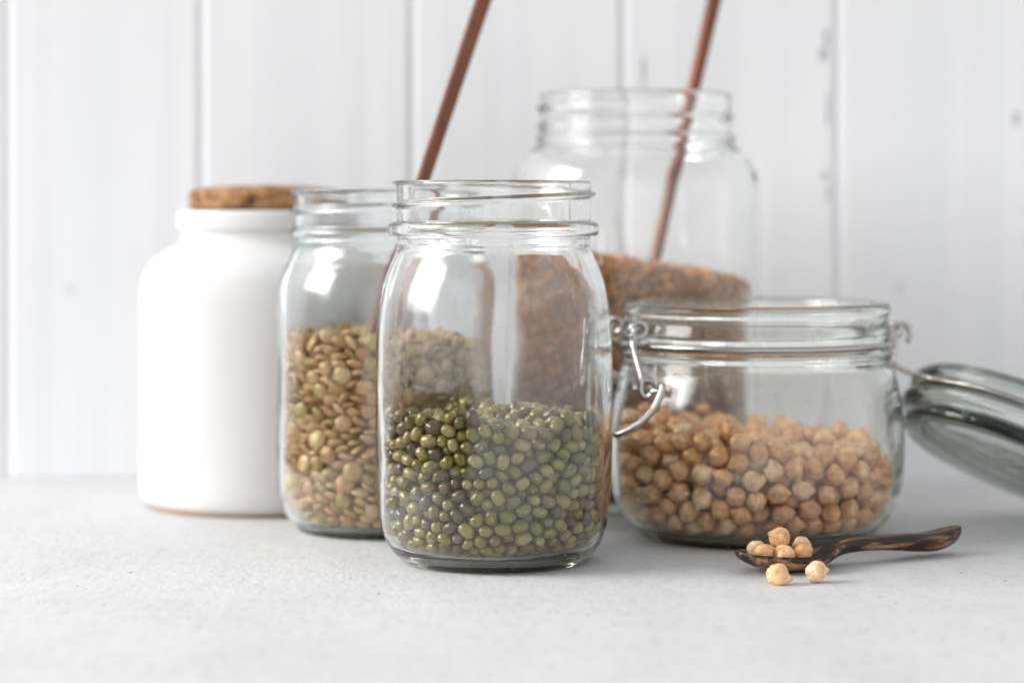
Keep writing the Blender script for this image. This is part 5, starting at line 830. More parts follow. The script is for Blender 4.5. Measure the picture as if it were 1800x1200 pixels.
-286,-193,331,-11,8,-56,81, -329,-84,757,11,18,61,94, 325,-115,679,46,6,-87,103, 316,-134,408,-8,-27,14,96, -300,-167,482,-20,29,11,102, -317,-132,425,-22,33,11,105, -300,66,751,-34,-4,74,100, -333,-79,547,18,32,67,111,
-262,-200,370,-15,-1,-83,98, -183,-257,494,-2,-11,-98,101, -156,-272,304,-2,-17,-43,105, 35,-51,737,5,0,-11,91, 77,-147,733,-21,0,-97,105, -87,235,748,17,27,-37,109, 315,-125,274,15,6,-53,95, -341,-73,513,-31,40,-44,108,
-308,-132,243,15,-11,89,102, -247,-194,112,-11,3,-10,81, 304,-76,135,-25,-2,-78,110, -121,260,752,29,-12,75,100, -284,-109,103,-23,-6,-60,101, -323,-118,522,-17,25,-61,93, -328,-94,730,20,15,91,100, -124,-295,201,-4,1,-65,106,
163,-188,77,-2,5,21,112, -223,-225,690,8,5,62,106, 325,-112,305,12,-32,45,83, -339,-49,694,-42,-31,-84,112, -48,-316,737,3,19,-50,104, -329,-71,662,-32,16,66,107, -324,-103,301,-9,-8,52,98, -93,-297,617,-11,-21,85,106,
-109,-285,163,0,36,83,111, -347,-36,364,-48,4,-86,105, 90,-306,210,-15,9,-37,99, 108,-83,750,-20,10,-50,105, -317,-110,448,-17,17,14,104, -140,-292,422,9,16,92,104, 214,-228,243,15,3,29,85, -75,103,738,-5,-2,-95,114,
262,-131,741,-27,-57,-5,105, -332,-89,473,-1,24,1,93, -345,-54,400,20,-86,-6,96, 328,-61,330,8,-4,94,114, -159,-271,251,12,-8,51,90, 316,-33,143,-10,-12,-91,109, -315,-109,386,9,12,86,110, -118,-274,743,3,45,60,106,
-291,-171,448,-7,-3,-98,106, 18,-295,295,-2,-12,98,100, 350,0,214,-14,62,-19,102, -317,-123,492,-21,2,-67,101, 85,-36,751,-13,-24,-89,90, -299,-109,135,10,9,56,109, 314,-86,166,-4,1,-48,101, -34,118,757,-23,2,59,94,
344,-40,688,-30,-14,83,88, 206,-230,284,6,-6,43,96, -187,-265,760,59,-3,13,96, 91,-303,495,-16,-17,-83,87, -49,-318,698,11,42,87,104, 271,-100,90,-4,2,32,93, -205,-224,504,2,-5,-63,83, 86,-275,400,-18,14,-19,106,
-3,18,737,-6,-4,-85,81, -73,-300,321,4,34,92,93, 229,-114,73,7,-5,-95,96, -352,12,748,22,-48,-36,100, -93,338,745,-33,44,78,109, 287,-68,106,-10,18,34,110, 327,-64,193,9,-15,-53,105, 225,-205,144,35,-16,64,104,
-64,-308,246,5,3,-48,85, -341,62,746,-42,-31,76,119, 354,-17,505,31,-54,-42,95, 129,-277,141,-21,-13,-12,101, 112,42,747,33,-22,20,112, -81,-308,561,5,6,70,82, 309,-120,586,12,-24,-91,97, 325,-87,267,9,16,-97,101,
327,-29,176,19,-14,8,96, -207,-251,627,-6,9,-59,101, 335,-29,279,2,5,98,104, 37,-315,555,-33,-18,-36,107, -180,-171,73,-1,-2,65,97, 113,-293,670,-19,-18,-60,90, -233,-235,283,0,-36,58,95, 332,-53,419,29,-5,-78,117,
339,-58,477,29,-13,-94,94, 330,-76,297,16,2,-98,102, 201,-236,456,-12,9,88,108, -14,64,740,-17,-3,55,100, 216,-207,641,-5,-4,-9,112, -259,-204,470,-59,2,-59,81, -337,-39,450,-27,9,-93,112, -178,-277,652,-33,-7,-38,93,
-141,-266,712,-11,43,49,119, -325,-109,274,-7,24,-82,81, -39,-277,364,-12,4,98,110, -159,-250,210,6,-17,9,96, 171,-245,620,17,17,-96,103, 256,-179,226,-1,0,-38,82, -283,-119,747,8,19,-67,107, 96,11,749,39,-5,-64,96,
346,-31,570,33,-16,-71,86, -303,-157,668,-8,7,91,89, -148,-284,611,-11,28,-88,106, -167,296,763,-19,-23,76,94, -327,-77,243,-11,8,-27,101, -246,-196,262,10,25,-4,116, 228,-222,567,8,-6,-38,99, 149,-273,513,-20,8,36,101,
257,-184,287,23,27,33,107, 126,-272,558,-22,-14,46,99, 74,-288,360,-7,30,-30,99, -202,-218,736,18,-22,82,88, 20,-267,142,3,7,72,100, 203,-265,647,48,-43,57,91, 332,-56,236,-24,30,91,107, 341,18,435,-18,-16,41,96,
337,9,464,-9,-14,48,107, -332,-92,364,-4,5,69,81, 177,-242,181,0,-19,-89,91, -58,-296,395,6,22,94,103, 344,-34,539,29,-20,-87,94, -148,-271,334,-1,12,-11,100, -124,-282,644,-47,-14,-48,85, -109,-291,438,-11,-6,-96,108,
104,-195,75,16,-1,74,99, -236,-180,505,0,12,-92,92, 18,-273,174,-8,-16,41,98, 50,41,755,-15,-2,26,108, -324,-100,702,-15,21,73,97, 339,-8,666,23,3,-82,101, 337,-48,388,-31,-3,76,99, -56,203,745,-12,19,-77,103,
-28,-285,184,-7,5,-5,97, -219,-127,74,-6,-2,-29,96, 10,-291,271,20,7,80,85, -199,-219,297,37,-8,-67,84, 343,3,326,17,-31,-68,103, 291,-167,455,-12,-14,35,90, -307,-107,347,14,-12,-87,115, 337,-7,409,14,3,-89,104,
-171,-209,85,8,-15,29,82, 88,-306,318,21,12,89,81, 147,-257,337,10,-14,95,103, 224,-201,205,21,-13,-95,98, 178,-233,532,4,-22,-84,108, 15,-300,647,-17,-37,-88,103, 167,-268,358,-5,-6,-54,81, 259,-177,490,14,-18,-67,93,
49,-298,198,9,8,49,112, -3,-311,392,-11,23,93,90, 155,-252,694,1,-24,62,102, -15,-304,239,9,-10,69,85, 6,-282,224,-5,-22,90,112, -272,-169,686,-5,22,-69,90, -58,-284,726,0,-26,94,92, -175,-236,467,3,-9,-77,95,
-83,-247,739,-23,-17,64,82, -346,-17,560,43,6,85,107, -347,-44,592,-42,-8,-87,86, -334,-49,296,8,-16,53,100, 295,-20,100,-21,-25,-80,96, 202,-164,86,2,30,-4,86, 340,-11,367,33,-18,-21,102, -185,-261,357,12,4,98,81,
-95,-275,371,-7,-3,-34,111, -58,-280,419,-11,-4,-3,98, 43,-311,417,-3,-45,-87,102, -73,-296,269,93,-25,23,96, -132,139,741,11,-20,61,109, 349,31,630,-11,-46,19,97, 188,-136,744,98,10,-8,89, -266,-178,587,-17,42,-55,101,
-37,-270,141,17,-2,97,119, 176,-238,145,20,-10,68,104, -333,-76,425,8,-2,99,91, 344,-26,307,0,-26,-57,85, -230,-209,665,-17,13,-77,96, -333,-68,269,5,2,-10,87, 42,-286,250,1,-8,90,93, 169,-164,735,-36,-3,-81,101,
121,-302,615,-23,-42,-59,99, -253,-172,472,-37,-27,-88,99, 257,-130,198,-1,-30,-91,119, 94,-254,493,-10,12,95,115, 79,-278,298,7,0,3,107, -39,278,753,7,-5,-58,102, 208,-9,757,8,-29,-5,100, 96,-238,706,-23,-1,-91,119,
308,-101,220,-54,5,78,106, 338,-16,253,3,-10,98,91, -339,-12,428,24,-6,62,98, -277,-143,505,-4,-10,-93,91, -340,-36,480,10,20,67,94, -72,157,741,-11,32,5,81, -39,-322,576,16,43,87,103, -66,-289,175,12,18,94,98,
-169,-257,376,-9,18,53,95, 144,-260,458,-11,-16,-42,100, 122,-262,252,7,4,-96,109, -12,-293,696,18,22,70,105, 107,-270,469,21,-21,-70,102, 256,-191,518,3,-7,-99,91, -122,-192,78,4,10,-64,114, -87,-269,525,-6,-4,-96,96,
60,-278,661,28,-3,86,119, 211,-195,469,-5,5,96,107, 65,-288,119,2,-16,8,84, 241,-193,542,-16,-9,1,102, 252,-191,658,-19,-4,-29,85, -90,-275,456,-8,-13,-93,105, -125,-280,579,-2,-10,-78,92, 187,-230,323,12,1,23,108,
181,-203,102,29,-11,79,109, -80,-305,293,1,-11,-47,84, 254,-165,559,-32,17,78,106, 230,-148,150,-7,-8,-79,115, 111,-183,710,-6,3,92,93, -354,-34,632,-59,-2,-79,86, -336,-15,226,-35,6,88,107, -330,-33,163,28,8,90,108,
338,40,693,-29,-3,91,108, 324,26,145,12,-13,34,93, -232,-121,734,6,55,51,94, 75,-317,692,34,-11,61,91, 71,-290,571,-13,18,9,115, -112,182,738,20,-7,51,106, -316,-76,603,-36,-17,-90,107, 48,-289,441,0,8,-98,83,
-221,-228,596,-19,24,14,107, -1,-265,197,2,7,86,95, 155,-220,127,-3,-15,97,103, 31,-291,472,-14,-16,-97,115, -36,-293,460,22,-13,-83,104, 69,-283,620,-6,8,-83,109, -112,-288,489,-13,28,-4,91, 6,-299,581,6,-6,98,104,
-166,-242,235,3,-5,-96,87, 336,31,291,-25,-4,91,114, -330,7,262,9,-7,10,119, -318,0,137,6,-1,15,107, 335,61,441,17,-27,-81,102, 73,99,750,-1,-17,87,116, 326,11,171,6,-22,57,110, 293,168,723,-20,-32,31,91,
342,9,560,24,-16,-47,93, 165,-236,650,3,-11,-94,96, -28,-277,262,0,0,99,103, 22,-302,611,-29,4,-33,111, -191,-254,314,-11,-24,62,96, 140,-254,386,-1,-10,-42,100, 172,-256,436,6,-20,-93,104, -195,-238,268,0,3,-91,98,
-288,175,727,7,-24,89,106, -89,-266,554,22,9,53,99, 123,-235,667,0,-4,32,118, -109,-280,239,13,19,-93,110, 54,-289,274,-6,7,1,95, 1,-278,412,8,7,18,98, 135,-247,161,4,5,-99,93, -82,-259,214,10,10,-28,105,
-200,-242,397,4,19,57,87, -269,-165,407,-7,36,54,97, 100,-266,326,35,6,89,85, -207,-206,373,-14,5,-49,114, -104,-197,745,23,3,91,94, 66,-263,592,-8,-10,-52,96, -168,-76,739,-21,21,91,102, -126,-246,176,6,-18,-85,108,
-155,212,741,16,-20,58,81, 2,-24,720,6,-2,-56,110, -252,-197,200,5,-2,52,97, -342,21,679,34,13,-13,88, -219,-216,347,-2,23,75,112, -26,-320,654,-33,-41,-74,104, -114,-285,269,-3,-19,-58,89, 209,-194,122,10,35,-38,101,
-52,-274,232,11,1,-3,102, -91,-281,675,12,-1,-97,98, 20,-285,362,-1,-21,92,104, 233,-178,368,-9,-18,12,111, 39,-304,690,-4,42,-86,109, 122,-238,409,-7,6,99,113, 108,-266,366,-18,-6,-86,112, -239,-197,640,-15,6,-67,92,
-202,-216,202,-30,15,88,103, 47,5,739,-9,-4,86,90, 96,-273,434,-28,17,87,99, -61,-289,509,-16,10,81,87, -97,-257,339,32,0,82,110, -123,-225,266,7,7,-68,109, 66,-280,527,-62,-6,9,83, 76,-244,259,12,4,-96,87,
-228,259,734,33,-18,88,102, -81,34,724,-3,21,-84,102, -341,-3,500,32,24,88,119, 341,38,590,-17,-32,67,106, 342,67,563,-9,-51,33,117, -221,-185,133,4,-17,-97,104, 311,8,118,-1,1,-91,92, -338,-18,284,27,-20,60,96,
-317,-26,745,27,23,83,105, -338,29,231,12,-18,-90,89, -325,-65,187,-4,-6,95,96, 263,-71,741,-12,-2,90,109, -266,-175,300,-25,14,-72,107, 48,-282,333,-3,-23,-91,107, 175,-254,565,-12,-29,-17,100, -124,-266,392,-10,-13,-38,95,
-183,-253,521,-19,2,-93,98, 178,-196,166,68,50,-7,103, 112,-267,278,16,-5,-21,111, -63,-246,304,5,-10,97,118, 181,-234,678,4,3,2,94, 326,-8,595,27,-21,-78,104, -243,-184,546,-8,-24,-95,98, -142,-226,345,-11,-4,-82,103,
108,-269,581,-4,7,86,84, -159,-232,121,4,-2,88,93, -19,-276,315,8,2,-62,100, 111,-207,382,26,22,-74,107, -72,-269,704,-15,19,-96,98, -231,-196,716,23,-6,-91,91, -247,-66,78,-9,4,-69,112, -179,-220,601,17,8,91,97,
164,-36,748,-16,-16,59,100, 261,-151,632,-11,22,-71,110, -12,-315,504,-37,37,19,85, -176,-257,555,-23,16,-60,102, 303,31,716,67,-24,-35,108, 237,-188,448,1,-7,88,101, -207,-178,608,-14,30,-88,105, -245,-161,341,-25,-4,68,107,
-143,-194,365,-2,0,99,107, -177,-213,167,25,-5,10,86, 147,-233,591,22,36,-65,101, -138,-211,577,43,40,-77,112, 144,-179,427,30,-7,50,111, 282,-86,717,28,-12,-83,107, -148,-227,316,7,24,59,88, 44,-259,708,10,47,-46,95,
201,-168,518,-3,-6,53,105, 276,-104,681,-13,-34,31,111, -55,-167,205,-16,50,19,105, 87,-197,249,-5,-6,-96,90, -92,-72,726,21,-15,-93,96, 342,24,533,-26,-16,62,100, 336,42,407,5,-24,79,101, -5,-140,722,12,16,-13,100,
306,-63,580,-3,-18,-39,108, 305,-47,356,6,-1,-12,93, -343,28,436,27,-25,87,84, 242,-177,189,-8,-37,22,88, 29,-184,722,-17,-4,88,92, 253,-163,323,15,-2,-50,91, 259,-150,695,-13,-45,18,104, 256,-49,77,15,-5,-75,99,
195,-207,380,6,-10,-97,103, 128,-270,608,-20,-36,-86,94, 208,-202,600,2,-7,-29,94, -5,-296,444,-11,-25,-47,105, 48,-87,718,11,18,68,89, -211,-207,229,2,-39,-24,97, -302,-108,654,0,9,-46,97, -292,-122,585,-10,17,-42,92,
205,-198,230,8,-3,7,102, 10,-272,558,23,-33,69,106, 180,-222,407,-15,-2,93,106, -38,-279,677,20,-15,53,81, 234,-195,704,19,-52,-73,87, 79,-86,732,-11,-2,-80,95, 181,-189,206,16,-9,-13,85, -125,-251,468,-7,3,81,83,
-245,-136,188,-13,6,-97,113, -88,-266,648,23,6,89,84, 145,-210,217,2,-6,-59,109, 227,-139,121,12,-2,94,95, 212,-147,236,23,-30,82,107, -132,-256,517,-18,10,-84,110, -74,-266,593,-24,-5,20,104, -193,-193,407,-1,-2,21,110,
-7,-202,74,-8,-3,84,107, -100,-246,608,-49,-5,8,108, 87,-235,142,35,15,-70,95, 82,-226,110,14,6,-54,118, -171,-188,283,9,14,-48,99, 41,-264,391,9,3,70,92, 221,-162,582,2,-3,-92,114, -249,-143,245,-10,-9,-69,98,
183,-199,618,-3,-8,98,90, 13,-242,451,10,3,-90,96, -74,-237,400,2,5,-96,99, -289,67,724,-41,9,89,96, -17,-241,91,-6,-1,72,89, -111,-243,420,3,-2,99,96, 37,-255,427,8,-4,94,105, -235,-184,430,-17,-1,-47,111,
-53,-276,654,11,12,14,98, -229,-164,227,21,-24,-83,98, 134,-228,238,13,-19,47,103, 284,-72,467,-26,13,82,112, 291,-28,719,16,-55,-62,99, 57,-251,163,0,-13,-68,105, -164,-243,577,-31,-5,-39,101, 128,-223,434,0,-2,-64,92,
199,-158,194,11,21,-31,99, 260,-136,304,3,13,62,84, -154,-242,612,19,32,5,93, 184,-193,543,-3,-17,-71,107, 185,-220,494,-14,-10,-89,87, 8,-233,682,-7,-9,47,105, -108,-212,386,1,-23,94,102, 74,-218,227,-1,2,-62,107,
-99,-226,635,15,18,93,89, 247,-135,170,-8,2,-4,83, -14,-235,117,-2,-6,47,112, 85,-215,465,-23,-9,96,93, 38,-246,118,-21,2,97,89, 9,-228,163,6,-20,48,84, 99,-92,707,-16,10,73,93, -52,-287,337,-13,-20,-80,88,
0,-221,319,-3,-19,96,111, 89,-229,610,-4,-8,87,104, -258,41,725,-30,5,47,113, 145,-193,692,4,-1,0,111, -13,-247,467,4,-27,72,96, 73,-240,440,-17,-20,-95,91, 193,-208,705,-84,-27,38,93, -5,-260,340,-4,10,42,106,
-214,-86,744,48,-4,-72,108, -347,3,711,9,-48,19,105, -355,-16,328,33,52,60,84, -184,-235,751,28,-18,54,100, -348,22,544,43,-3,89,95, 230,222,725,21,-8,-96,96, -159,-10,729,48,-21,66,93, 334,66,267,11,-6,92,88,
-345,67,199,-32,49,-54,90, -200,222,720,78,56,-2,94, -216,-214,482,3,7,-39,102, -338,42,406,38,0,74,114, -338,21,651,-34,91,11,100, 330,68,390,11,-14,76,102, 219,-163,726,-15,-2,-98,99, 331,47,657,16,-2,-88,119,
-31,35,722,-20,2,-90,92, 329,112,715,30,-36,-68,92, 336,27,358,-4,-23,76,109, 331,61,508,21,-32,62,106, 333,67,469,-8,-29,3,108, 331,119,669,-5,-62,10,108, 314,115,153,43,26,-85,117, 206,270,719,18,-23,57,106,
-338,108,600,64,-2,69,94, 21,254,740,-45,2,76,96, 329,52,232,-2,14,98,109, -336,46,289,9,0,-20,97, -333,76,258,-23,-43,53,119, -1,340,737,11,-34,-85,104, -342,52,482,1,40,63,81, 312,61,136,21,26,-72,104,
324,89,243,-4,13,98,101, 326,85,367,24,-20,92,109, 303,-82,617,25,-26,21,102, -333,54,370,-11,0,-85,104, 324,118,271,16,-29,22,91, 55,-153,707,4,-7,48,114, 330,100,594,-14,-33,64,101, -329,73,343,6,-6,94,104,
314,-31,443,-11,-10,32,102, -190,278,719,11,-39,30,104, -324,7,182,4,19,-7,90, -343,11,616,-4,14,-72,83, -215,-209,455,-11,15,-4,85, -325,44,121,35,17,78,92, 286,31,96,-13,-3,-72,108, 35,-312,372,36,0,-27,82,
-328,75,444,17,10,-12,106, -114,63,725,13,16,-61,88, 301,-111,428,30,11,-90,83, 334,58,333,-6,5,20,99, 312,114,208,-29,17,3,113, -18,-248,286,17,-11,-95,104, -204,-166,739,50,-71,-26,100, -232,-29,743,87,-45,13,82,
-286,-26,88,-6,-5,-72,90, 327,94,293,-19,-9,93,101, 321,107,346,11,-1,96,101, -297,-56,400,14,7,52,119, -318,42,161,5,0,55,116, 63,-275,478,0,30,41,88, 267,-193,687,24,-16,-95,84, -141,-221,145,4,-2,-87,106,
54,-269,231,23,-16,-55,95, -340,40,512,-9,26,-10,94, -182,-238,650,-23,3,14,92, -233,-173,693,21,10,-27,88, -209,-229,545,4,6,43,97, -340,102,495,-18,62,-38,116, 322,97,502,33,-4,-23,111, 155,-238,481,3,16,94,105,
-287,25,96,-11,-3,88,109, -318,104,138,-50,25,-80,116, -289,-53,134,-21,-9,-61,100, -176,-216,674,4,-17,-38,110, -327,89,393,14,-2,70,101, -232,-195,317,8,-6,52,110, -327,92,300,-15,2,-25,98, -156,-227,288,18,-4,29,101,
328,112,443,26,-30,-57,93, -282,-113,287,-4,-23,-96,104, 256,10,75,-8,-6,82,95, 288,-73,371,10,9,-62,91, -4,-284,723,-12,33,54,90, 117,-261,185,-18,-2,48,103, -62,-160,724,-14,6,-3,106, 60,-241,188,-9,3,-13,81,
-326,16,344,12,7,-28,111, 232,-111,753,1,-15,-15,92, -131,-257,549,-25,-2,-91,100, -122,-36,722,17,-22,-84,107, -186,-162,684,16,-7,-90,111, -183,144,717,-21,2,95,81, 320,-80,711,-63,3,70,95, 323,70,705,-36,27,87,96,
-313,-29,327,93,-17,19,97, 144,-101,731,-21,-15,-29,99, 205,133,720,13,22,-75,106, -256,-99,142,11,11,46,99, 13,121,743,14,16,-80,102, 153,-233,366,5,-12,-56,83, 230,-12,738,-4,-21,-17,107, -99,-232,710,10,-28,94,104,
327,51,202,-14,8,-73,107, -320,-63,214,12,16,-91,99, -49,-245,731,23,12,-70,81, -302,-83,631,15,3,98,94, 326,97,626,-31,15,91,101, 110,-243,525,9,3,-98,116, -331,70,698,25,14,5,105, -251,12,75,6,-7,92,107,
308,143,525,42,-1,8,96, -298,-7,113,19,3,-72,103, 205,-240,710,47,-56,-67,90, 326,143,381,62,14,-75,99, 310,-56,503,-3,-33,-19,106, 255,232,711,9,-33,25,98, -145,-220,733,8,-7,51,97, 306,-7,674,10,-26,4,88,
318,108,319,6,-4,-59,103, 135,-265,638,25,8,87,89, -333,52,562,6,27,69,111, -334,65,636,10,28,1,109, -333,33,315,16,4,75,118, 58,-242,364,21,-31,91,114, -70,-260,188,-16,3,68,90, 307,-1,205,19,18,-77,95,
-280,-38,271,-1,5,82,111, 315,128,470,1,-31,30,113, 308,145,413,-12,-23,74,102, -250,-125,160,16,-7,34,96, 305,-95,553,-3,-35,14,97, -188,-216,713,15,21,-94,92, 92,-270,685,-3,6,95,101, 91,293,725,-25,-18,13,100,
257,-154,349,3,-16,-87,93, 207,-200,308,1,-11,81,97, 217,-177,332,0,-8,80,89, -306,-2,366,22,-19,77,110, 191,-222,352,-1,12,-93,101, -317,115,368,17,-12,97,109, -284,-83,715,-28,31,-62,107, -219,-147,139,0,18,96,84,
292,79,111,5,0,-52,109, -263,-102,313,1,0,49,105, 309,150,294,-14,-33,41,100, -153,-227,410,29,39,-37,115, -13,-255,391,14,5,53,112, -298,-44,369,19,12,-38,117, 224,-156,679,33,-47,-59,95, -272,-137,425,0,15,45,85,
-196,-220,434,17,-22,-95,83, -36,-239,521,5,-6,63,99, 154,-204,452,-8,-7,-19,99, 97,-274,226,-11,3,82,96, -325,21,457,20,18,72,108, 314,1,637,-8,5,97,101, 298,6,603,-22,-17,85,91, -79,-258,478,14,28,78,117,
97,-227,200,-12,-3,-47,117, -282,-122,526,-25,19,-21,90, 188,-212,574,-22,9,94,89, -159,-223,190,11,-2,-69,108, -66,-213,195,-4,-1,97,96, -24,-303,532,-29,0,-55,100, 16,-267,521,-10,-1,-6,97, -178,-191,625,12,6,82,106,
231,-166,613,-12,14,38,107, -329,70,600,-33,28,-89,103, -54,-270,573,-8,18,97,83, -278,-122,552,-35,-6,-92,87, -232,-124,571,-9,13,93,117, 160,-158,197,-35,9,-92,81, -124,-216,101,8,7,-25,96, -247,-146,719,-14,18,39,102,
-223,168,722,0,-1,79,102, 21,58,726,-7,-7,89,112, -303,-71,322,9,-13,-85,98, 292,-51,306,-16,-12,-41,107, 208,-59,746,26,68,56,91, -259,-113,343,9,-15,-91,108, -215,-189,278,38,-17,88,101, 194,45,745,-2,16,-61,114,
125,-191,100,-4,2,71,105, -77,-202,82,-22,22,-94,81, 201,-195,267,14,-2,11,84, 278,-85,276,3,-2,10,85, 275,118,92,9,-16,-29,99, 224,-63,99,4,7,10,105, 288,44,582,-6,1,15,92, -275,-85,193,14,6,39,98,
-228,-85,540,6,23,19,97, 299,4,554,32,-15,-30,110, -231,-147,549,-13,12,44,104, -236,-168,597,11,16,30,90, 261,-94,590,20,-2,53,93, 25,-255,607,-1,24,92,95, -34,-237,173,6,13,-89,111, -306,-38,551,15,-21,-84,81,
-290,-79,535,-27,21,-58,99, -140,-196,221,-35,26,89,91, 195,-95,320,-7,24,-95,105, 126,-195,543,0,10,-83,81, 137,-222,504,-11,6,91,88, 215,-187,496,-20,-16,-43,89, -200,-192,522,-5,13,17,109, 315,-21,478,21,-24,-58,100,
-314,42,212,-34,3,80,100, -242,-138,480,-14,28,79,102, 160,-171,498,6,1,58,97, -305,-60,493,-48,0,-83,105, -267,-93,494,24,-13,84,105, 158,-237,199,7,-20,-97,87, 161,-137,231,17,-20,93,117, -199,-157,651,17,-18,-74,116,
154,-228,272,6,4,70,107, 117,-236,633,33,10,52,97, -79,-190,175,9,13,-95,86, -198,-174,162,3,12,-69,112, -261,-169,621,-8,-4,0,81, -280,-103,462,9,11,51,103, 147,-173,471,-10,12,36,113, 215,-97,470,-3,18,94,97,
293,-116,477,-22,-37,-17,94, -141,-248,443,-16,-2,-17,93, -148,-207,452,0,-11,-50,96, -297,-46,247,-12,20,-21,92, 298,153,212,-3,27,94,99, -66,-224,428,-6,20,-71,100, 226,-202,406,-9,-17,-14,81, 2,-94,709,3,-3,92,109,
295,88,709,-25,-34,42,105, -65,-91,708,-11,8,50,111, -236,-127,683,-27,11,-89,108, 194,-137,652,-11,11,-88,100, 265,-48,682,-15,15,91,101, -136,-241,665,-10,-24,-94,97, -107,-217,319,-12,22,88,87, -322,-5,402,13,18,-82,95,
-268,-150,374,0,28,43,89, -96,-37,704,-4,-17,64,91, 13,-242,714,-30,12,-90,84, 250,185,713,-8,-15,68,97, -43,-52,713,-19,-1,-60,89, -167,50,722,-2,-9,32,90, 96,-194,430,47,13,76,96, -6,-222,424,-3,-24,96,98,
-256,-78,369,7,13,-69,105, -210,-141,363,-8,5,50,97, 229,-169,255,11,4,-42,100, 56,-178,467,64,65,34,87, 263,-70,346,-18,12,-12,107, -256,-53,347,3,-13,-13,102, 255,-121,277,24,-16,-26,92, 123,-210,334,10,1,-29,118,
232,-104,723,15,17,57,98, -179,-187,111,9,0,12,110, 260,118,715,11,-44,84,85, -121,-169,731,3,12,2,93, 28,-216,95,0,13,-3,91, -119,250,88,-3,13,2,109, 123,241,81,6,3,-25,92, -3,289,738,-17,-1,78,101,
-165,-168,730,-41,4,89,92, 40,349,702,-64,58,34,91, -152,232,718,-17,-15,72,103, -324,102,724,-25,14,-48,82, -259,123,88,-2,10,-72,108, -41,349,734,-33,-34,-36,86, 52,191,723,96,18,14,92, -181,-123,733,-6,-27,73,83,
-279,-7,721,44,22,67,81, 122,-13,734,18,-28,-80,99, 156,-178,717,-23,-6,-90,95, -255,-84,724,39,27,47,101, 86,325,264,-7,-22,92,109, -100,258,277,64,-75,4,103, 269,197,274,-4,14,98,113, -293,108,271,-26,-5,-66,93,
-277,21,287,8,-4,20,113, -283,-71,293,-12,4,-75,81, -253,-134,270,2,-8,47,81, 280,149,303,25,-17,-91,91, 309,52,303,-3,-21,4,109, 285,-20,339,-92,3,4,105, -279,119,296,30,5,79,94, -83,305,309,4,21,-96,96,
-116,-255,300,-43,-27,61,96, -319,108,325,14,-4,90,106, 274,-112,327,-1,7,-72,96, 101,258,309,15,6,-38,94, 68,279,301,8,-12,97,82, 260,183,319,31,-5,43,81, -128,316,314,-30,-24,88,92, -264,227,341,10,41,-43,99,
170,-243,297,-1,-4,10,84, 173,290,274,-5,-24,61,105, 117,283,271,-9,-25,95,114, -306,153,251,-19,-1,-89,81, 26,304,324,30,-12,75,94, 154,258,320,3,3,-56,101, -158,240,308,9,23,53,97, 293,2,300,-42,20,-36,99,
-61,276,316,18,-6,90,91, 44,338,348,1,0,81,89, 249,230,328,4,-11,75,95, 279,67,313,8,-14,-91,81, 77,307,329,23,16,-57,85, -252,156,235,2,8,79,106, 4,337,296,-37,-35,56,102, 218,269,252,-29,45,-2,104,
-309,119,236,-5,-17,-67,115, 250,186,250,2,27,54,107, 37,295,290,-2,12,-7,107, 298,22,328,-3,5,0,97, -234,194,322,-18,35,-56,102, -157,299,318,14,-22,30,103, 250,147,323,13,13,-60,94, -266,158,314,3,1,-50,83,
-60,288,341,7,22,-14,91, 160,299,341,-22,4,-95,100, 119,292,337,-5,10,-69,86, 277,77,337,-6,10,-95,100, -284,9,251,25,1,-93,98, 291,-47,261,-1,14,-93,115, 284,136,249,11,-29,82,106, -111,273,337,-3,3,7,110,
284,137,340,9,-8,98,101, -158,227,337,-5,-3,-67,106, -48,274,358,16,16,13,96, 74,274,336,5,19,-58,87, -177,286,339,13,-25,61,111, -284,59,348,4,14,-3,90, 8,339,365,8,9,-79,100, -283,23,325,2,-10,96,103,
135,243,341,-20,-17,92,88, -278,65,263,-12,1,13,114, 184,234,272,-17,21,79,110, -34,323,252,-66,36,33,99, -235,240,242,9,-10,-7,97, -148,264,265,11,7,72,100, -186,219,256,-33,-4,88,102, 211,267,338,-4,-24,56,102,
-289,178,338,13,15,-71,95, -187,289,375,28,18,11,100, 293,178,331,18,-1,37,84, -287,70,326,22,-1,-26,85, -202,203,332,13,23,83,111, 176,230,332,5,-14,97,83, -151,252,364,-13,18,-69,107, -215,255,352,9,-1,94,118,
-269,114,337,-17,-4,-8,99, 11,286,345,2,-13,92,90, 273,78,366,-12,12,-81,107, 79,325,233,2,6,26,103, -207,243,377,-6,-13,98,91, -237,157,349,4,-10,11,108, 101,261,356,1,-5,-99,107, -305,148,350,14,6,-36,97,
282,26,361,34,6,-24,97, 255,124,409,-18,2,-26,101, 177,286,368,0,32,-94,119, 151,260,378,31,4,-32,101, -79,330,340,-1,15,-96,98, 178,284,239,-16,-6,-90,102, -161,219,242,30,-32,-81,99, -7,-32,631,-3,14,-98,84,
70,267,244,1,1,97,107, 259,219,351,14,14,-53,100, -110,272,369,-15,21,-87,105, 200,211,351,-20,-10,-94,103, 116,314,363,-10,-27,-54,119, -190,193,365,-7,10,93,119, 303,-3,379,-12,-15,92,103, -3,283,371,3,1,56,116,
-272,192,368,0,5,-39,118, -144,310,385,19,27,-18,103, -241,240,389,22,-20,28,95, 61,275,370,-29,-12,34,108, -155,304,425,24,36,-10,119, -274,98,369,2,23,-52,106, 266,80,399,11,18,89,114, -113,319,358,13,0,-45,103,
-52,332,365,11,-5,-31,101, 282,114,435,-10,-4,98,94, -274,72,385,1,-20,90,81, -19,343,396,35,-12,52,106, 294,123,369,4,24,96,85, -306,152,398,-1,37,-14,112, 217,259,371,22,-24,79,109, -100,321,389,25,16,82,108,
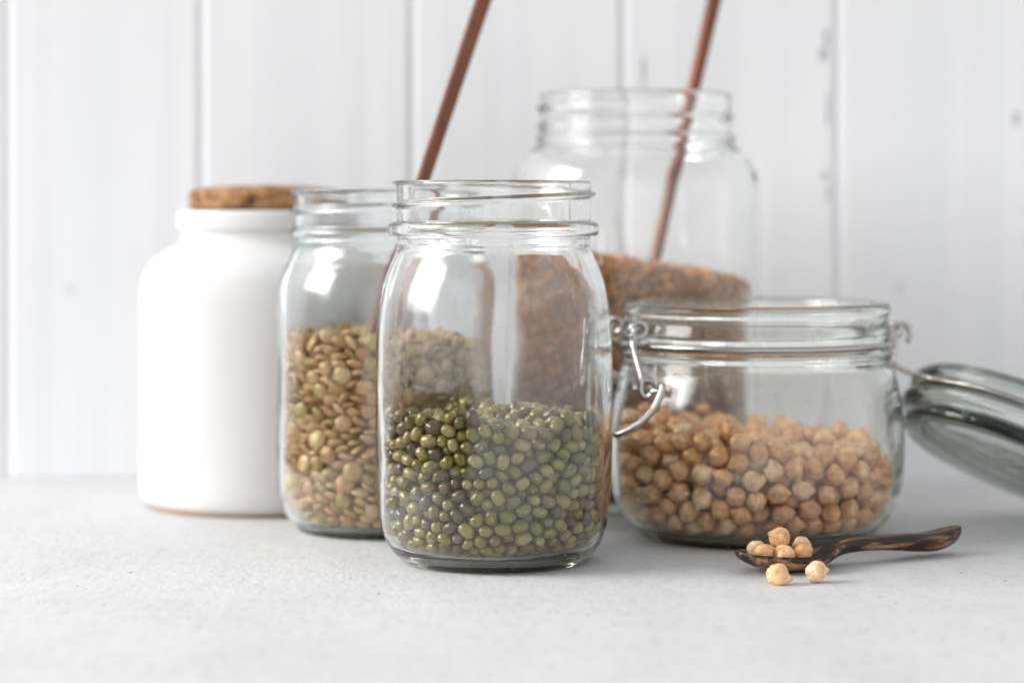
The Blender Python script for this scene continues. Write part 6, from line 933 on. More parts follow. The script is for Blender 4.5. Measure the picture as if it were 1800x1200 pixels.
288,190,363,29,19,-87,93, -203,199,394,12,10,-94,114, 70,333,367,-1,-6,-3,94, 20,-32,648,-8,8,-94,103, -247,152,378,31,-1,13,107, 130,273,237,-5,19,-72,92, -67,287,258,-10,1,70,99, 264,-110,253,4,-17,-51,110,
152,232,246,-16,15,-51,111, -268,120,218,-5,-4,-36,110, 305,166,251,46,34,-74,92, 88,277,218,-12,-7,69,107, 60,333,214,-13,-4,-88,85, 300,90,414,-7,2,-69,87, -268,-95,253,3,10,79,105, 304,25,259,-3,-15,-95,101,
-173,261,396,-11,3,-86,99, 280,151,380,2,-17,-84,99, -268,206,397,-5,8,-93,102, 189,235,390,-1,17,-83,102, 282,22,407,12,0,47,100, 21,328,403,21,14,-49,100, -319,106,424,14,-8,97,110, 284,-32,392,7,-4,-46,91,
265,-127,376,-14,-21,-33,104, -17,335,338,22,-1,54,114, -252,167,291,0,-18,97,111, 138,239,290,-3,-14,20,119, 231,255,314,15,6,-24,84, -80,305,283,-3,-7,-96,93, -261,226,307,-23,20,-91,92, 231,170,293,21,11,-53,98,
204,211,408,20,-11,48,102, -52,291,391,2,4,85,109, 241,242,412,4,-34,65,110, 0,288,406,-6,-10,76,91, -210,285,423,36,-66,-64,107, 35,272,422,-14,4,-63,81, 100,275,399,-12,17,64,94, 40,340,385,13,11,-65,91,
-287,183,421,-5,20,-60,100, -134,265,406,40,-1,71,94, -292,37,397,-12,27,-67,95, -227,173,412,-4,13,-97,110, 239,181,360,5,-2,99,84, 201,200,223,23,-18,55,93, 269,-152,245,6,-27,-64,90, 304,-10,237,14,13,55,111,
252,119,221,16,-3,76,91, -177,274,250,20,1,28,97, -53,-7,630,10,-11,-93,93, -210,202,224,-3,9,-1,101, 200,198,248,-3,20,-93,97, 258,169,226,-12,13,37,94, 274,72,233,-20,19,70,99, 291,197,406,-39,-38,83,105,
249,228,380,15,10,-85,106, -66,340,407,19,58,-25,97, 39,271,395,-9,10,98,109, 101,22,642,22,-1,85,89, 28,315,264,15,9,-69,116, 61,309,412,6,-8,87,84, 298,170,444,-19,-34,74,115, 124,316,399,18,4,97,97,
-265,126,410,5,21,-96,116, -282,-96,412,23,11,71,98, 278,60,429,4,-7,49,84, 196,280,404,-14,16,86,91, -306,148,450,10,31,13,111, -202,266,227,13,-2,65,106, 140,285,212,18,-14,33,102, 20,297,232,2,5,40,119,
-209,210,440,21,-12,87,108, 269,-112,407,16,35,70,94, 278,-17,419,-7,14,-96,108, 35,311,206,6,10,94,86, 257,182,395,-38,-10,91,104, -280,202,450,-16,33,-64,96, 144,252,415,-8,21,69,100, 70,271,428,-1,25,38,94,
83,327,392,-11,16,-97,104, 286,-72,399,31,12,-84,89, -189,242,423,13,-7,90,108, -100,291,419,-21,-7,-96,104, -262,-95,431,-6,20,4,100, 190,-197,434,5,1,63,100, 174,297,425,16,7,-61,86, 224,159,415,-21,-5,-4,101,
219,173,380,34,-14,-79,81, 27,338,434,0,19,-96,102, 265,-66,430,14,8,39,114, -40,305,416,-7,2,77,104, 287,77,453,13,-19,-68,86, 152,306,408,14,22,25,87, -282,82,417,41,5,77,81, 259,222,437,30,20,-84,112,
-3,279,440,-5,-14,-86,110, 243,-162,426,8,6,-26,117, -132,-236,488,-7,-7,39,86, -303,169,487,41,18,66,105, 114,263,439,-15,-11,-70,106, -243,238,436,38,14,87,102, 100,322,428,9,-1,47,107, -258,226,418,25,11,94,85,
-126,313,453,13,16,-46,109, -252,165,445,-6,23,-89,111, 227,225,222,-28,-31,90,96, 277,-106,229,16,-28,-45,100, 68,328,186,18,-9,27,98, -33,351,447,47,-37,56,111, 281,89,203,-14,3,5,90, -295,68,235,-18,2,-59,93,
-280,190,223,23,1,74,98, 277,210,470,39,9,-82,96, 254,121,458,8,-11,74,104, -39,307,444,24,-13,-87,88, 210,278,448,-13,-49,84,105, 237,-135,462,-12,7,95,109, 265,161,446,44,-2,-87,88, -300,-60,445,27,22,49,88,
270,-117,443,-6,0,44,92, -64,20,649,-25,1,94,106, -37,-54,641,-4,-13,97,92, -172,296,466,13,7,-38,88, -291,23,428,-7,-10,12,97, -166,250,448,-7,19,28,111, 172,248,433,16,3,97,92, -274,132,458,16,33,-60,93,
288,24,443,1,-3,83,103, 138,324,244,66,21,-37,104, 15,349,242,27,-56,74,112, -221,262,456,29,-3,76,92, 238,258,479,17,-50,54,101, 45,269,458,9,-1,41,103, 229,199,437,-18,-21,92,97, 9,307,474,-7,0,-19,112,
133,323,494,19,-46,64,107, 38,310,449,13,-3,89,90, 286,122,485,22,-20,9,95, 152,306,452,37,-15,-29,119, 249,136,198,7,-11,34,96, -298,-101,225,23,-2,-93,82, -318,97,213,-16,12,-16,107, -300,154,203,15,-6,97,94,
-237,239,215,2,17,14,93, 290,170,486,-6,-24,56,104, -119,276,240,3,10,-98,113, -209,273,483,1,35,-71,103, -80,329,447,16,-31,29,106, 98,309,452,10,-9,-28,107, 271,81,469,36,-3,-79,81, -80,271,446,-8,-5,-15,103,
56,283,485,13,-2,84,108, 21,350,482,-27,46,80,101, -269,94,450,30,17,-47,96, 160,267,465,12,-16,52,115, -88,288,473,15,0,-30,116, -177,299,501,26,39,6,91, -13,308,502,-15,1,-95,98, -294,-9,451,1,35,-43,86,
256,242,238,34,-58,-4,92, 284,-51,208,2,14,93,110, 71,329,474,0,-16,71,110, 264,220,504,-7,-43,56,118, -106,260,210,-17,3,-88,99, 177,211,204,19,27,-21,105, 108,308,198,20,-21,74,105, -59,283,222,16,31,-55,108,
-135,269,460,-29,13,-94,91, 235,177,461,23,-9,-38,99, -250,220,473,13,0,87,119, -283,-19,483,-34,10,1,95, 41,280,193,-17,1,37,101, 207,242,443,12,32,-70,81, -90,335,478,17,-31,81,91, -47,300,491,20,-13,96,88,
-36,-269,485,-8,5,-19,93, -307,65,471,-35,-10,-89,107, -9,348,509,-27,-13,-34,81, 208,226,463,24,5,-60,95, -247,223,195,-27,-5,-53,94, -112,249,478,19,3,-58,97, 138,287,500,6,28,-93,108, -103,304,500,12,1,-72,94,
255,111,494,26,0,-55,100, 101,262,513,3,-1,75,101, 299,35,471,-16,-10,89,94, 234,153,483,5,9,-98,104, -303,17,481,-45,3,-40,92, -40,334,481,36,13,18,98, -58,336,515,-5,-7,83,94, 104,273,468,-9,-17,91,97,
-246,238,501,22,8,68,95, 68,341,517,44,16,-40,109, 77,-19,652,13,-20,96,107, -136,316,485,28,20,56,86, 268,-117,495,-28,-2,92,112, 248,227,200,5,-1,-74,89, 202,265,209,0,-17,90,108, 253,179,196,10,26,-87,99,
-269,-132,218,-15,4,38,95, -275,-28,216,27,12,15,107, -272,116,185,-18,7,-39,91, 33,309,516,7,17,-93,107, 286,174,521,0,27,-95,113, -30,301,529,-7,4,-98,89, -6,-76,653,12,8,-62,83, -286,37,500,-25,-17,-77,98,
208,210,489,5,-8,2,105, -304,93,488,-21,27,-35,99, 273,-8,491,-9,5,6,98, -242,175,484,18,7,-68,103, 234,-142,505,11,-3,-72,102, -4,-272,499,9,15,80,102, -9,29,648,2,-9,21,117, -263,84,497,-5,1,-61,101,
224,156,525,12,-10,29,102, 10,354,543,7,65,74,102, 165,287,189,-6,1,98,99, -75,312,221,41,11,27,112, 272,-74,517,-16,3,56,112, 152,272,520,-12,36,-83,103, -34,346,555,50,-11,-13,101, -322,75,525,-17,20,-81,107,
-135,310,522,30,19,-81,105, -223,275,533,10,60,-48,105, 90,302,503,-23,28,-91,92, -308,-25,519,-18,7,-32,105, -305,18,541,10,-42,-55,111, -154,237,486,-22,-9,91,109, -94,52,640,28,-38,-72,92, -263,134,488,13,-9,52,115,
184,227,514,-19,-8,-55,113, -289,71,528,-18,34,-74,81, 149,225,553,-29,-21,52,83, -84,329,537,16,-28,64,109, 197,202,313,-14,-18,-40,99, 219,263,292,1,1,4,88, -168,293,287,8,-5,-98,89, 264,-87,301,-2,19,91,99,
-193,242,301,27,22,42,103, -312,147,308,32,-20,91,102, 52,338,319,32,4,-59,103, 120,296,309,32,4,-29,98, -114,315,263,-4,2,73,104, 44,29,638,-20,4,85,114, 284,84,263,9,-4,27,107, 272,-23,180,-8,5,74,95,
279,33,193,7,-6,99,116, 291,198,230,42,-44,-10,103, -302,-8,199,12,-3,87,110, -271,30,220,-28,4,70,102, -305,78,185,6,14,-33,90, -245,174,194,0,9,-40,96, -21,-20,666,11,-8,-63,97, -157,228,204,36,3,-23,85,
289,108,524,27,-1,-55,93, 88,287,538,-1,-17,80,100, 231,184,509,7,3,-55,104, 285,27,507,-6,0,56,98, 296,74,534,37,-29,-1,98, 305,-24,521,-17,-34,28,89, 315,123,560,-23,4,95,107, 118,316,533,-1,-18,83,110,
-198,255,501,-3,51,-72,89, 196,279,515,-26,17,-73,95, -105,-61,630,-15,-1,80,102, -315,133,517,-5,33,-31,108, 90,-75,633,-5,24,-96,107, 192,231,547,5,-18,-92,119, -268,119,515,-31,-93,12,97, 325,9,503,-31,5,81,97,
45,66,654,-12,-20,-81,106, 229,201,179,31,10,90,97, 262,-80,190,-19,14,73,114, -221,223,522,13,-12,36,107, 250,189,558,18,27,-58,103, 249,121,545,-15,2,7,99, -108,308,551,28,-10,57,93, 33,3,673,-10,-5,56,100,
309,-51,548,-27,-24,89,101, -42,-285,554,-31,38,61,81, -169,237,516,18,11,-60,108, 71,341,556,4,-47,79,110, 301,28,535,16,-8,-48,99, -271,-79,553,-3,45,27,99, 7,122,643,7,18,90,97, 18,308,545,6,20,-95,109,
-179,303,543,41,-34,83,93, 275,-136,528,-3,-4,-21,93, -125,316,227,18,34,-43,113, -204,190,176,7,-15,97,97, -11,312,200,12,25,-13,118, 200,259,178,4,-13,-98,105, -49,335,193,40,10,12,118, -116,253,517,15,-4,-92,91,
-281,199,518,17,35,-40,104, -102,-20,647,4,-26,-33,105, 228,210,533,-3,14,78,88, -199,208,494,-5,15,45,93, -301,159,537,26,5,89,103, 245,161,576,28,5,-38,119, 150,308,559,18,-14,-7,91, -154,270,545,-8,16,-73,95,
63,267,557,-1,4,-82,101, -180,213,539,6,-4,99,97, 297,163,564,10,-35,-69,103, -328,-9,582,-42,9,-79,97, -73,349,587,11,-59,79,95, 68,318,569,17,33,-86,92, 33,353,601,33,-62,49,111, 293,57,558,20,2,-89,96,
187,282,550,3,-19,-79,101, 38,-56,664,31,-20,90,94, 213,251,579,14,-22,-31,91, -61,51,671,1,1,-93,84, -16,83,673,-7,21,94,92, 247,234,554,-34,11,-92,99, -111,258,549,13,13,8,119, -323,106,551,-4,34,36,101,
86,32,674,-19,-1,-93,116, 117,324,574,79,4,36,86, -234,177,523,14,-15,-9,108, 142,11,647,20,9,84,86, -5,32,679,4,-12,-98,104, -157,276,518,37,20,-15,84, -48,-86,656,21,-12,-92,81, 83,276,169,22,-12,91,91,
154,247,164,29,2,89,109, -108,324,179,28,-78,-54,119, -314,119,180,14,23,2,98, 192,208,165,-4,9,-44,117, -237,238,554,25,-1,4,113, 107,280,565,-2,17,21,97, 286,193,588,-1,-30,58,91, 310,68,176,16,16,-65,111,
278,196,183,2,-33,59,94, 275,-23,552,8,-34,23,97, 171,270,578,-19,-15,90,110, -61,324,570,18,53,-80,85, 262,-120,553,-23,-30,-27,104, -288,94,557,20,12,90,99, -21,-72,681,-4,11,-42,105, -21,291,593,27,41,-85,83,
-263,145,540,9,17,13,104, 255,228,590,-6,-23,-1,87, -315,141,566,26,9,77,89, -188,228,565,17,7,97,102, 17,313,608,27,0,-71,104, -64,91,649,-27,-8,-37,87, -64,-37,655,36,-2,-92,83, -41,-124,636,16,-8,-9,97,
11,332,171,-6,-27,95,105, 7,300,574,-16,-3,94,102, -307,39,588,-12,51,-56,100, -268,135,570,18,12,44,100, 159,239,591,-5,-25,90,94, 257,145,604,15,-14,-10,100, -267,-47,579,2,-12,-90,110, -290,6,589,8,42,-41,113,
301,150,600,2,-21,31,100, -89,-118,638,23,0,-83,96, -309,162,602,-37,32,-84,109, -276,92,584,28,2,77,101, -285,198,563,47,13,70,110, 62,314,600,33,21,-75,105, -18,343,591,3,-31,81,93, 109,-39,660,15,14,42,87,
-64,287,543,14,-19,-39,85, -185,283,576,14,11,59,105, -123,17,654,-24,-1,82,107, -153,233,578,-1,14,-5,115, 141,-77,637,3,21,-51,92, 119,288,596,25,-6,65,117, -265,198,176,8,7,-62,94, 273,55,153,9,13,-83,85,
286,155,169,-22,54,80,104, -277,-4,163,-7,-19,-68,81, -283,37,182,-28,19,-92,99, -289,158,175,16,21,-84,98, -173,302,205,-31,71,62,106, -231,158,156,12,11,22,93, 158,318,600,-19,-52,82,86, 69,124,636,-6,10,63,110,
237,255,623,45,24,-71,106, 12,-120,652,19,8,1,101, -253,-111,596,-14,3,19,108, -47,124,649,-24,-15,-90,102, 282,100,597,34,16,-19,97, -230,250,585,11,-3,-51,97, 188,293,620,-22,-34,90,95, 43,170,639,-21,0,44,111,
-143,98,640,-3,12,89,88, 219,219,599,40,-15,-46,101, -152,-41,631,-7,-30,49,115, -73,287,566,1,-1,-95,89, -236,198,559,17,20,-56,104, 205,254,148,-16,-14,90,97, -261,148,598,-29,10,-92,102, -19,320,639,22,-23,88,98,
-98,325,591,-4,-43,86,98, -214,268,613,20,13,-11,93, 61,-148,639,5,-2,53,86, -22,131,669,-11,17,72,110, -37,337,615,32,-9,-9,109, -265,-68,607,-1,5,98,109, 119,250,608,-9,-27,95,110, 230,124,636,18,-21,94,117,
-121,278,584,-6,27,95,114, 93,341,611,49,47,-68,105, 181,238,620,13,-8,29,107, -83,-71,659,14,-10,-15,81, 72,-92,657,6,16,-79,112, -317,-40,611,-36,1,-61,85, 110,139,643,-3,33,0,109, -14,280,618,19,41,-81,81,
-204,255,192,-18,-18,93,107, -142,263,199,24,-2,77,94, 154,234,133,12,5,56,103, -100,284,183,14,21,-80,99, -39,278,177,-4,8,-91,104, -317,123,624,-16,42,-52,96, 60,320,157,-9,-10,-44,94, -295,105,628,11,45,2,99,
-105,70,659,-33,-9,73,87, -262,-116,626,-22,14,-76,93, -143,-24,667,-7,-21,89,110, -170,298,602,40,-1,88,95, -316,-16,628,14,15,96,95, -132,-90,646,15,18,-96,103, -141,310,610,38,2,89,98, 153,286,626,15,-38,64,99,
157,-178,643,8,-5,95,103, 276,-137,599,-15,-15,35,88, 89,295,631,-12,2,-47,109, -190,-63,636,13,-3,-37,106, 288,-44,602,-20,-12,96,94, 35,272,631,5,11,60,119, 96,-185,633,-4,-18,-5,109, -263,209,593,14,-8,94,110,
162,-28,652,1,18,-53,108, 270,188,620,4,23,94,102, -36,-271,622,-10,-8,-76,112, -280,61,603,-20,39,-73,89, 173,34,630,23,-22,60,93, -241,211,157,7,-30,54,112, 310,60,609,-17,-26,-8,109, -35,-133,664,-8,-24,96,115,
-196,193,594,-2,-21,-36,100, -45,271,635,25,-10,-78,105, 287,65,630,10,-16,4,95, 143,323,633,14,-46,58,82, 127,-16,678,-4,-3,-91,95, -21,342,686,35,-24,46,118, 275,223,641,36,-37,-9,82, -195,64,638,-6,-9,98,87,
32,11,700,3,9,54,103, -161,-134,641,11,7,-84,103, 168,121,630,-19,-6,-70,117, -277,-54,641,4,21,93,100, 117,79,652,6,6,39,104, 225,220,637,9,-9,45,112, -278,205,634,-7,43,-27,100, -112,-61,677,10,-9,51,94,
-295,22,631,-9,-13,-98,100, 224,15,640,12,-4,-75,97, 218,61,650,0,-14,-87,93, 229,-89,641,24,-19,-91,98, -119,-115,663,20,-21,86,99, 1,-243,638,6,13,14,118, -238,-88,632,-23,-6,-81,93, -78,6,678,-5,12,-97,102,
-227,33,649,3,-7,-77,111, -114,-171,653,19,4,-95,102, 140,-135,633,30,12,73,112, -71,288,603,5,5,3,104, 189,21,655,28,1,-65,92, 164,270,652,2,20,-97,118, -156,246,608,4,-9,-2,102, 66,-199,650,4,-17,-19,114,
121,314,654,-3,-13,95,104, 302,-113,627,21,1,-60,88, -51,-229,633,-15,20,28,99, -303,163,639,39,8,90,95, -186,3,639,-16,0,97,117, 75,97,676,11,11,91,101, 44,-255,644,13,0,64,85, -94,-126,675,23,-5,90,87,
128,208,645,-10,14,-97,92, -114,130,646,-5,19,90,94, -271,71,630,2,28,1,100, -45,33,696,-9,6,67,103, 74,-51,684,-2,0,15,105, -173,49,661,-11,7,-51,119, 5,-178,644,-2,-9,91,102, -81,-173,638,24,-20,-17,114,
259,-101,619,14,29,72,87, -9,183,645,13,-1,-98,111, 284,119,651,-7,-1,-99,109, -62,-158,675,7,12,-91,101, 294,133,626,-4,-4,-99,98, 138,282,155,45,-5,39,97, -70,304,159,-6,41,-38,82, -35,282,147,26,15,19,104,
237,178,146,-1,-9,56,106, 252,234,165,50,26,-81,81, 262,-101,158,-72,51,31,81, 15,272,161,4,-14,43,119, 273,0,151,2,16,97,101, 279,107,169,23,-23,34,117, -289,-47,178,-8,-8,56,86, -276,168,152,9,6,25,102,
137,46,669,-24,3,-91,107, -268,128,633,-39,-1,-87,99, 280,19,650,-10,-16,89,97, -70,336,634,26,-31,29,96, -124,317,638,35,6,45,115, 66,344,644,31,27,-83,81, 38,108,663,-14,3,-40,106, 52,157,674,13,0,56,101,
-116,-165,686,16,-1,8,112, -228,82,663,8,22,74,107, -3,287,669,-33,46,-81,93, 174,211,649,11,-2,86,87, -80,248,647,7,-14,87,116, -37,305,681,19,-48,84,105, -18,-184,663,17,-24,-9,99, 193,-71,640,-9,-16,10,88,
-30,-133,695,-19,14,-94,93, -134,-254,643,-21,36,74,91, 253,180,651,-9,-5,-97,97, 304,172,645,34,39,80,112, -243,93,640,-15,21,-73,97, 265,229,670,-22,-37,81,87, 25,-217,659,-7,2,97,99, -250,157,639,14,19,74,92,
285,-39,644,-12,-16,89,95, -253,-151,655,3,-7,-98,119, -202,-29,662,-6,-10,53,107, -126,327,689,17,-53,82,113, 190,83,663,-10,10,97,112, -103,252,622,3,4,94,105, -187,290,641,-36,19,-90,96, 141,256,670,20,22,-69,93,
-76,330,667,22,-45,42,109, -216,-100,650,-10,-2,-81,88, -236,213,618,39,12,85,111, 240,-44,652,-13,-6,9,104, 75,197,658,-5,-1,8,101, 120,-171,661,-2,-13,-31,90, -247,-12,638,-9,10,88,99, -10,242,658,23,10,42,91,
162,123,663,16,-28,-76,89, 121,103,673,-20,-1,-91,86, 136,173,659,6,5,-10,106, 237,258,675,54,-34,-55,87, 0,-25,691,-8,11,-76,92, 8,152,688,10,7,-93,81, 297,-62,670,-4,-17,4,98, 32,-166,664,-13,-4,-89,92,
271,-151,663,-15,-1,59,97, 9,178,674,12,23,-60,93, 29,-100,680,13,6,22,108, -166,245,642,-14,19,-56,119, -156,-188,656,7,-18,-55,104, -271,-101,674,-27,24,-31,110, 164,-116,645,-24,21,-64,91, -166,-83,663,15,-11,-48,103,
239,97,660,12,41,38,85, -69,-79,680,-10,15,-88,88, 30,345,657,30,37,-83,111, 99,267,655,5,8,-98,100, 118,-78,666,22,0,89,84, -77,145,667,16,-20,-93,97, -198,191,654,-10,20,29,110, -286,36,655,11,21,40,95,
277,-95,647,-8,-11,30,103, -47,260,665,6,24,-20,82, 78,-134,663,9,14,-57,95, 89,58,697,7,8,98,96, -57,185,648,-10,-29,19,111, 177,168,635,-12,-15,-60,114, -268,84,158,-19,5,-52,101, -229,172,128,23,2,-96,94,
-276,-37,152,-17,-3,-81,99, -266,124,131,1,-4,-92,114, -149,274,175,42,5,55,96, -237,189,647,3,22,27,89, -260,-5,658,-7,-3,99,81, -160,147,641,-10,9,-87,81, 293,135,681,18,-5,-72,104, -165,223,172,16,5,-37,106,
-89,193,660,-18,-20,-7,104, 130,309,682,7,-17,70,114, 137,-68,684,-7,15,-60,83, -187,-105,676,26,5,-81,99, -88,297,651,37,-32,39,104, -129,286,651,45,12,-46,92, 23,110,693,1,-20,88,101, -264,208,251,10,2,-64,101,
-264,169,263,10,-9,9,98, -213,255,271,2,-10,46,119, -48,349,257,-45,48,62,118, 259,138,272,15,-7,-31,88, -21,284,277,83,-53,-6,116, 184,285,308,18,-16,-33,102, -127,302,286,23,6,-94,86, 136,326,306,13,-57,62,112,
-225,267,316,-42,32,-84,111, -37,328,304,15,2,-76,119, -286,67,299,-16,14,89,81, -294,194,304,-32,34,-83,81, -79,-125,697,-21,2,-28,90, 219,222,669,-19,-29,90,98, -101,57,694,5,14,82,103, -24,-193,711,-1,2,19,89,
-97,244,676,23,-22,62,105, -240,237,654,-9,-15,-85,105, 153,83,689,-1,6,6,115, -266,60,666,-21,6,-76,86, -57,-215,659,-2,-11,-2,97, 48,239,653,9,-35,91,99, -236,-70,661,9,37,91,99, 283,77,666,22,17,-93,102,
-110,113,680,5,-13,45,114, -294,180,677,41,-21,87,119, 171,-71,661,3,8,-77,97, -37,-191,685,10,-15,64,94, -130,34,679,-2,-12,-95,97, -200,235,627,-14,2,-95,103, 196,-28,668,-17,11,-22,100, -162,111,659,-5,8,98,95,
-200,6,685,-3,-1,18,102, 278,196,147,55,-2,-67,90, 94,-8,700,-1,7,64,114, 33,313,663,41,20,-63,92, -311,-14,657,28,-5,88,93, 133,32,706,-4,7,-9,100, 196,178,659,2,12,75,84, -142,245,664,8,31,-39,102,
-209,95,683,32,4,93,99, -81,-180,706,-14,-8,-93,103, 123,-122,675,3,10,-30,105, -106,187,687,-4,-22,94,94, -109,-224,676,15,23,93,106, 64,-109,692,-13,11,-89,93, -248,24,678,8,14,31,96, -230,145,657,-32,38,-75,93,
-283,-48,668,-15,27,58,92, 0,-272,664,-10,4,98,98, -159,292,671,21,-39,31,89, 23,275,671,-18,41,-76,99, -54,-233,686,15,-18,69,111, 99,152,679,21,-4,79,100, -18,86,702,1,-10,-35,105, 226,-93,669,18,-10,-84,103,
35,-50,702,7,-3,-6,96, 187,-74,686,11,-16,88,104, -63,94,685,34,12,89,81, 77,290,684,18,-16,20,119, 174,211,674,5,-1,-99,98, -291,2,678,-9,10,-43,92, 86,117,697,4,2,39,102, 168,7,684,-11,12,9,105,
-164,83,682,5,11,-16,98, -98,289,686,18,29,-84,117, 65,224,678,-4,1,-93,102, -145,-137,677,25,-23,71,91, -140,235,149,-19,-5,58,97, -172,278,156,6,23,-86,96, -88,261,150,-20,3,-95,101, -64,313,123,40,13,-72,95,
64,-165,678,15,5,43,97, 15,218,669,5,8,-82,95, 45,275,140,31,-9,-89,105, 114,320,174,21,-30,46,93, 240,172,681,-5,-19,83,117, -29,140,695,-28,10,91,81, 167,298,698,29,30,-19,93, -267,77,694,-7,15,-97,96,
-164,41,698,-4,4,92,98, -144,160,660,-17,-4,-63,111, -280,121,670,-5,21,34,109, 186,-132,681,9,4,-97,102, 81,336,679,-62,47,55,94, 203,226,695,-12,-3,50,92, 40,277,708,-22,-1,10,97, -64,-24,691,24,-10,22,111,
-204,135,663,32,9,60,85, 283,197,692,-29,-29,89,108, -144,89,701,27,22,74,84, -125,11,707,28,15,-16,101, 268,48,673,-6,-25,59,97, -194,92,708,-12,3,-92,112, 153,-96,699,-1,-16,93,104, 308,144,714,-27,15,93,95,
-193,242,680,16,-37,0,91, -126,-101,699,-15,18,85,104, -28,113,721,-4,5,89,89, 95,-186,685,-2,20,-33,93, 201,-152,704,-6,-7,73,92, 123,210,678,-19,-1,76,109, 195,269,681,44,-1,57,119, -225,35,703,-2,-9,-59,119,
-210,239,152,12,22,-95,119, 190,172,692,-6,-30,92,117, -104,-204,695,-12,3,-98,81, 272,8,687,7,-9,-4,99, -39,216,681,1,0,-33,114, -130,214,675,29,-4,-5,105, 66,23,718,0,2,97,101, 77,288,134,-30,-23,89,112,
113,309,142,-5,-29,83,94, -122,248,130,25,-23,-65,81, -27,323,135,-25,-34,79,86, -304,-41,706,26,22,77,109, 273,142,123,11,11,-26,112, -287,61,133,7,18,-57,114, 253,123,145,16,-8,39,92, 220,225,127,12,-6,-91,111,
-238,242,684,-16,10,-26,96, -264,165,683,20,36,22,104, -67,74,712,2,-6,99,100, -104,156,703,2,8,-29,86, 230,1,671,15,17,75,113, 180,-190,665,8,5,58,111, 13,-147,690,-9,18,-73,91, -288,28,699,-8,0,89,91,
103,-136,697,0,-2,87,91, -60,162,690,16,-8,-97,81, 119,92,711,1,-6,87,99, -137,311,719,18,-38,70,94, -176,284,693,43,-23,-54,115, 192,46,694,4,17,3,95, 46,165,702,-10,6,-62,100, 62,-216,676,16,7,35,91,
-254,-36,683,26,19,78,103, 21,-194,694,-18,28,64,82, 26,219,695,4,-16,-83,93, -175,191,678,3,-4,85,89, 96,176,712,5,-11,89,104, 200,5,707,5,-8,66,98, 31,60,688,-14,-42,-79,83, 143,-35,707,2,16,-65,102,
-191,141,689,-12,14,-35,96, 255,129,690,30,0,-48,102, -23,-240,709,17,30,-63,87, -142,161,688,3,-8,-1,81, 228,-102,696,4,3,95,106, 243,50,688,-29,-5,76,99, 230,84,697,-19,2,27,102, -231,195,683,-22,-9,-83,90,
-226,260,701,-30,7,-84,84, -150,149,710,19,-1,-96,100, -209,-53,685,7,0,5,91, -72,135,714,5,16,-32,107, -115,102,710,-18,4,-87,97, 249,-15,701,-10,-20,78,98, -135,288,738,31,11,-39,105, 116,262,698,13,16,-63,112,
139,144,689,6,17,-77,101, -74,233,701,9,-4,-26,95, -142,-154,711,9,9,-92,98, -190,269,126,43,-7,71,109, 252,179,117,14,14,26,87, -264,-70,113,-15,10,96,106, -281,87,106,15,-7,-84,110, -277,174,121,8,39,-39,106,
-164,233,122,-13,22,38,85, -143,290,140,-5,-44,59,92, -4,180,706,-26,0,84,94, -150,-205,708,21,4,-69,105, 166,231,705,-6,-16,58,97, 137,-128,715,-11,-1,49,85, -47,280,704,11,31,-82,119, 85,211,697,-8,8,-96,97,
-314,23,719,-33,-21,90,109, 151,-144,691,-8,-27,93,81, 188,75,715,-20,-10,-29,98, -200,-184,703,7,-10,93,81, 189,-113,719,-9,-6,-97,95, -323,84,667,-86,46,17,119, -103,300,132,-4,-5,97,105, 119,246,120,12,-2,59,110,
135,294,120,31,8,-77,100, -54,268,121,1,17,-83,93, 5,308,130,-17,-29,48,119, -145,200,699,-1,-14,-54,84, -200,201,700,-10,3,45,101, 37,143,729,14,19,-95,105, -151,-55,691,-22,0,83,107, 105,66,728,25,5,-75,95,
160,17,725,3,10,-97,98, 79,312,113,27,-27,42,85, 181,244,107,25,5,37,99, 204,126,678,-44,-15,45,88, -192,-4,722,51,-8,46,99, -195,-128,702,-14,11,97,97, 228,-48,713,10,-6,-43,110, 141,208,717,31,9,-93,114,
242,155,96,-20,-5,-18,101, -225,186,98,-10,12,96,102, -40,214,715,36,5,-10,93, 243,39,720,-3,1,-87,106, 55,-218,702,2,28,-51,85, 167,128,704,19,-2,97,100, 90,237,719,-3,4,92,101, -243,-30,713,19,9,59,109,
95,141,723,12,-18,84,85, -260,211,711,-3,4,-82,114, -77,264,728,0,-13,97,105, 158,99,725,-3,-4,-85,82, -177,-41,704,-18,11,59,88, 54,81,716,-19,-19,56,93, -252,129,695,3,28,-72,117, 30,230,721,-34,8,16,98,
-207,219,113,-30,-13,-5,99, -15,251,709,5,28,-48,105, 118,-59,723,15,4,-98,81, 311,-39,709,-46,-34,52,104, 68,-34,723,5,-7,86,98, 150,88,745,-5,-8,-20,81, 154,147,733,15,-12,-93,111, -153,-96,720,-14,-11,19,115,
-101,207,717,4,-1,79,104, -128,260,702,-15,-17,36,102, -251,87,717,-11,-13,-75,81, 110,191,742,25,-1,73,100, 84,111,727,-26,-30,90,81, -70,326,720,-16,-30,-73,112, 150,257,96,-8,7,-44,81, -36,289,96,-3,-10,-71,101,
29,289,101,-12,5,6,112, 177,-32,723,12,-3,40,88, 96,270,97,-16,-6,-57,100, 188,-72,729,-10,69,60,87, 229,89,722,-25,8,-9,81, 57,317,712,-30,-14,50,81, -55,184,716,25,-6,53,82, 12,316,714,-3,-12,28,110,
-316,128,695,-18,-4,92,96, 108,150,747,20,12,17,84, 216,196,101,-3,-7,-78,109, -211,-46,724,-43,-89,4,82, -211,-86,707,6,-25,-37,104, -173,218,98,13,-29,-92,99, -98,277,106,-13,-13,-95,111, 269,48,274,11,-5,-17,99,
283,106,291,-21,-5,96,92, -12,279,321,-36,7,-75,92, 81,331,298,33,13,-87,107, 250,223,292,-36,-5,-7,119, 80,264,276,-8,-24,59,100, -217,200,279,-3,10,-94,107, -303,157,277,14,1,42,89, -94,342,299,62,-34,56,102,
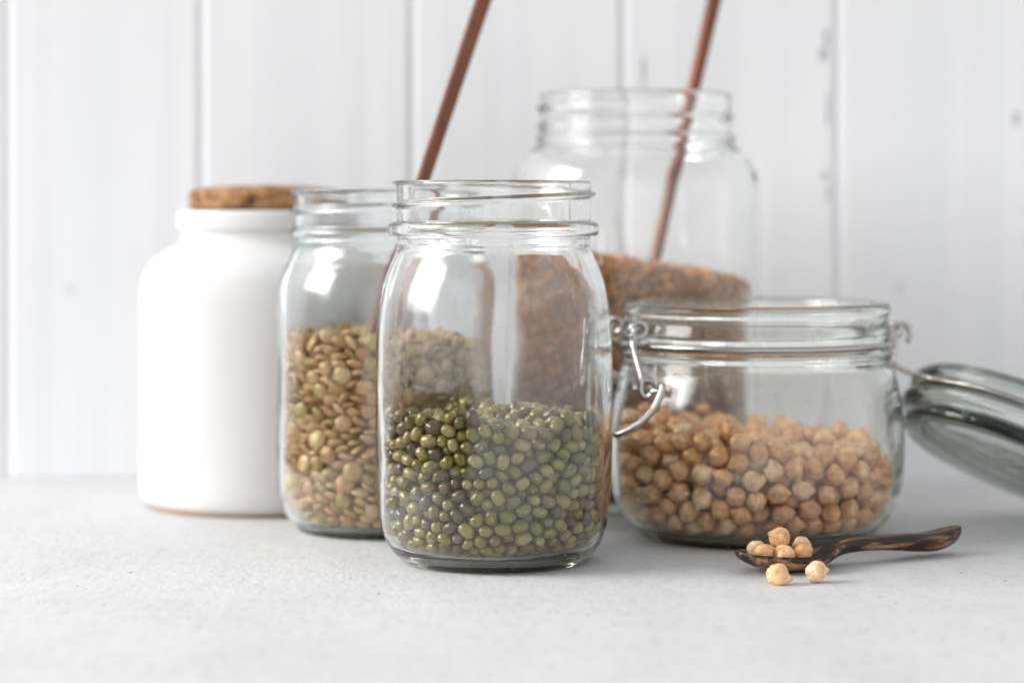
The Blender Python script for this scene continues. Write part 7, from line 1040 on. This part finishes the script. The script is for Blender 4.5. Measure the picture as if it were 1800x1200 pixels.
-291,-18,299,3,15,-97,97, -261,223,280,16,18,25,90, -112,264,306,-2,94,2,96, -8,191,736,66,55,-7,97, -22,154,736,-10,79,57,97]
D_CHICK = [
41,-462,388,20,-55,79,110, 142,-429,177,24,-93,-2,110, -223,-402,211,-54,-33,76,109, -57,-464,276,66,-15,4,105, -222,-409,294,93,-12,20,107, 14,-468,308,57,-28,74,103, 45,-446,165,10,-9,1,105, 153,-443,310,21,-66,21,102,
30,-466,233,83,-4,8,102, -346,-312,263,-41,-84,-21,108, 83,-460,316,70,19,-57,100, -291,-358,228,4,78,-55,101, -89,-437,156,5,-89,40,99, -100,-457,337,-5,95,-19,100, -262,-349,158,67,-17,46,110, 110,-455,245,-98,-12,2,100,
-295,-359,300,61,3,10,102, -168,-428,356,-45,-28,56,108, -159,-419,177,51,-62,-57,104, -35,-464,373,54,14,-56,99, 284,-350,165,-77,18,-59,99, 269,-385,340,57,49,-25,97, 228,-412,289,-14,-70,-36,95, 280,-375,244,-15,-58,-65,101,
-42,-454,208,-47,72,-33,103, -343,-313,390,-33,19,-15,101, -152,-446,286,-5,-89,32,94, -111,-445,225,5,8,-77,101, 192,-383,346,26,-36,-86,108, 196,-421,227,-67,-19,47,99, -387,-268,339,49,-34,-30,99, 321,-343,300,80,24,-52,99,
-221,-407,403,37,6,81,96, -98,-449,406,-76,-62,13,99, 216,-387,163,-57,53,-4,99, 229,-138,384,-97,-7,3,109, -203,-378,130,-66,49,-54,99, 359,-296,346,-55,-62,-20,104, -373,-263,212,-9,-28,-94,106, -289,-361,404,20,12,33,95,
347,-238,130,-44,72,-51,110, -329,-316,175,38,70,59,94, -256,-388,351,89,43,4,96, 24,-394,110,73,64,12,105, -411,-224,394,84,-48,-19,96, -134,-391,117,27,90,-7,96, -447,-126,377,66,48,-54,106, 334,-328,226,-44,-51,-22,95,
-67,-374,101,15,45,66,104, 155,-375,119,-74,-46,-30,105, 93,-413,124,-33,3,-38,92, -167,426,436,-56,-80,4,101, -458,33,444,-61,78,6,102, 422,181,363,7,71,68,110, 352,309,370,15,-7,-40,100, 377,-278,268,31,-78,-40,102,
418,-214,290,22,52,-57,100, -396,-244,275,-27,95,-3,93, 225,-339,114,70,-3,31,101, -430,-184,293,-82,12,-44,102, -119,-365,429,-18,-79,-11,97, -401,77,468,26,50,81,96, 304,-337,369,-15,-14,93,92, -409,-197,199,89,32,-15,106,
-23,-399,162,-23,77,54,99, 126,-98,386,0,57,-81,100, -353,-120,444,-7,-63,73,94, -440,-138,230,-88,1,-23,101, -22,-394,400,-47,-31,-81,103, -354,-249,142,45,-63,-61,99, -314,-290,326,4,-13,-61,104, -304,-285,116,-54,19,-76,90,
127,50,407,52,-77,-33,104, -399,-61,434,64,50,38,98, -280,-287,425,0,-30,-31,102, -455,-107,296,-71,12,-65,104, 369,-269,197,5,5,-79,103, -233,-310,103,-8,-19,91,100, 286,-288,113,18,-49,-51,102, -156,-381,252,18,31,23,105,
406,-203,196,-29,-56,76,102, 104,-332,359,-67,-19,64,103, -438,-110,166,-20,-29,84,91, 407,-152,141,43,-14,-75,103, -384,-185,130,34,77,-48,91, 203,-64,389,34,-19,84,100, -462,-53,399,-52,63,-24,101, 459,7,296,-75,-4,6,110,
-6,-322,99,-43,-4,-88,110, -154,-324,94,12,-86,47,102, -293,-198,440,4,10,-77,98, 88,-353,93,8,-77,-61,93, 436,-156,245,95,-4,3,100, -36,-415,325,-6,-88,45,97, 36,230,397,-15,-81,-47,104, -1,87,394,81,-6,-35,92,
-347,-177,406,17,-86,13,94, -176,-356,380,-27,20,93,99, 286,-194,358,-35,-6,-8,103, 78,-386,204,-94,-6,-15,106, -234,-236,415,12,63,-24,103, -461,-70,223,-48,47,46,98, -466,4,350,31,92,16,97, 453,122,320,-49,-48,-51,102,
53,-410,272,4,-84,49,102, -74,285,399,-17,46,86,102, -102,-404,291,-12,-58,-28,90, 69,8,373,-54,-74,17,103, 225,-340,219,-27,-13,-87,102, 35,-387,341,-29,17,-90,103, -319,-197,102,76,-54,-30,105, 141,442,383,-61,-45,42,93,
-186,-288,398,40,-38,31,101, 154,-311,90,-13,-1,7,100, -209,-334,316,11,-14,-85,105, -391,-118,115,50,-68,40,97, -420,-52,125,21,-52,-59,100, -342,-215,316,-46,-45,74,99, -193,-174,413,-14,-5,97,101, 158,-155,347,-63,67,-31,100,
-139,148,396,-85,-39,21,107, 439,-106,195,11,24,95,107, -106,453,399,-84,4,41,103, 230,-317,346,-50,-78,-29,92, 9,-367,224,80,51,27,96, -326,-30,440,-55,-63,-32,102, 165,-296,333,70,55,38,99, -218,-341,247,-96,-6,-21,90,
134,-376,257,39,51,64,102, -88,-384,365,-26,88,-27,101, -253,-233,91,-44,65,-50,104, -184,-341,190,36,-26,-6,104, 365,-165,355,-56,69,43,107, 193,-348,284,-67,72,-3,97, -462,-32,287,-58,24,-8,102, -275,-124,443,-81,56,14,93,
109,-388,318,5,64,-70,95, 342,-145,98,11,2,-95,104, 220,-265,90,-84,-37,15,100, -443,15,151,34,-81,-9,100, -215,340,390,-30,44,34,108, 294,-275,187,-9,31,-49,106, -92,-375,200,-83,41,29,103, -139,-228,393,35,29,59,102,
461,-57,247,-30,-25,75,108, 283,-216,93,1,67,-72,100, -254,-297,279,-53,-6,38,94, 221,-241,347,36,-89,-5,105, -357,-47,96,34,47,-70,93, 280,320,357,46,9,-68,99, -139,-358,319,-43,-9,40,103, 152,-358,194,-19,-50,84,96,
-79,-295,96,-4,75,-36,105, -18,-83,376,-9,12,-90,103, 389,251,332,-49,70,-50,104, 107,-318,150,-37,32,-6,99, -459,9,225,23,69,62,106, 179,5,382,92,-16,29,96, -188,-257,94,-68,8,68,96, -251,-308,366,45,84,-17,99,
-224,409,402,-75,6,53,97, -389,-169,352,25,-30,90,98, 389,-84,108,-7,34,87,103, -141,319,390,-72,-64,-16,98, 257,-318,281,-37,-32,-31,95, -417,-59,336,13,-91,24,100, 33,-332,165,15,-20,80,107, 39,143,369,15,-1,57,101,
-82,100,396,-86,36,2,92, -113,-295,423,71,-32,-11,97, -45,-395,256,-8,86,15,98, -267,-230,343,-78,60,-7,106, -96,385,393,-10,50,83,93, 160,-300,237,83,16,19,105, -69,23,384,33,93,6,109, -467,45,293,24,-9,67,100,
-145,18,384,40,9,71,100, -17,-301,258,-48,8,-29,106, 195,354,363,71,-14,-47,102, -90,-310,353,-59,30,39,103, -272,-286,208,72,49,33,99, 301,-124,354,19,-50,0,99, 453,-36,175,57,49,55,96, -322,-200,216,19,-3,-95,101,
-36,147,379,-62,22,1,97, -411,28,391,26,45,61,108, -379,-105,378,-52,-44,-49,96, -129,232,394,-56,-81,9,102, -324,-242,384,85,39,33,98, -457,91,238,50,-23,-69,104, -219,-271,161,-78,-58,13,97, 80,-288,89,37,4,9,96,
-194,-214,349,-66,46,15,101, 55,-66,354,4,68,64,102, 301,-268,262,8,-56,76,101, -30,-324,382,-17,34,-67,96, -82,-339,268,-36,53,52,98, -370,-131,188,-16,-45,-28,98, -295,-127,94,-85,22,41,97, 423,-102,291,-63,47,-23,97,
-460,78,362,-49,79,32,96, -367,-166,258,58,-28,18,104, 121,378,341,-35,-35,-31,108, -59,214,381,58,-5,45,93, -307,-251,264,17,8,-36,99, -283,-230,159,47,-18,-40,102, 341,-176,166,37,-76,16,97, -105,-334,147,31,-27,37,91,
-141,-248,211,32,-71,-29,100, 32,-179,358,-15,-4,98,106, 230,-251,155,7,-2,-29,95, 185,-306,161,-30,57,72,104, 272,-191,157,-30,8,-68,104, 218,-100,320,5,-82,-5,99, -436,115,177,95,-1,22,96, 351,-229,312,-58,-36,70,100,
-343,45,424,-18,25,42,110, -320,-149,340,40,44,-57,100, 112,160,368,-23,56,-71,92, -125,-233,89,-10,7,-57,98, 230,-266,227,44,78,-36,102, 199,-32,321,-57,49,41,102, -86,-197,247,34,-35,49,106, -448,113,429,-58,77,14,101,
-197,199,381,72,-5,-15,105, 291,-269,336,46,40,55,105, 124,-229,328,2,-47,-66,109, 45,-245,335,5,29,-94,100, -24,-347,314,-64,29,-6,100, -114,-174,346,78,10,32,98, -75,-270,215,75,-64,-7,98, -313,-93,394,-69,60,-23,98,
-151,-305,264,0,-96,-9,107, -239,-217,271,-32,-30,-66,107, 72,323,352,66,45,-17,96, -166,-210,262,33,-67,-25,98, 109,-296,292,-20,-82,31,97, 393,33,202,-40,86,-11,108, 201,-192,90,-37,10,-23,99, -270,83,412,-45,-44,-16,110,
399,-42,319,23,-89,-30,92, 415,-15,122,53,-21,-59,98, -321,160,422,-3,-22,93,101, 367,152,309,-70,-39,-10,99, 464,20,220,-56,6,61,98, 258,114,340,29,-87,-16,98, -281,368,372,-38,33,-77,108, 289,255,315,36,-35,23,105,
-451,122,305,-28,2,-63,99, -437,149,370,15,-62,-75,102, 56,394,366,71,-64,25,98, -149,-273,331,91,35,-15,107, 459,74,261,-35,44,-81,100, 434,53,141,-3,-72,-1,95, 63,-339,266,72,33,-55,100, -271,290,364,3,69,70,100,
-384,-112,301,54,-62,21,98, 353,-116,301,38,79,45,101, 91,-133,331,50,-70,31,102, -412,78,127,-58,-36,-24,96, -380,111,407,-6,-54,24,106, -271,-131,210,43,33,76,100, 39,-313,328,7,92,-31,94, -431,175,261,26,84,45,96,
-384,17,107,40,-11,48,100, -394,187,426,-36,45,75,102, -419,179,193,-24,-60,75,96, 255,386,327,8,95,-14,109, 375,-84,238,-52,-44,-55,98, 189,427,336,54,-63,28,102, 418,203,291,2,-28,6,98, 349,303,300,-18,47,-80,102,
330,74,330,27,13,92,95, -283,-55,90,-90,-17,7,100, -149,-284,152,47,-67,55,104, -40,-327,187,25,75,-48,99, -401,12,318,-37,-5,89,104, 81,-246,147,32,-73,-59,104, -103,-38,355,-59,54,-53,99, 310,-79,97,-75,9,46,106,
-207,-273,229,-54,-77,4,99, -174,-210,153,-27,22,-22,105, -389,-83,234,24,-4,-91,92, 365,-180,256,27,-28,67,101, 2,8,341,-26,-3,-85,103, -24,-276,327,-87,13,42,97, -80,-232,350,33,-87,34,98, 21,-238,91,-86,31,-19,100,
187,-249,285,-4,10,-22,99, -312,13,93,11,-40,-62,102, -315,-154,161,53,73,1,95, -41,-157,354,-16,36,-66,99, -219,-163,311,-27,22,5,99, 355,-14,90,-54,-51,44,97, -363,-37,377,-21,27,-28,100, 128,-38,343,81,-49,-9,102,
288,182,309,87,-8,28,104, 49,-259,268,-31,81,-44,101, -61,-161,149,-78,-3,20,97, -92,-232,154,57,79,17,102, 320,-127,222,20,-9,-45,107, -337,-87,146,28,31,-58,92, -274,-22,378,-43,-1,-81,107, 146,-241,99,-33,55,29,108,
269,-53,341,8,-31,80,105, -54,-220,94,-12,-39,61,105, -381,134,297,-66,58,43,109, -231,-92,394,80,-39,42,102, -339,-14,156,46,-39,-35,96, 345,-101,161,33,-15,-48,99, -401,-36,189,7,-69,71,101, 219,-169,321,16,94,-12,90,
-284,-160,272,-6,64,-70,98, 206,164,331,27,32,51,107, -259,49,336,30,38,-2,104, 219,-63,158,-13,-14,-65,99, -203,-140,173,21,-5,-43,90, 382,-42,178,16,-15,94,98, 393,78,296,5,15,86,92, -391,-15,252,-28,25,-87,95,
-124,75,346,49,-14,-14,99, 136,41,330,-70,-16,48,101, 269,-117,154,-9,-80,-4,95, 444,100,195,14,-42,-88,99, 300,-207,224,-19,-12,-96,102, 224,299,313,24,52,52,106, 308,71,90,36,12,28,100, -321,160,96,3,-46,-83,110,
-268,216,145,32,-84,-10,99, -104,339,156,-47,38,-34,104, 261,-148,90,7,60,78,100, -227,233,88,30,-23,-56,95, -4,322,91,57,-55,-42,104, 150,290,90,-29,-93,8,96, 338,140,94,-95,6,-18,97, 73,316,92,78,-7,-5,105,
337,36,146,-32,79,-32,104, -287,141,160,-25,9,37,101, -211,341,227,-45,61,-13,97, -70,361,95,-16,71,-63,99, -318,20,209,12,14,96,96, -234,-199,196,-73,45,-39,95, -218,390,173,45,83,19,102, 336,237,125,-8,60,43,107,
-332,229,113,10,72,10,94, 264,261,105,14,-58,29,106, 91,364,176,-53,1,-59,95, 35,398,196,-73,62,-16,90, 315,36,274,20,85,-46,95, 18,-118,318,-20,24,-1,104, -47,166,282,34,-31,-87,102, -224,279,264,-51,74,-17,98,
332,239,222,-58,-76,5,101, 222,384,149,35,-40,48,98, -109,451,244,-45,-68,-54,102, 426,165,188,77,27,-31,95, -59,-142,291,20,31,92,94, -212,415,250,51,-59,54,108, 282,362,193,-12,-47,-16,103, 345,217,284,52,58,56,96,
-315,-103,280,34,-85,37,95, 66,462,280,75,64,4,90, -271,379,219,52,-3,-80,98, -25,-208,303,-17,36,89,101, -85,300,279,-5,45,50,96, 194,91,308,16,-4,97,100, -45,80,338,27,-36,-18,103, -398,60,264,23,23,-90,91,
-275,167,292,41,-76,-4,103, 89,-69,286,17,62,-37,104, 301,116,280,-39,-36,6,103, 155,-106,286,-29,-79,-30,109, -149,383,230,-64,-50,0,101, -48,-63,318,-63,56,-9,97, -74,366,217,-91,38,4,101, 329,-38,292,-9,-31,59,110,
-363,189,241,-36,-62,-8,94, -138,-148,285,-15,-92,22,103, 21,-38,288,-26,82,45,100, -334,32,275,47,-87,-2,100, 98,448,222,79,59,4,103, 391,260,253,-31,-82,19,100, 116,314,230,46,-2,-40,109, -161,325,277,39,-66,-60,101,
-81,-265,286,2,5,51,108, 88,380,268,-45,-3,35,109, 227,223,284,19,-60,56,99, -228,113,299,-22,53,-76,99, -206,-97,322,-29,51,-80,95, 332,319,234,-2,1,-93,104, -62,20,309,15,-65,-19,96, -2,203,338,34,31,70,110,
-403,239,227,6,30,-77,92, -213,-11,300,-10,5,72,104, 84,95,290,64,-39,-8,97, -23,408,239,36,61,69,98, -283,-11,302,-26,34,80,91, 74,-188,283,82,15,-31,110, 283,334,283,11,81,-43,98, 191,24,281,-23,-71,17,96,
138,146,303,38,-83,-9,104, 325,304,161,11,58,72,108, 235,-200,261,33,-15,53,98, 347,83,236,20,-35,17,107, 275,192,230,-44,-63,63,104, 349,160,231,-75,4,55,109, 280,-100,280,34,73,30,103, -307,86,208,17,92,-19,98,
72,437,154,32,-66,-66,98, 256,394,252,56,68,-35,92, -103,-106,333,-46,-25,-19,95, -53,265,334,-51,76,-17,101, 77,191,319,-20,-93,-3,104, -323,246,228,-7,92,12,99, -330,19,349,-73,45,35,103, -225,332,314,40,-64,64,97,
-44,468,273,9,-97,-13,96, 156,112,367,35,7,40,98, 25,83,324,29,44,60,96, 83,264,315,48,-7,24,100, -347,-45,299,54,-52,65,106, 151,439,271,-12,-82,-45,107, -303,94,306,10,-89,-43,94, 414,134,255,-28,-51,53,105,
-137,10,308,6,-80,-54,107, 301,-177,290,-15,-5,-81,100, -185,63,306,4,-64,-65,97, 32,341,150,-32,27,-66,97, 251,176,162,-59,-75,24,101, -288,279,109,60,-8,-40,101, 161,366,107,78,44,35,97, -202,298,91,67,0,-21,93,
299,100,153,80,-5,16,100, 216,318,106,58,-20,-68,102, 187,279,251,10,-45,-34,102, -295,334,164,45,-29,-50,97, 218,344,229,36,74,54,104, -391,40,195,-53,-11,76,106, -81,450,176,-7,90,-40,94, 392,-14,257,-12,38,-49,101,
-156,430,181,6,45,-84,98, 243,301,170,-93,-8,20,100, 213,232,199,-49,-67,-3,98, 325,-10,223,51,29,2,102, -118,317,221,-33,-88,6,92, -347,306,199,-39,-59,4,97, 389,180,127,28,85,-40,94, -320,135,252,3,50,49,96,
22,464,226,95,-2,-17,104, -274,192,217,-47,-20,17,109, -277,183,366,-87,14,-12,107, -276,375,290,58,-23,-37,95, -95,391,284,81,30,7,101, -93,139,335,21,-95,-6,98, -160,435,295,-42,-63,53,97, 21,400,298,21,-60,-11,100,
-32,352,284,42,-60,64,102, 68,23,305,60,-50,-52,101, 251,22,323,1,28,-95,96, 40,321,290,91,-37,-14,102, 175,370,288,-13,79,51,107, -285,276,292,-81,-9,-51,96, -153,-57,292,26,15,-7,90, -322,346,252,45,-62,63,90,
-126,203,327,-26,-10,-25,102, 85,85,360,55,-73,-30,99, -403,230,294,4,-18,92,100, -260,-160,380,51,52,-1,105, -278,-82,333,-20,-1,-72,102, 102,454,332,-58,54,-25,96, -169,144,331,21,5,87,99, -327,218,307,21,-66,-3,109,
-181,-45,361,-5,-84,51,100, 146,303,303,6,82,25,103, -126,277,333,-36,-57,72,99, 17,277,343,48,57,-52,97, -375,76,338,8,-87,47,99, -364,289,267,-98,4,-11,99, 265,275,238,44,76,12,107, 33,326,219,-25,-95,3,107,
-320,-65,213,68,-46,-19,105, -244,345,126,-29,-42,70,90, -208,231,214,53,77,-28,97, 154,388,218,-66,-10,17,98, -30,312,172,25,81,28,103, -276,305,225,38,-91,-7,99, -114,408,126,67,8,5,102, -4,448,164,-17,-48,-85,99,
164,335,171,5,30,-94,108, -169,307,175,-18,-41,32,100, -334,188,174,25,44,18,91, -377,113,222,63,-52,-29,100, -372,246,167,78,-41,18,96, -187,234,147,27,-16,-91,99, -311,55,147,-12,-11,95,95, -327,241,383,21,-15,-83,99,
-211,101,368,-88,43,6,107, 184,265,144,16,-41,77,100, 322,170,156,-78,-41,-35,96, 89,385,107,9,99,2,102, -351,79,92,-24,45,-20,93, 13,399,109,-9,-40,29,99, -177,361,120,28,-49,-28,110, 290,194,93,-52,11,68,94,
-389,183,132,-70,-53,23,103, 382,80,104,-68,-54,20,98, -356,115,155,41,-51,-45,96, 110,281,156,31,-66,7,105, -46,405,338,-60,20,24,106, -162,-121,371,-71,64,26,109, -414,222,362,-34,72,-44,98, -212,23,380,67,56,44,96,
-224,410,327,36,-73,-53,101, -2,343,353,10,-83,-52,103, 8,465,324,-33,56,-70,99, -363,173,364,14,-33,-72,98, -88,338,342,39,64,-13,105, -234,225,321,93,-29,-14,100, 162,228,323,2,-15,-87,101, -96,460,321,75,-14,35,99,
-193,273,359,-5,72,44,107, -164,366,337,-82,19,-34,100, -320,326,319,25,-62,-71,99, -240,280,165,-83,-2,49,104, 143,418,158,4,6,-87,99, 373,117,168,54,68,15,106, 394,226,182,28,61,-70,101, 281,244,176,-8,-22,-95,95,
-41,389,156,8,31,91,102, -372,276,336,76,-33,-15,101, -317,118,365,-31,-1,38,95, -130,311,89,-35,49,-64,98, -345,314,388,-53,7,65,97, -163,435,363,1,22,59,96]
FJ = at(-.61, 81.7); LJ = at(-4.69, 89.6); CJ = at(FX, FD)
seeds('mung_bean', D_MUNG, mung_shape, 16, M_mung, FJ, 'small olive green mung bean in the pile inside the front mason jar', 'bean',
      'mung beans in the front mason jar', 300, 'olive green mung beans filling the front mason jar', lambda p: True, .20,
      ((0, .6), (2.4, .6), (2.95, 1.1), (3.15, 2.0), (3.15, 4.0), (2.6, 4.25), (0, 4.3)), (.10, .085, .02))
def clear_of_spoon(p):
    a = Vector(LJ) / S + p; d = (SP1 - SP0).normalized(); t_ = (a - SP0).dot(d)
    return not (t_ > -.35 and (a - SP0 - d * t_).length < .42)
seeds('lentil', D_LENTIL, lentil_shape, 16, M_lentil, LJ, 'flat tan or greenish lentil in the pile inside the teal tinted jar', 'lentil',
      'lentils in the teal tinted jar', 300, 'tan and green lentils filling the teal tinted jar', clear_of_spoon, .28,
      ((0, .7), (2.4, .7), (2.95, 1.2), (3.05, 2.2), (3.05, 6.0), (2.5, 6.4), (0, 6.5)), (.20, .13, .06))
seeds('chickpea', D_CHICK, chick_shape, 12, M_chick, CJ, 'beige chickpea in the pile inside the clip-top jar', 'chickpea',
      'chickpeas in the clip-top jar', 300, 'beige chickpeas deep in the clip-top jar', lambda p: True, .25)

# chickpeas on the spoon and on the table
cm = [mesh('chickpea', v, f, [M_chick], tint=t_) for v, f, t_ in (chick_shape(k) for k in (0, 1, 3, 5, 13, 17))]
rn = random.Random(8)
for k, (x, d, z, s, e_) in enumerate(((8.25, 79.05, .60, .92, (.4, .5, 2.6)), (8.92, 79.10, .50, 1.0, (1.4, .3, 2.9)), (9.55, 79.45, .56, .95, (.2, 1.2, .8)), (8.05, 79.75, .62, .86, (2.0, .4, 1.2)),
                               (8.85, 80.0, .58, .96, (.7, 2.0, 0)), (9.60, 80.15, .66, .93, (2.4, .3, -.6)), (8.80, 79.5, 1.02, 1.0, (.9, -.5, 3.6)))):
    o = link('chickpea', cm[k % 6], None, (x * S, d * S, (z + .06) * S)); o.rotation_euler = e_; o.scale = (s,) * 3
    if k == 6: tag(o, 'chickpea sitting on top of the heap on the wooden spoon', 'chickpea', 'chickpeas on the wooden spoon')
    else: tag(o, 'chickpea in the lower layer of the small heap in the wooden spoon bowl', 'chickpea', 'chickpeas on the wooden spoon')
o = link('chickpea', cm[1], None, (8.40 * S, 76.6 * S, .325 * S)); o.rotation_euler = (R(50), R(20), R(-12))
tag(o, 'loose chickpea on the table, left one of the two in front of the spoon', 'chickpea', 'loose chickpeas on the table')
o = link('chickpea', cm[5], None, (9.68 * S, 77.05 * S, .33 * S)); o.rotation_euler = (R(-60), R(-12), R(18))
tag(o, 'loose chickpea on the table, right one of the two in front of the spoon', 'chickpea', 'loose chickpeas on the table')

# buckwheat in the tall jar: a mass of tiny three-sided grains, nobody could count them
rn = random.Random(21); VS, FS, TT = [], [], []
cols = [(.56, .24, .07), (.70, .33, .11), (.80, .43, .17), (.34, .14, .05), (.50, .22, .075), (.74, .43, .19)]
def surf(x, y): return 9.45 - .14 * x - .03 * y + .42 * noise.noise(Vector((x * .6, y * .6, 2))) - .02 * (x * x + y * y) * .3
def rin(z):                                                # inside radius of the jar at height z
    return float(np.interp(z, [.6, .75, 1.05, 1.7, 3.0, 14], [3.6, 4.1, 4.5, 4.66, 4.69, 4.69]))
gv = []
for k in range(3):
    a = 2 * PI * k / 3; gv.append((math.cos(a) * .135, math.sin(a) * .135, 0))
gv += [(0, 0, .17), (0, 0, -.13)]
for k in range(3):
    a = 2 * PI * (k + .5) / 3; gv.append((math.cos(a) * .105, math.sin(a) * .105, .02))
gf = []
for k in range(3):
    a, m_, b_ = k, 5 + k, (k + 1) % 3
    gf += [(a, m_, 3), (m_, b_, 3), (m_, a, 4), (b_, m_, 4)]
GV = np.array(gv)
pts = []
for _ in range(13000):
    a = rn.uniform(0, 2 * PI); z = rn.uniform(.75, 10.4); r_ = rin(z) - .13 - abs(rn.gauss(0, .06)); x, y = r_ * math.cos(a), r_ * math.sin(a)
    if z < surf(x, y): pts.append((x, y, z))
for _ in range(5600):
    a = rn.uniform(0, 2 * PI); r_ = 4.5 * math.sqrt(rn.random()); x, y = r_ * math.cos(a), r_ * math.sin(a)
    pts.append((x, y, surf(x, y) + rn.uniform(-.10, .14)))
for k, p in enumerate(pts):
    q = Quaternion([rn.gauss(0, 1) for _ in range(4)]).normalized(); s = rn.uniform(.6, .95)
    A = (GV @ (np.array(q.to_matrix()) * s).T + np.array(p)) * S
    n0 = len(VS) * 8; VS.append(A); FS += [tuple(i + n0 for i in g) for g in gf]
    TT.append(np.tile(np.array(cols[rn.randrange(6)]) * rn.uniform(.65, 1.3), (8, 1)))
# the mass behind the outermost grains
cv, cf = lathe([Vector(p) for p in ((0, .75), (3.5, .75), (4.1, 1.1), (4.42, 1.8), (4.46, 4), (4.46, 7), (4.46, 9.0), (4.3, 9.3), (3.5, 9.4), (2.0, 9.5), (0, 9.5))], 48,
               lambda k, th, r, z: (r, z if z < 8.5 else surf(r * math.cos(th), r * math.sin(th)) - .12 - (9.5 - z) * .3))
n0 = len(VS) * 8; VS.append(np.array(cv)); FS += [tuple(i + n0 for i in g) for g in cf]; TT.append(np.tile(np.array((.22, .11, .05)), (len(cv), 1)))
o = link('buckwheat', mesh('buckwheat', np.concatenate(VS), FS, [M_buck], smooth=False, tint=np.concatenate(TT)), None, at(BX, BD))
tag(o, 'brown buckwheat grains filling half of the tall back jar', None, None, 'stuff')
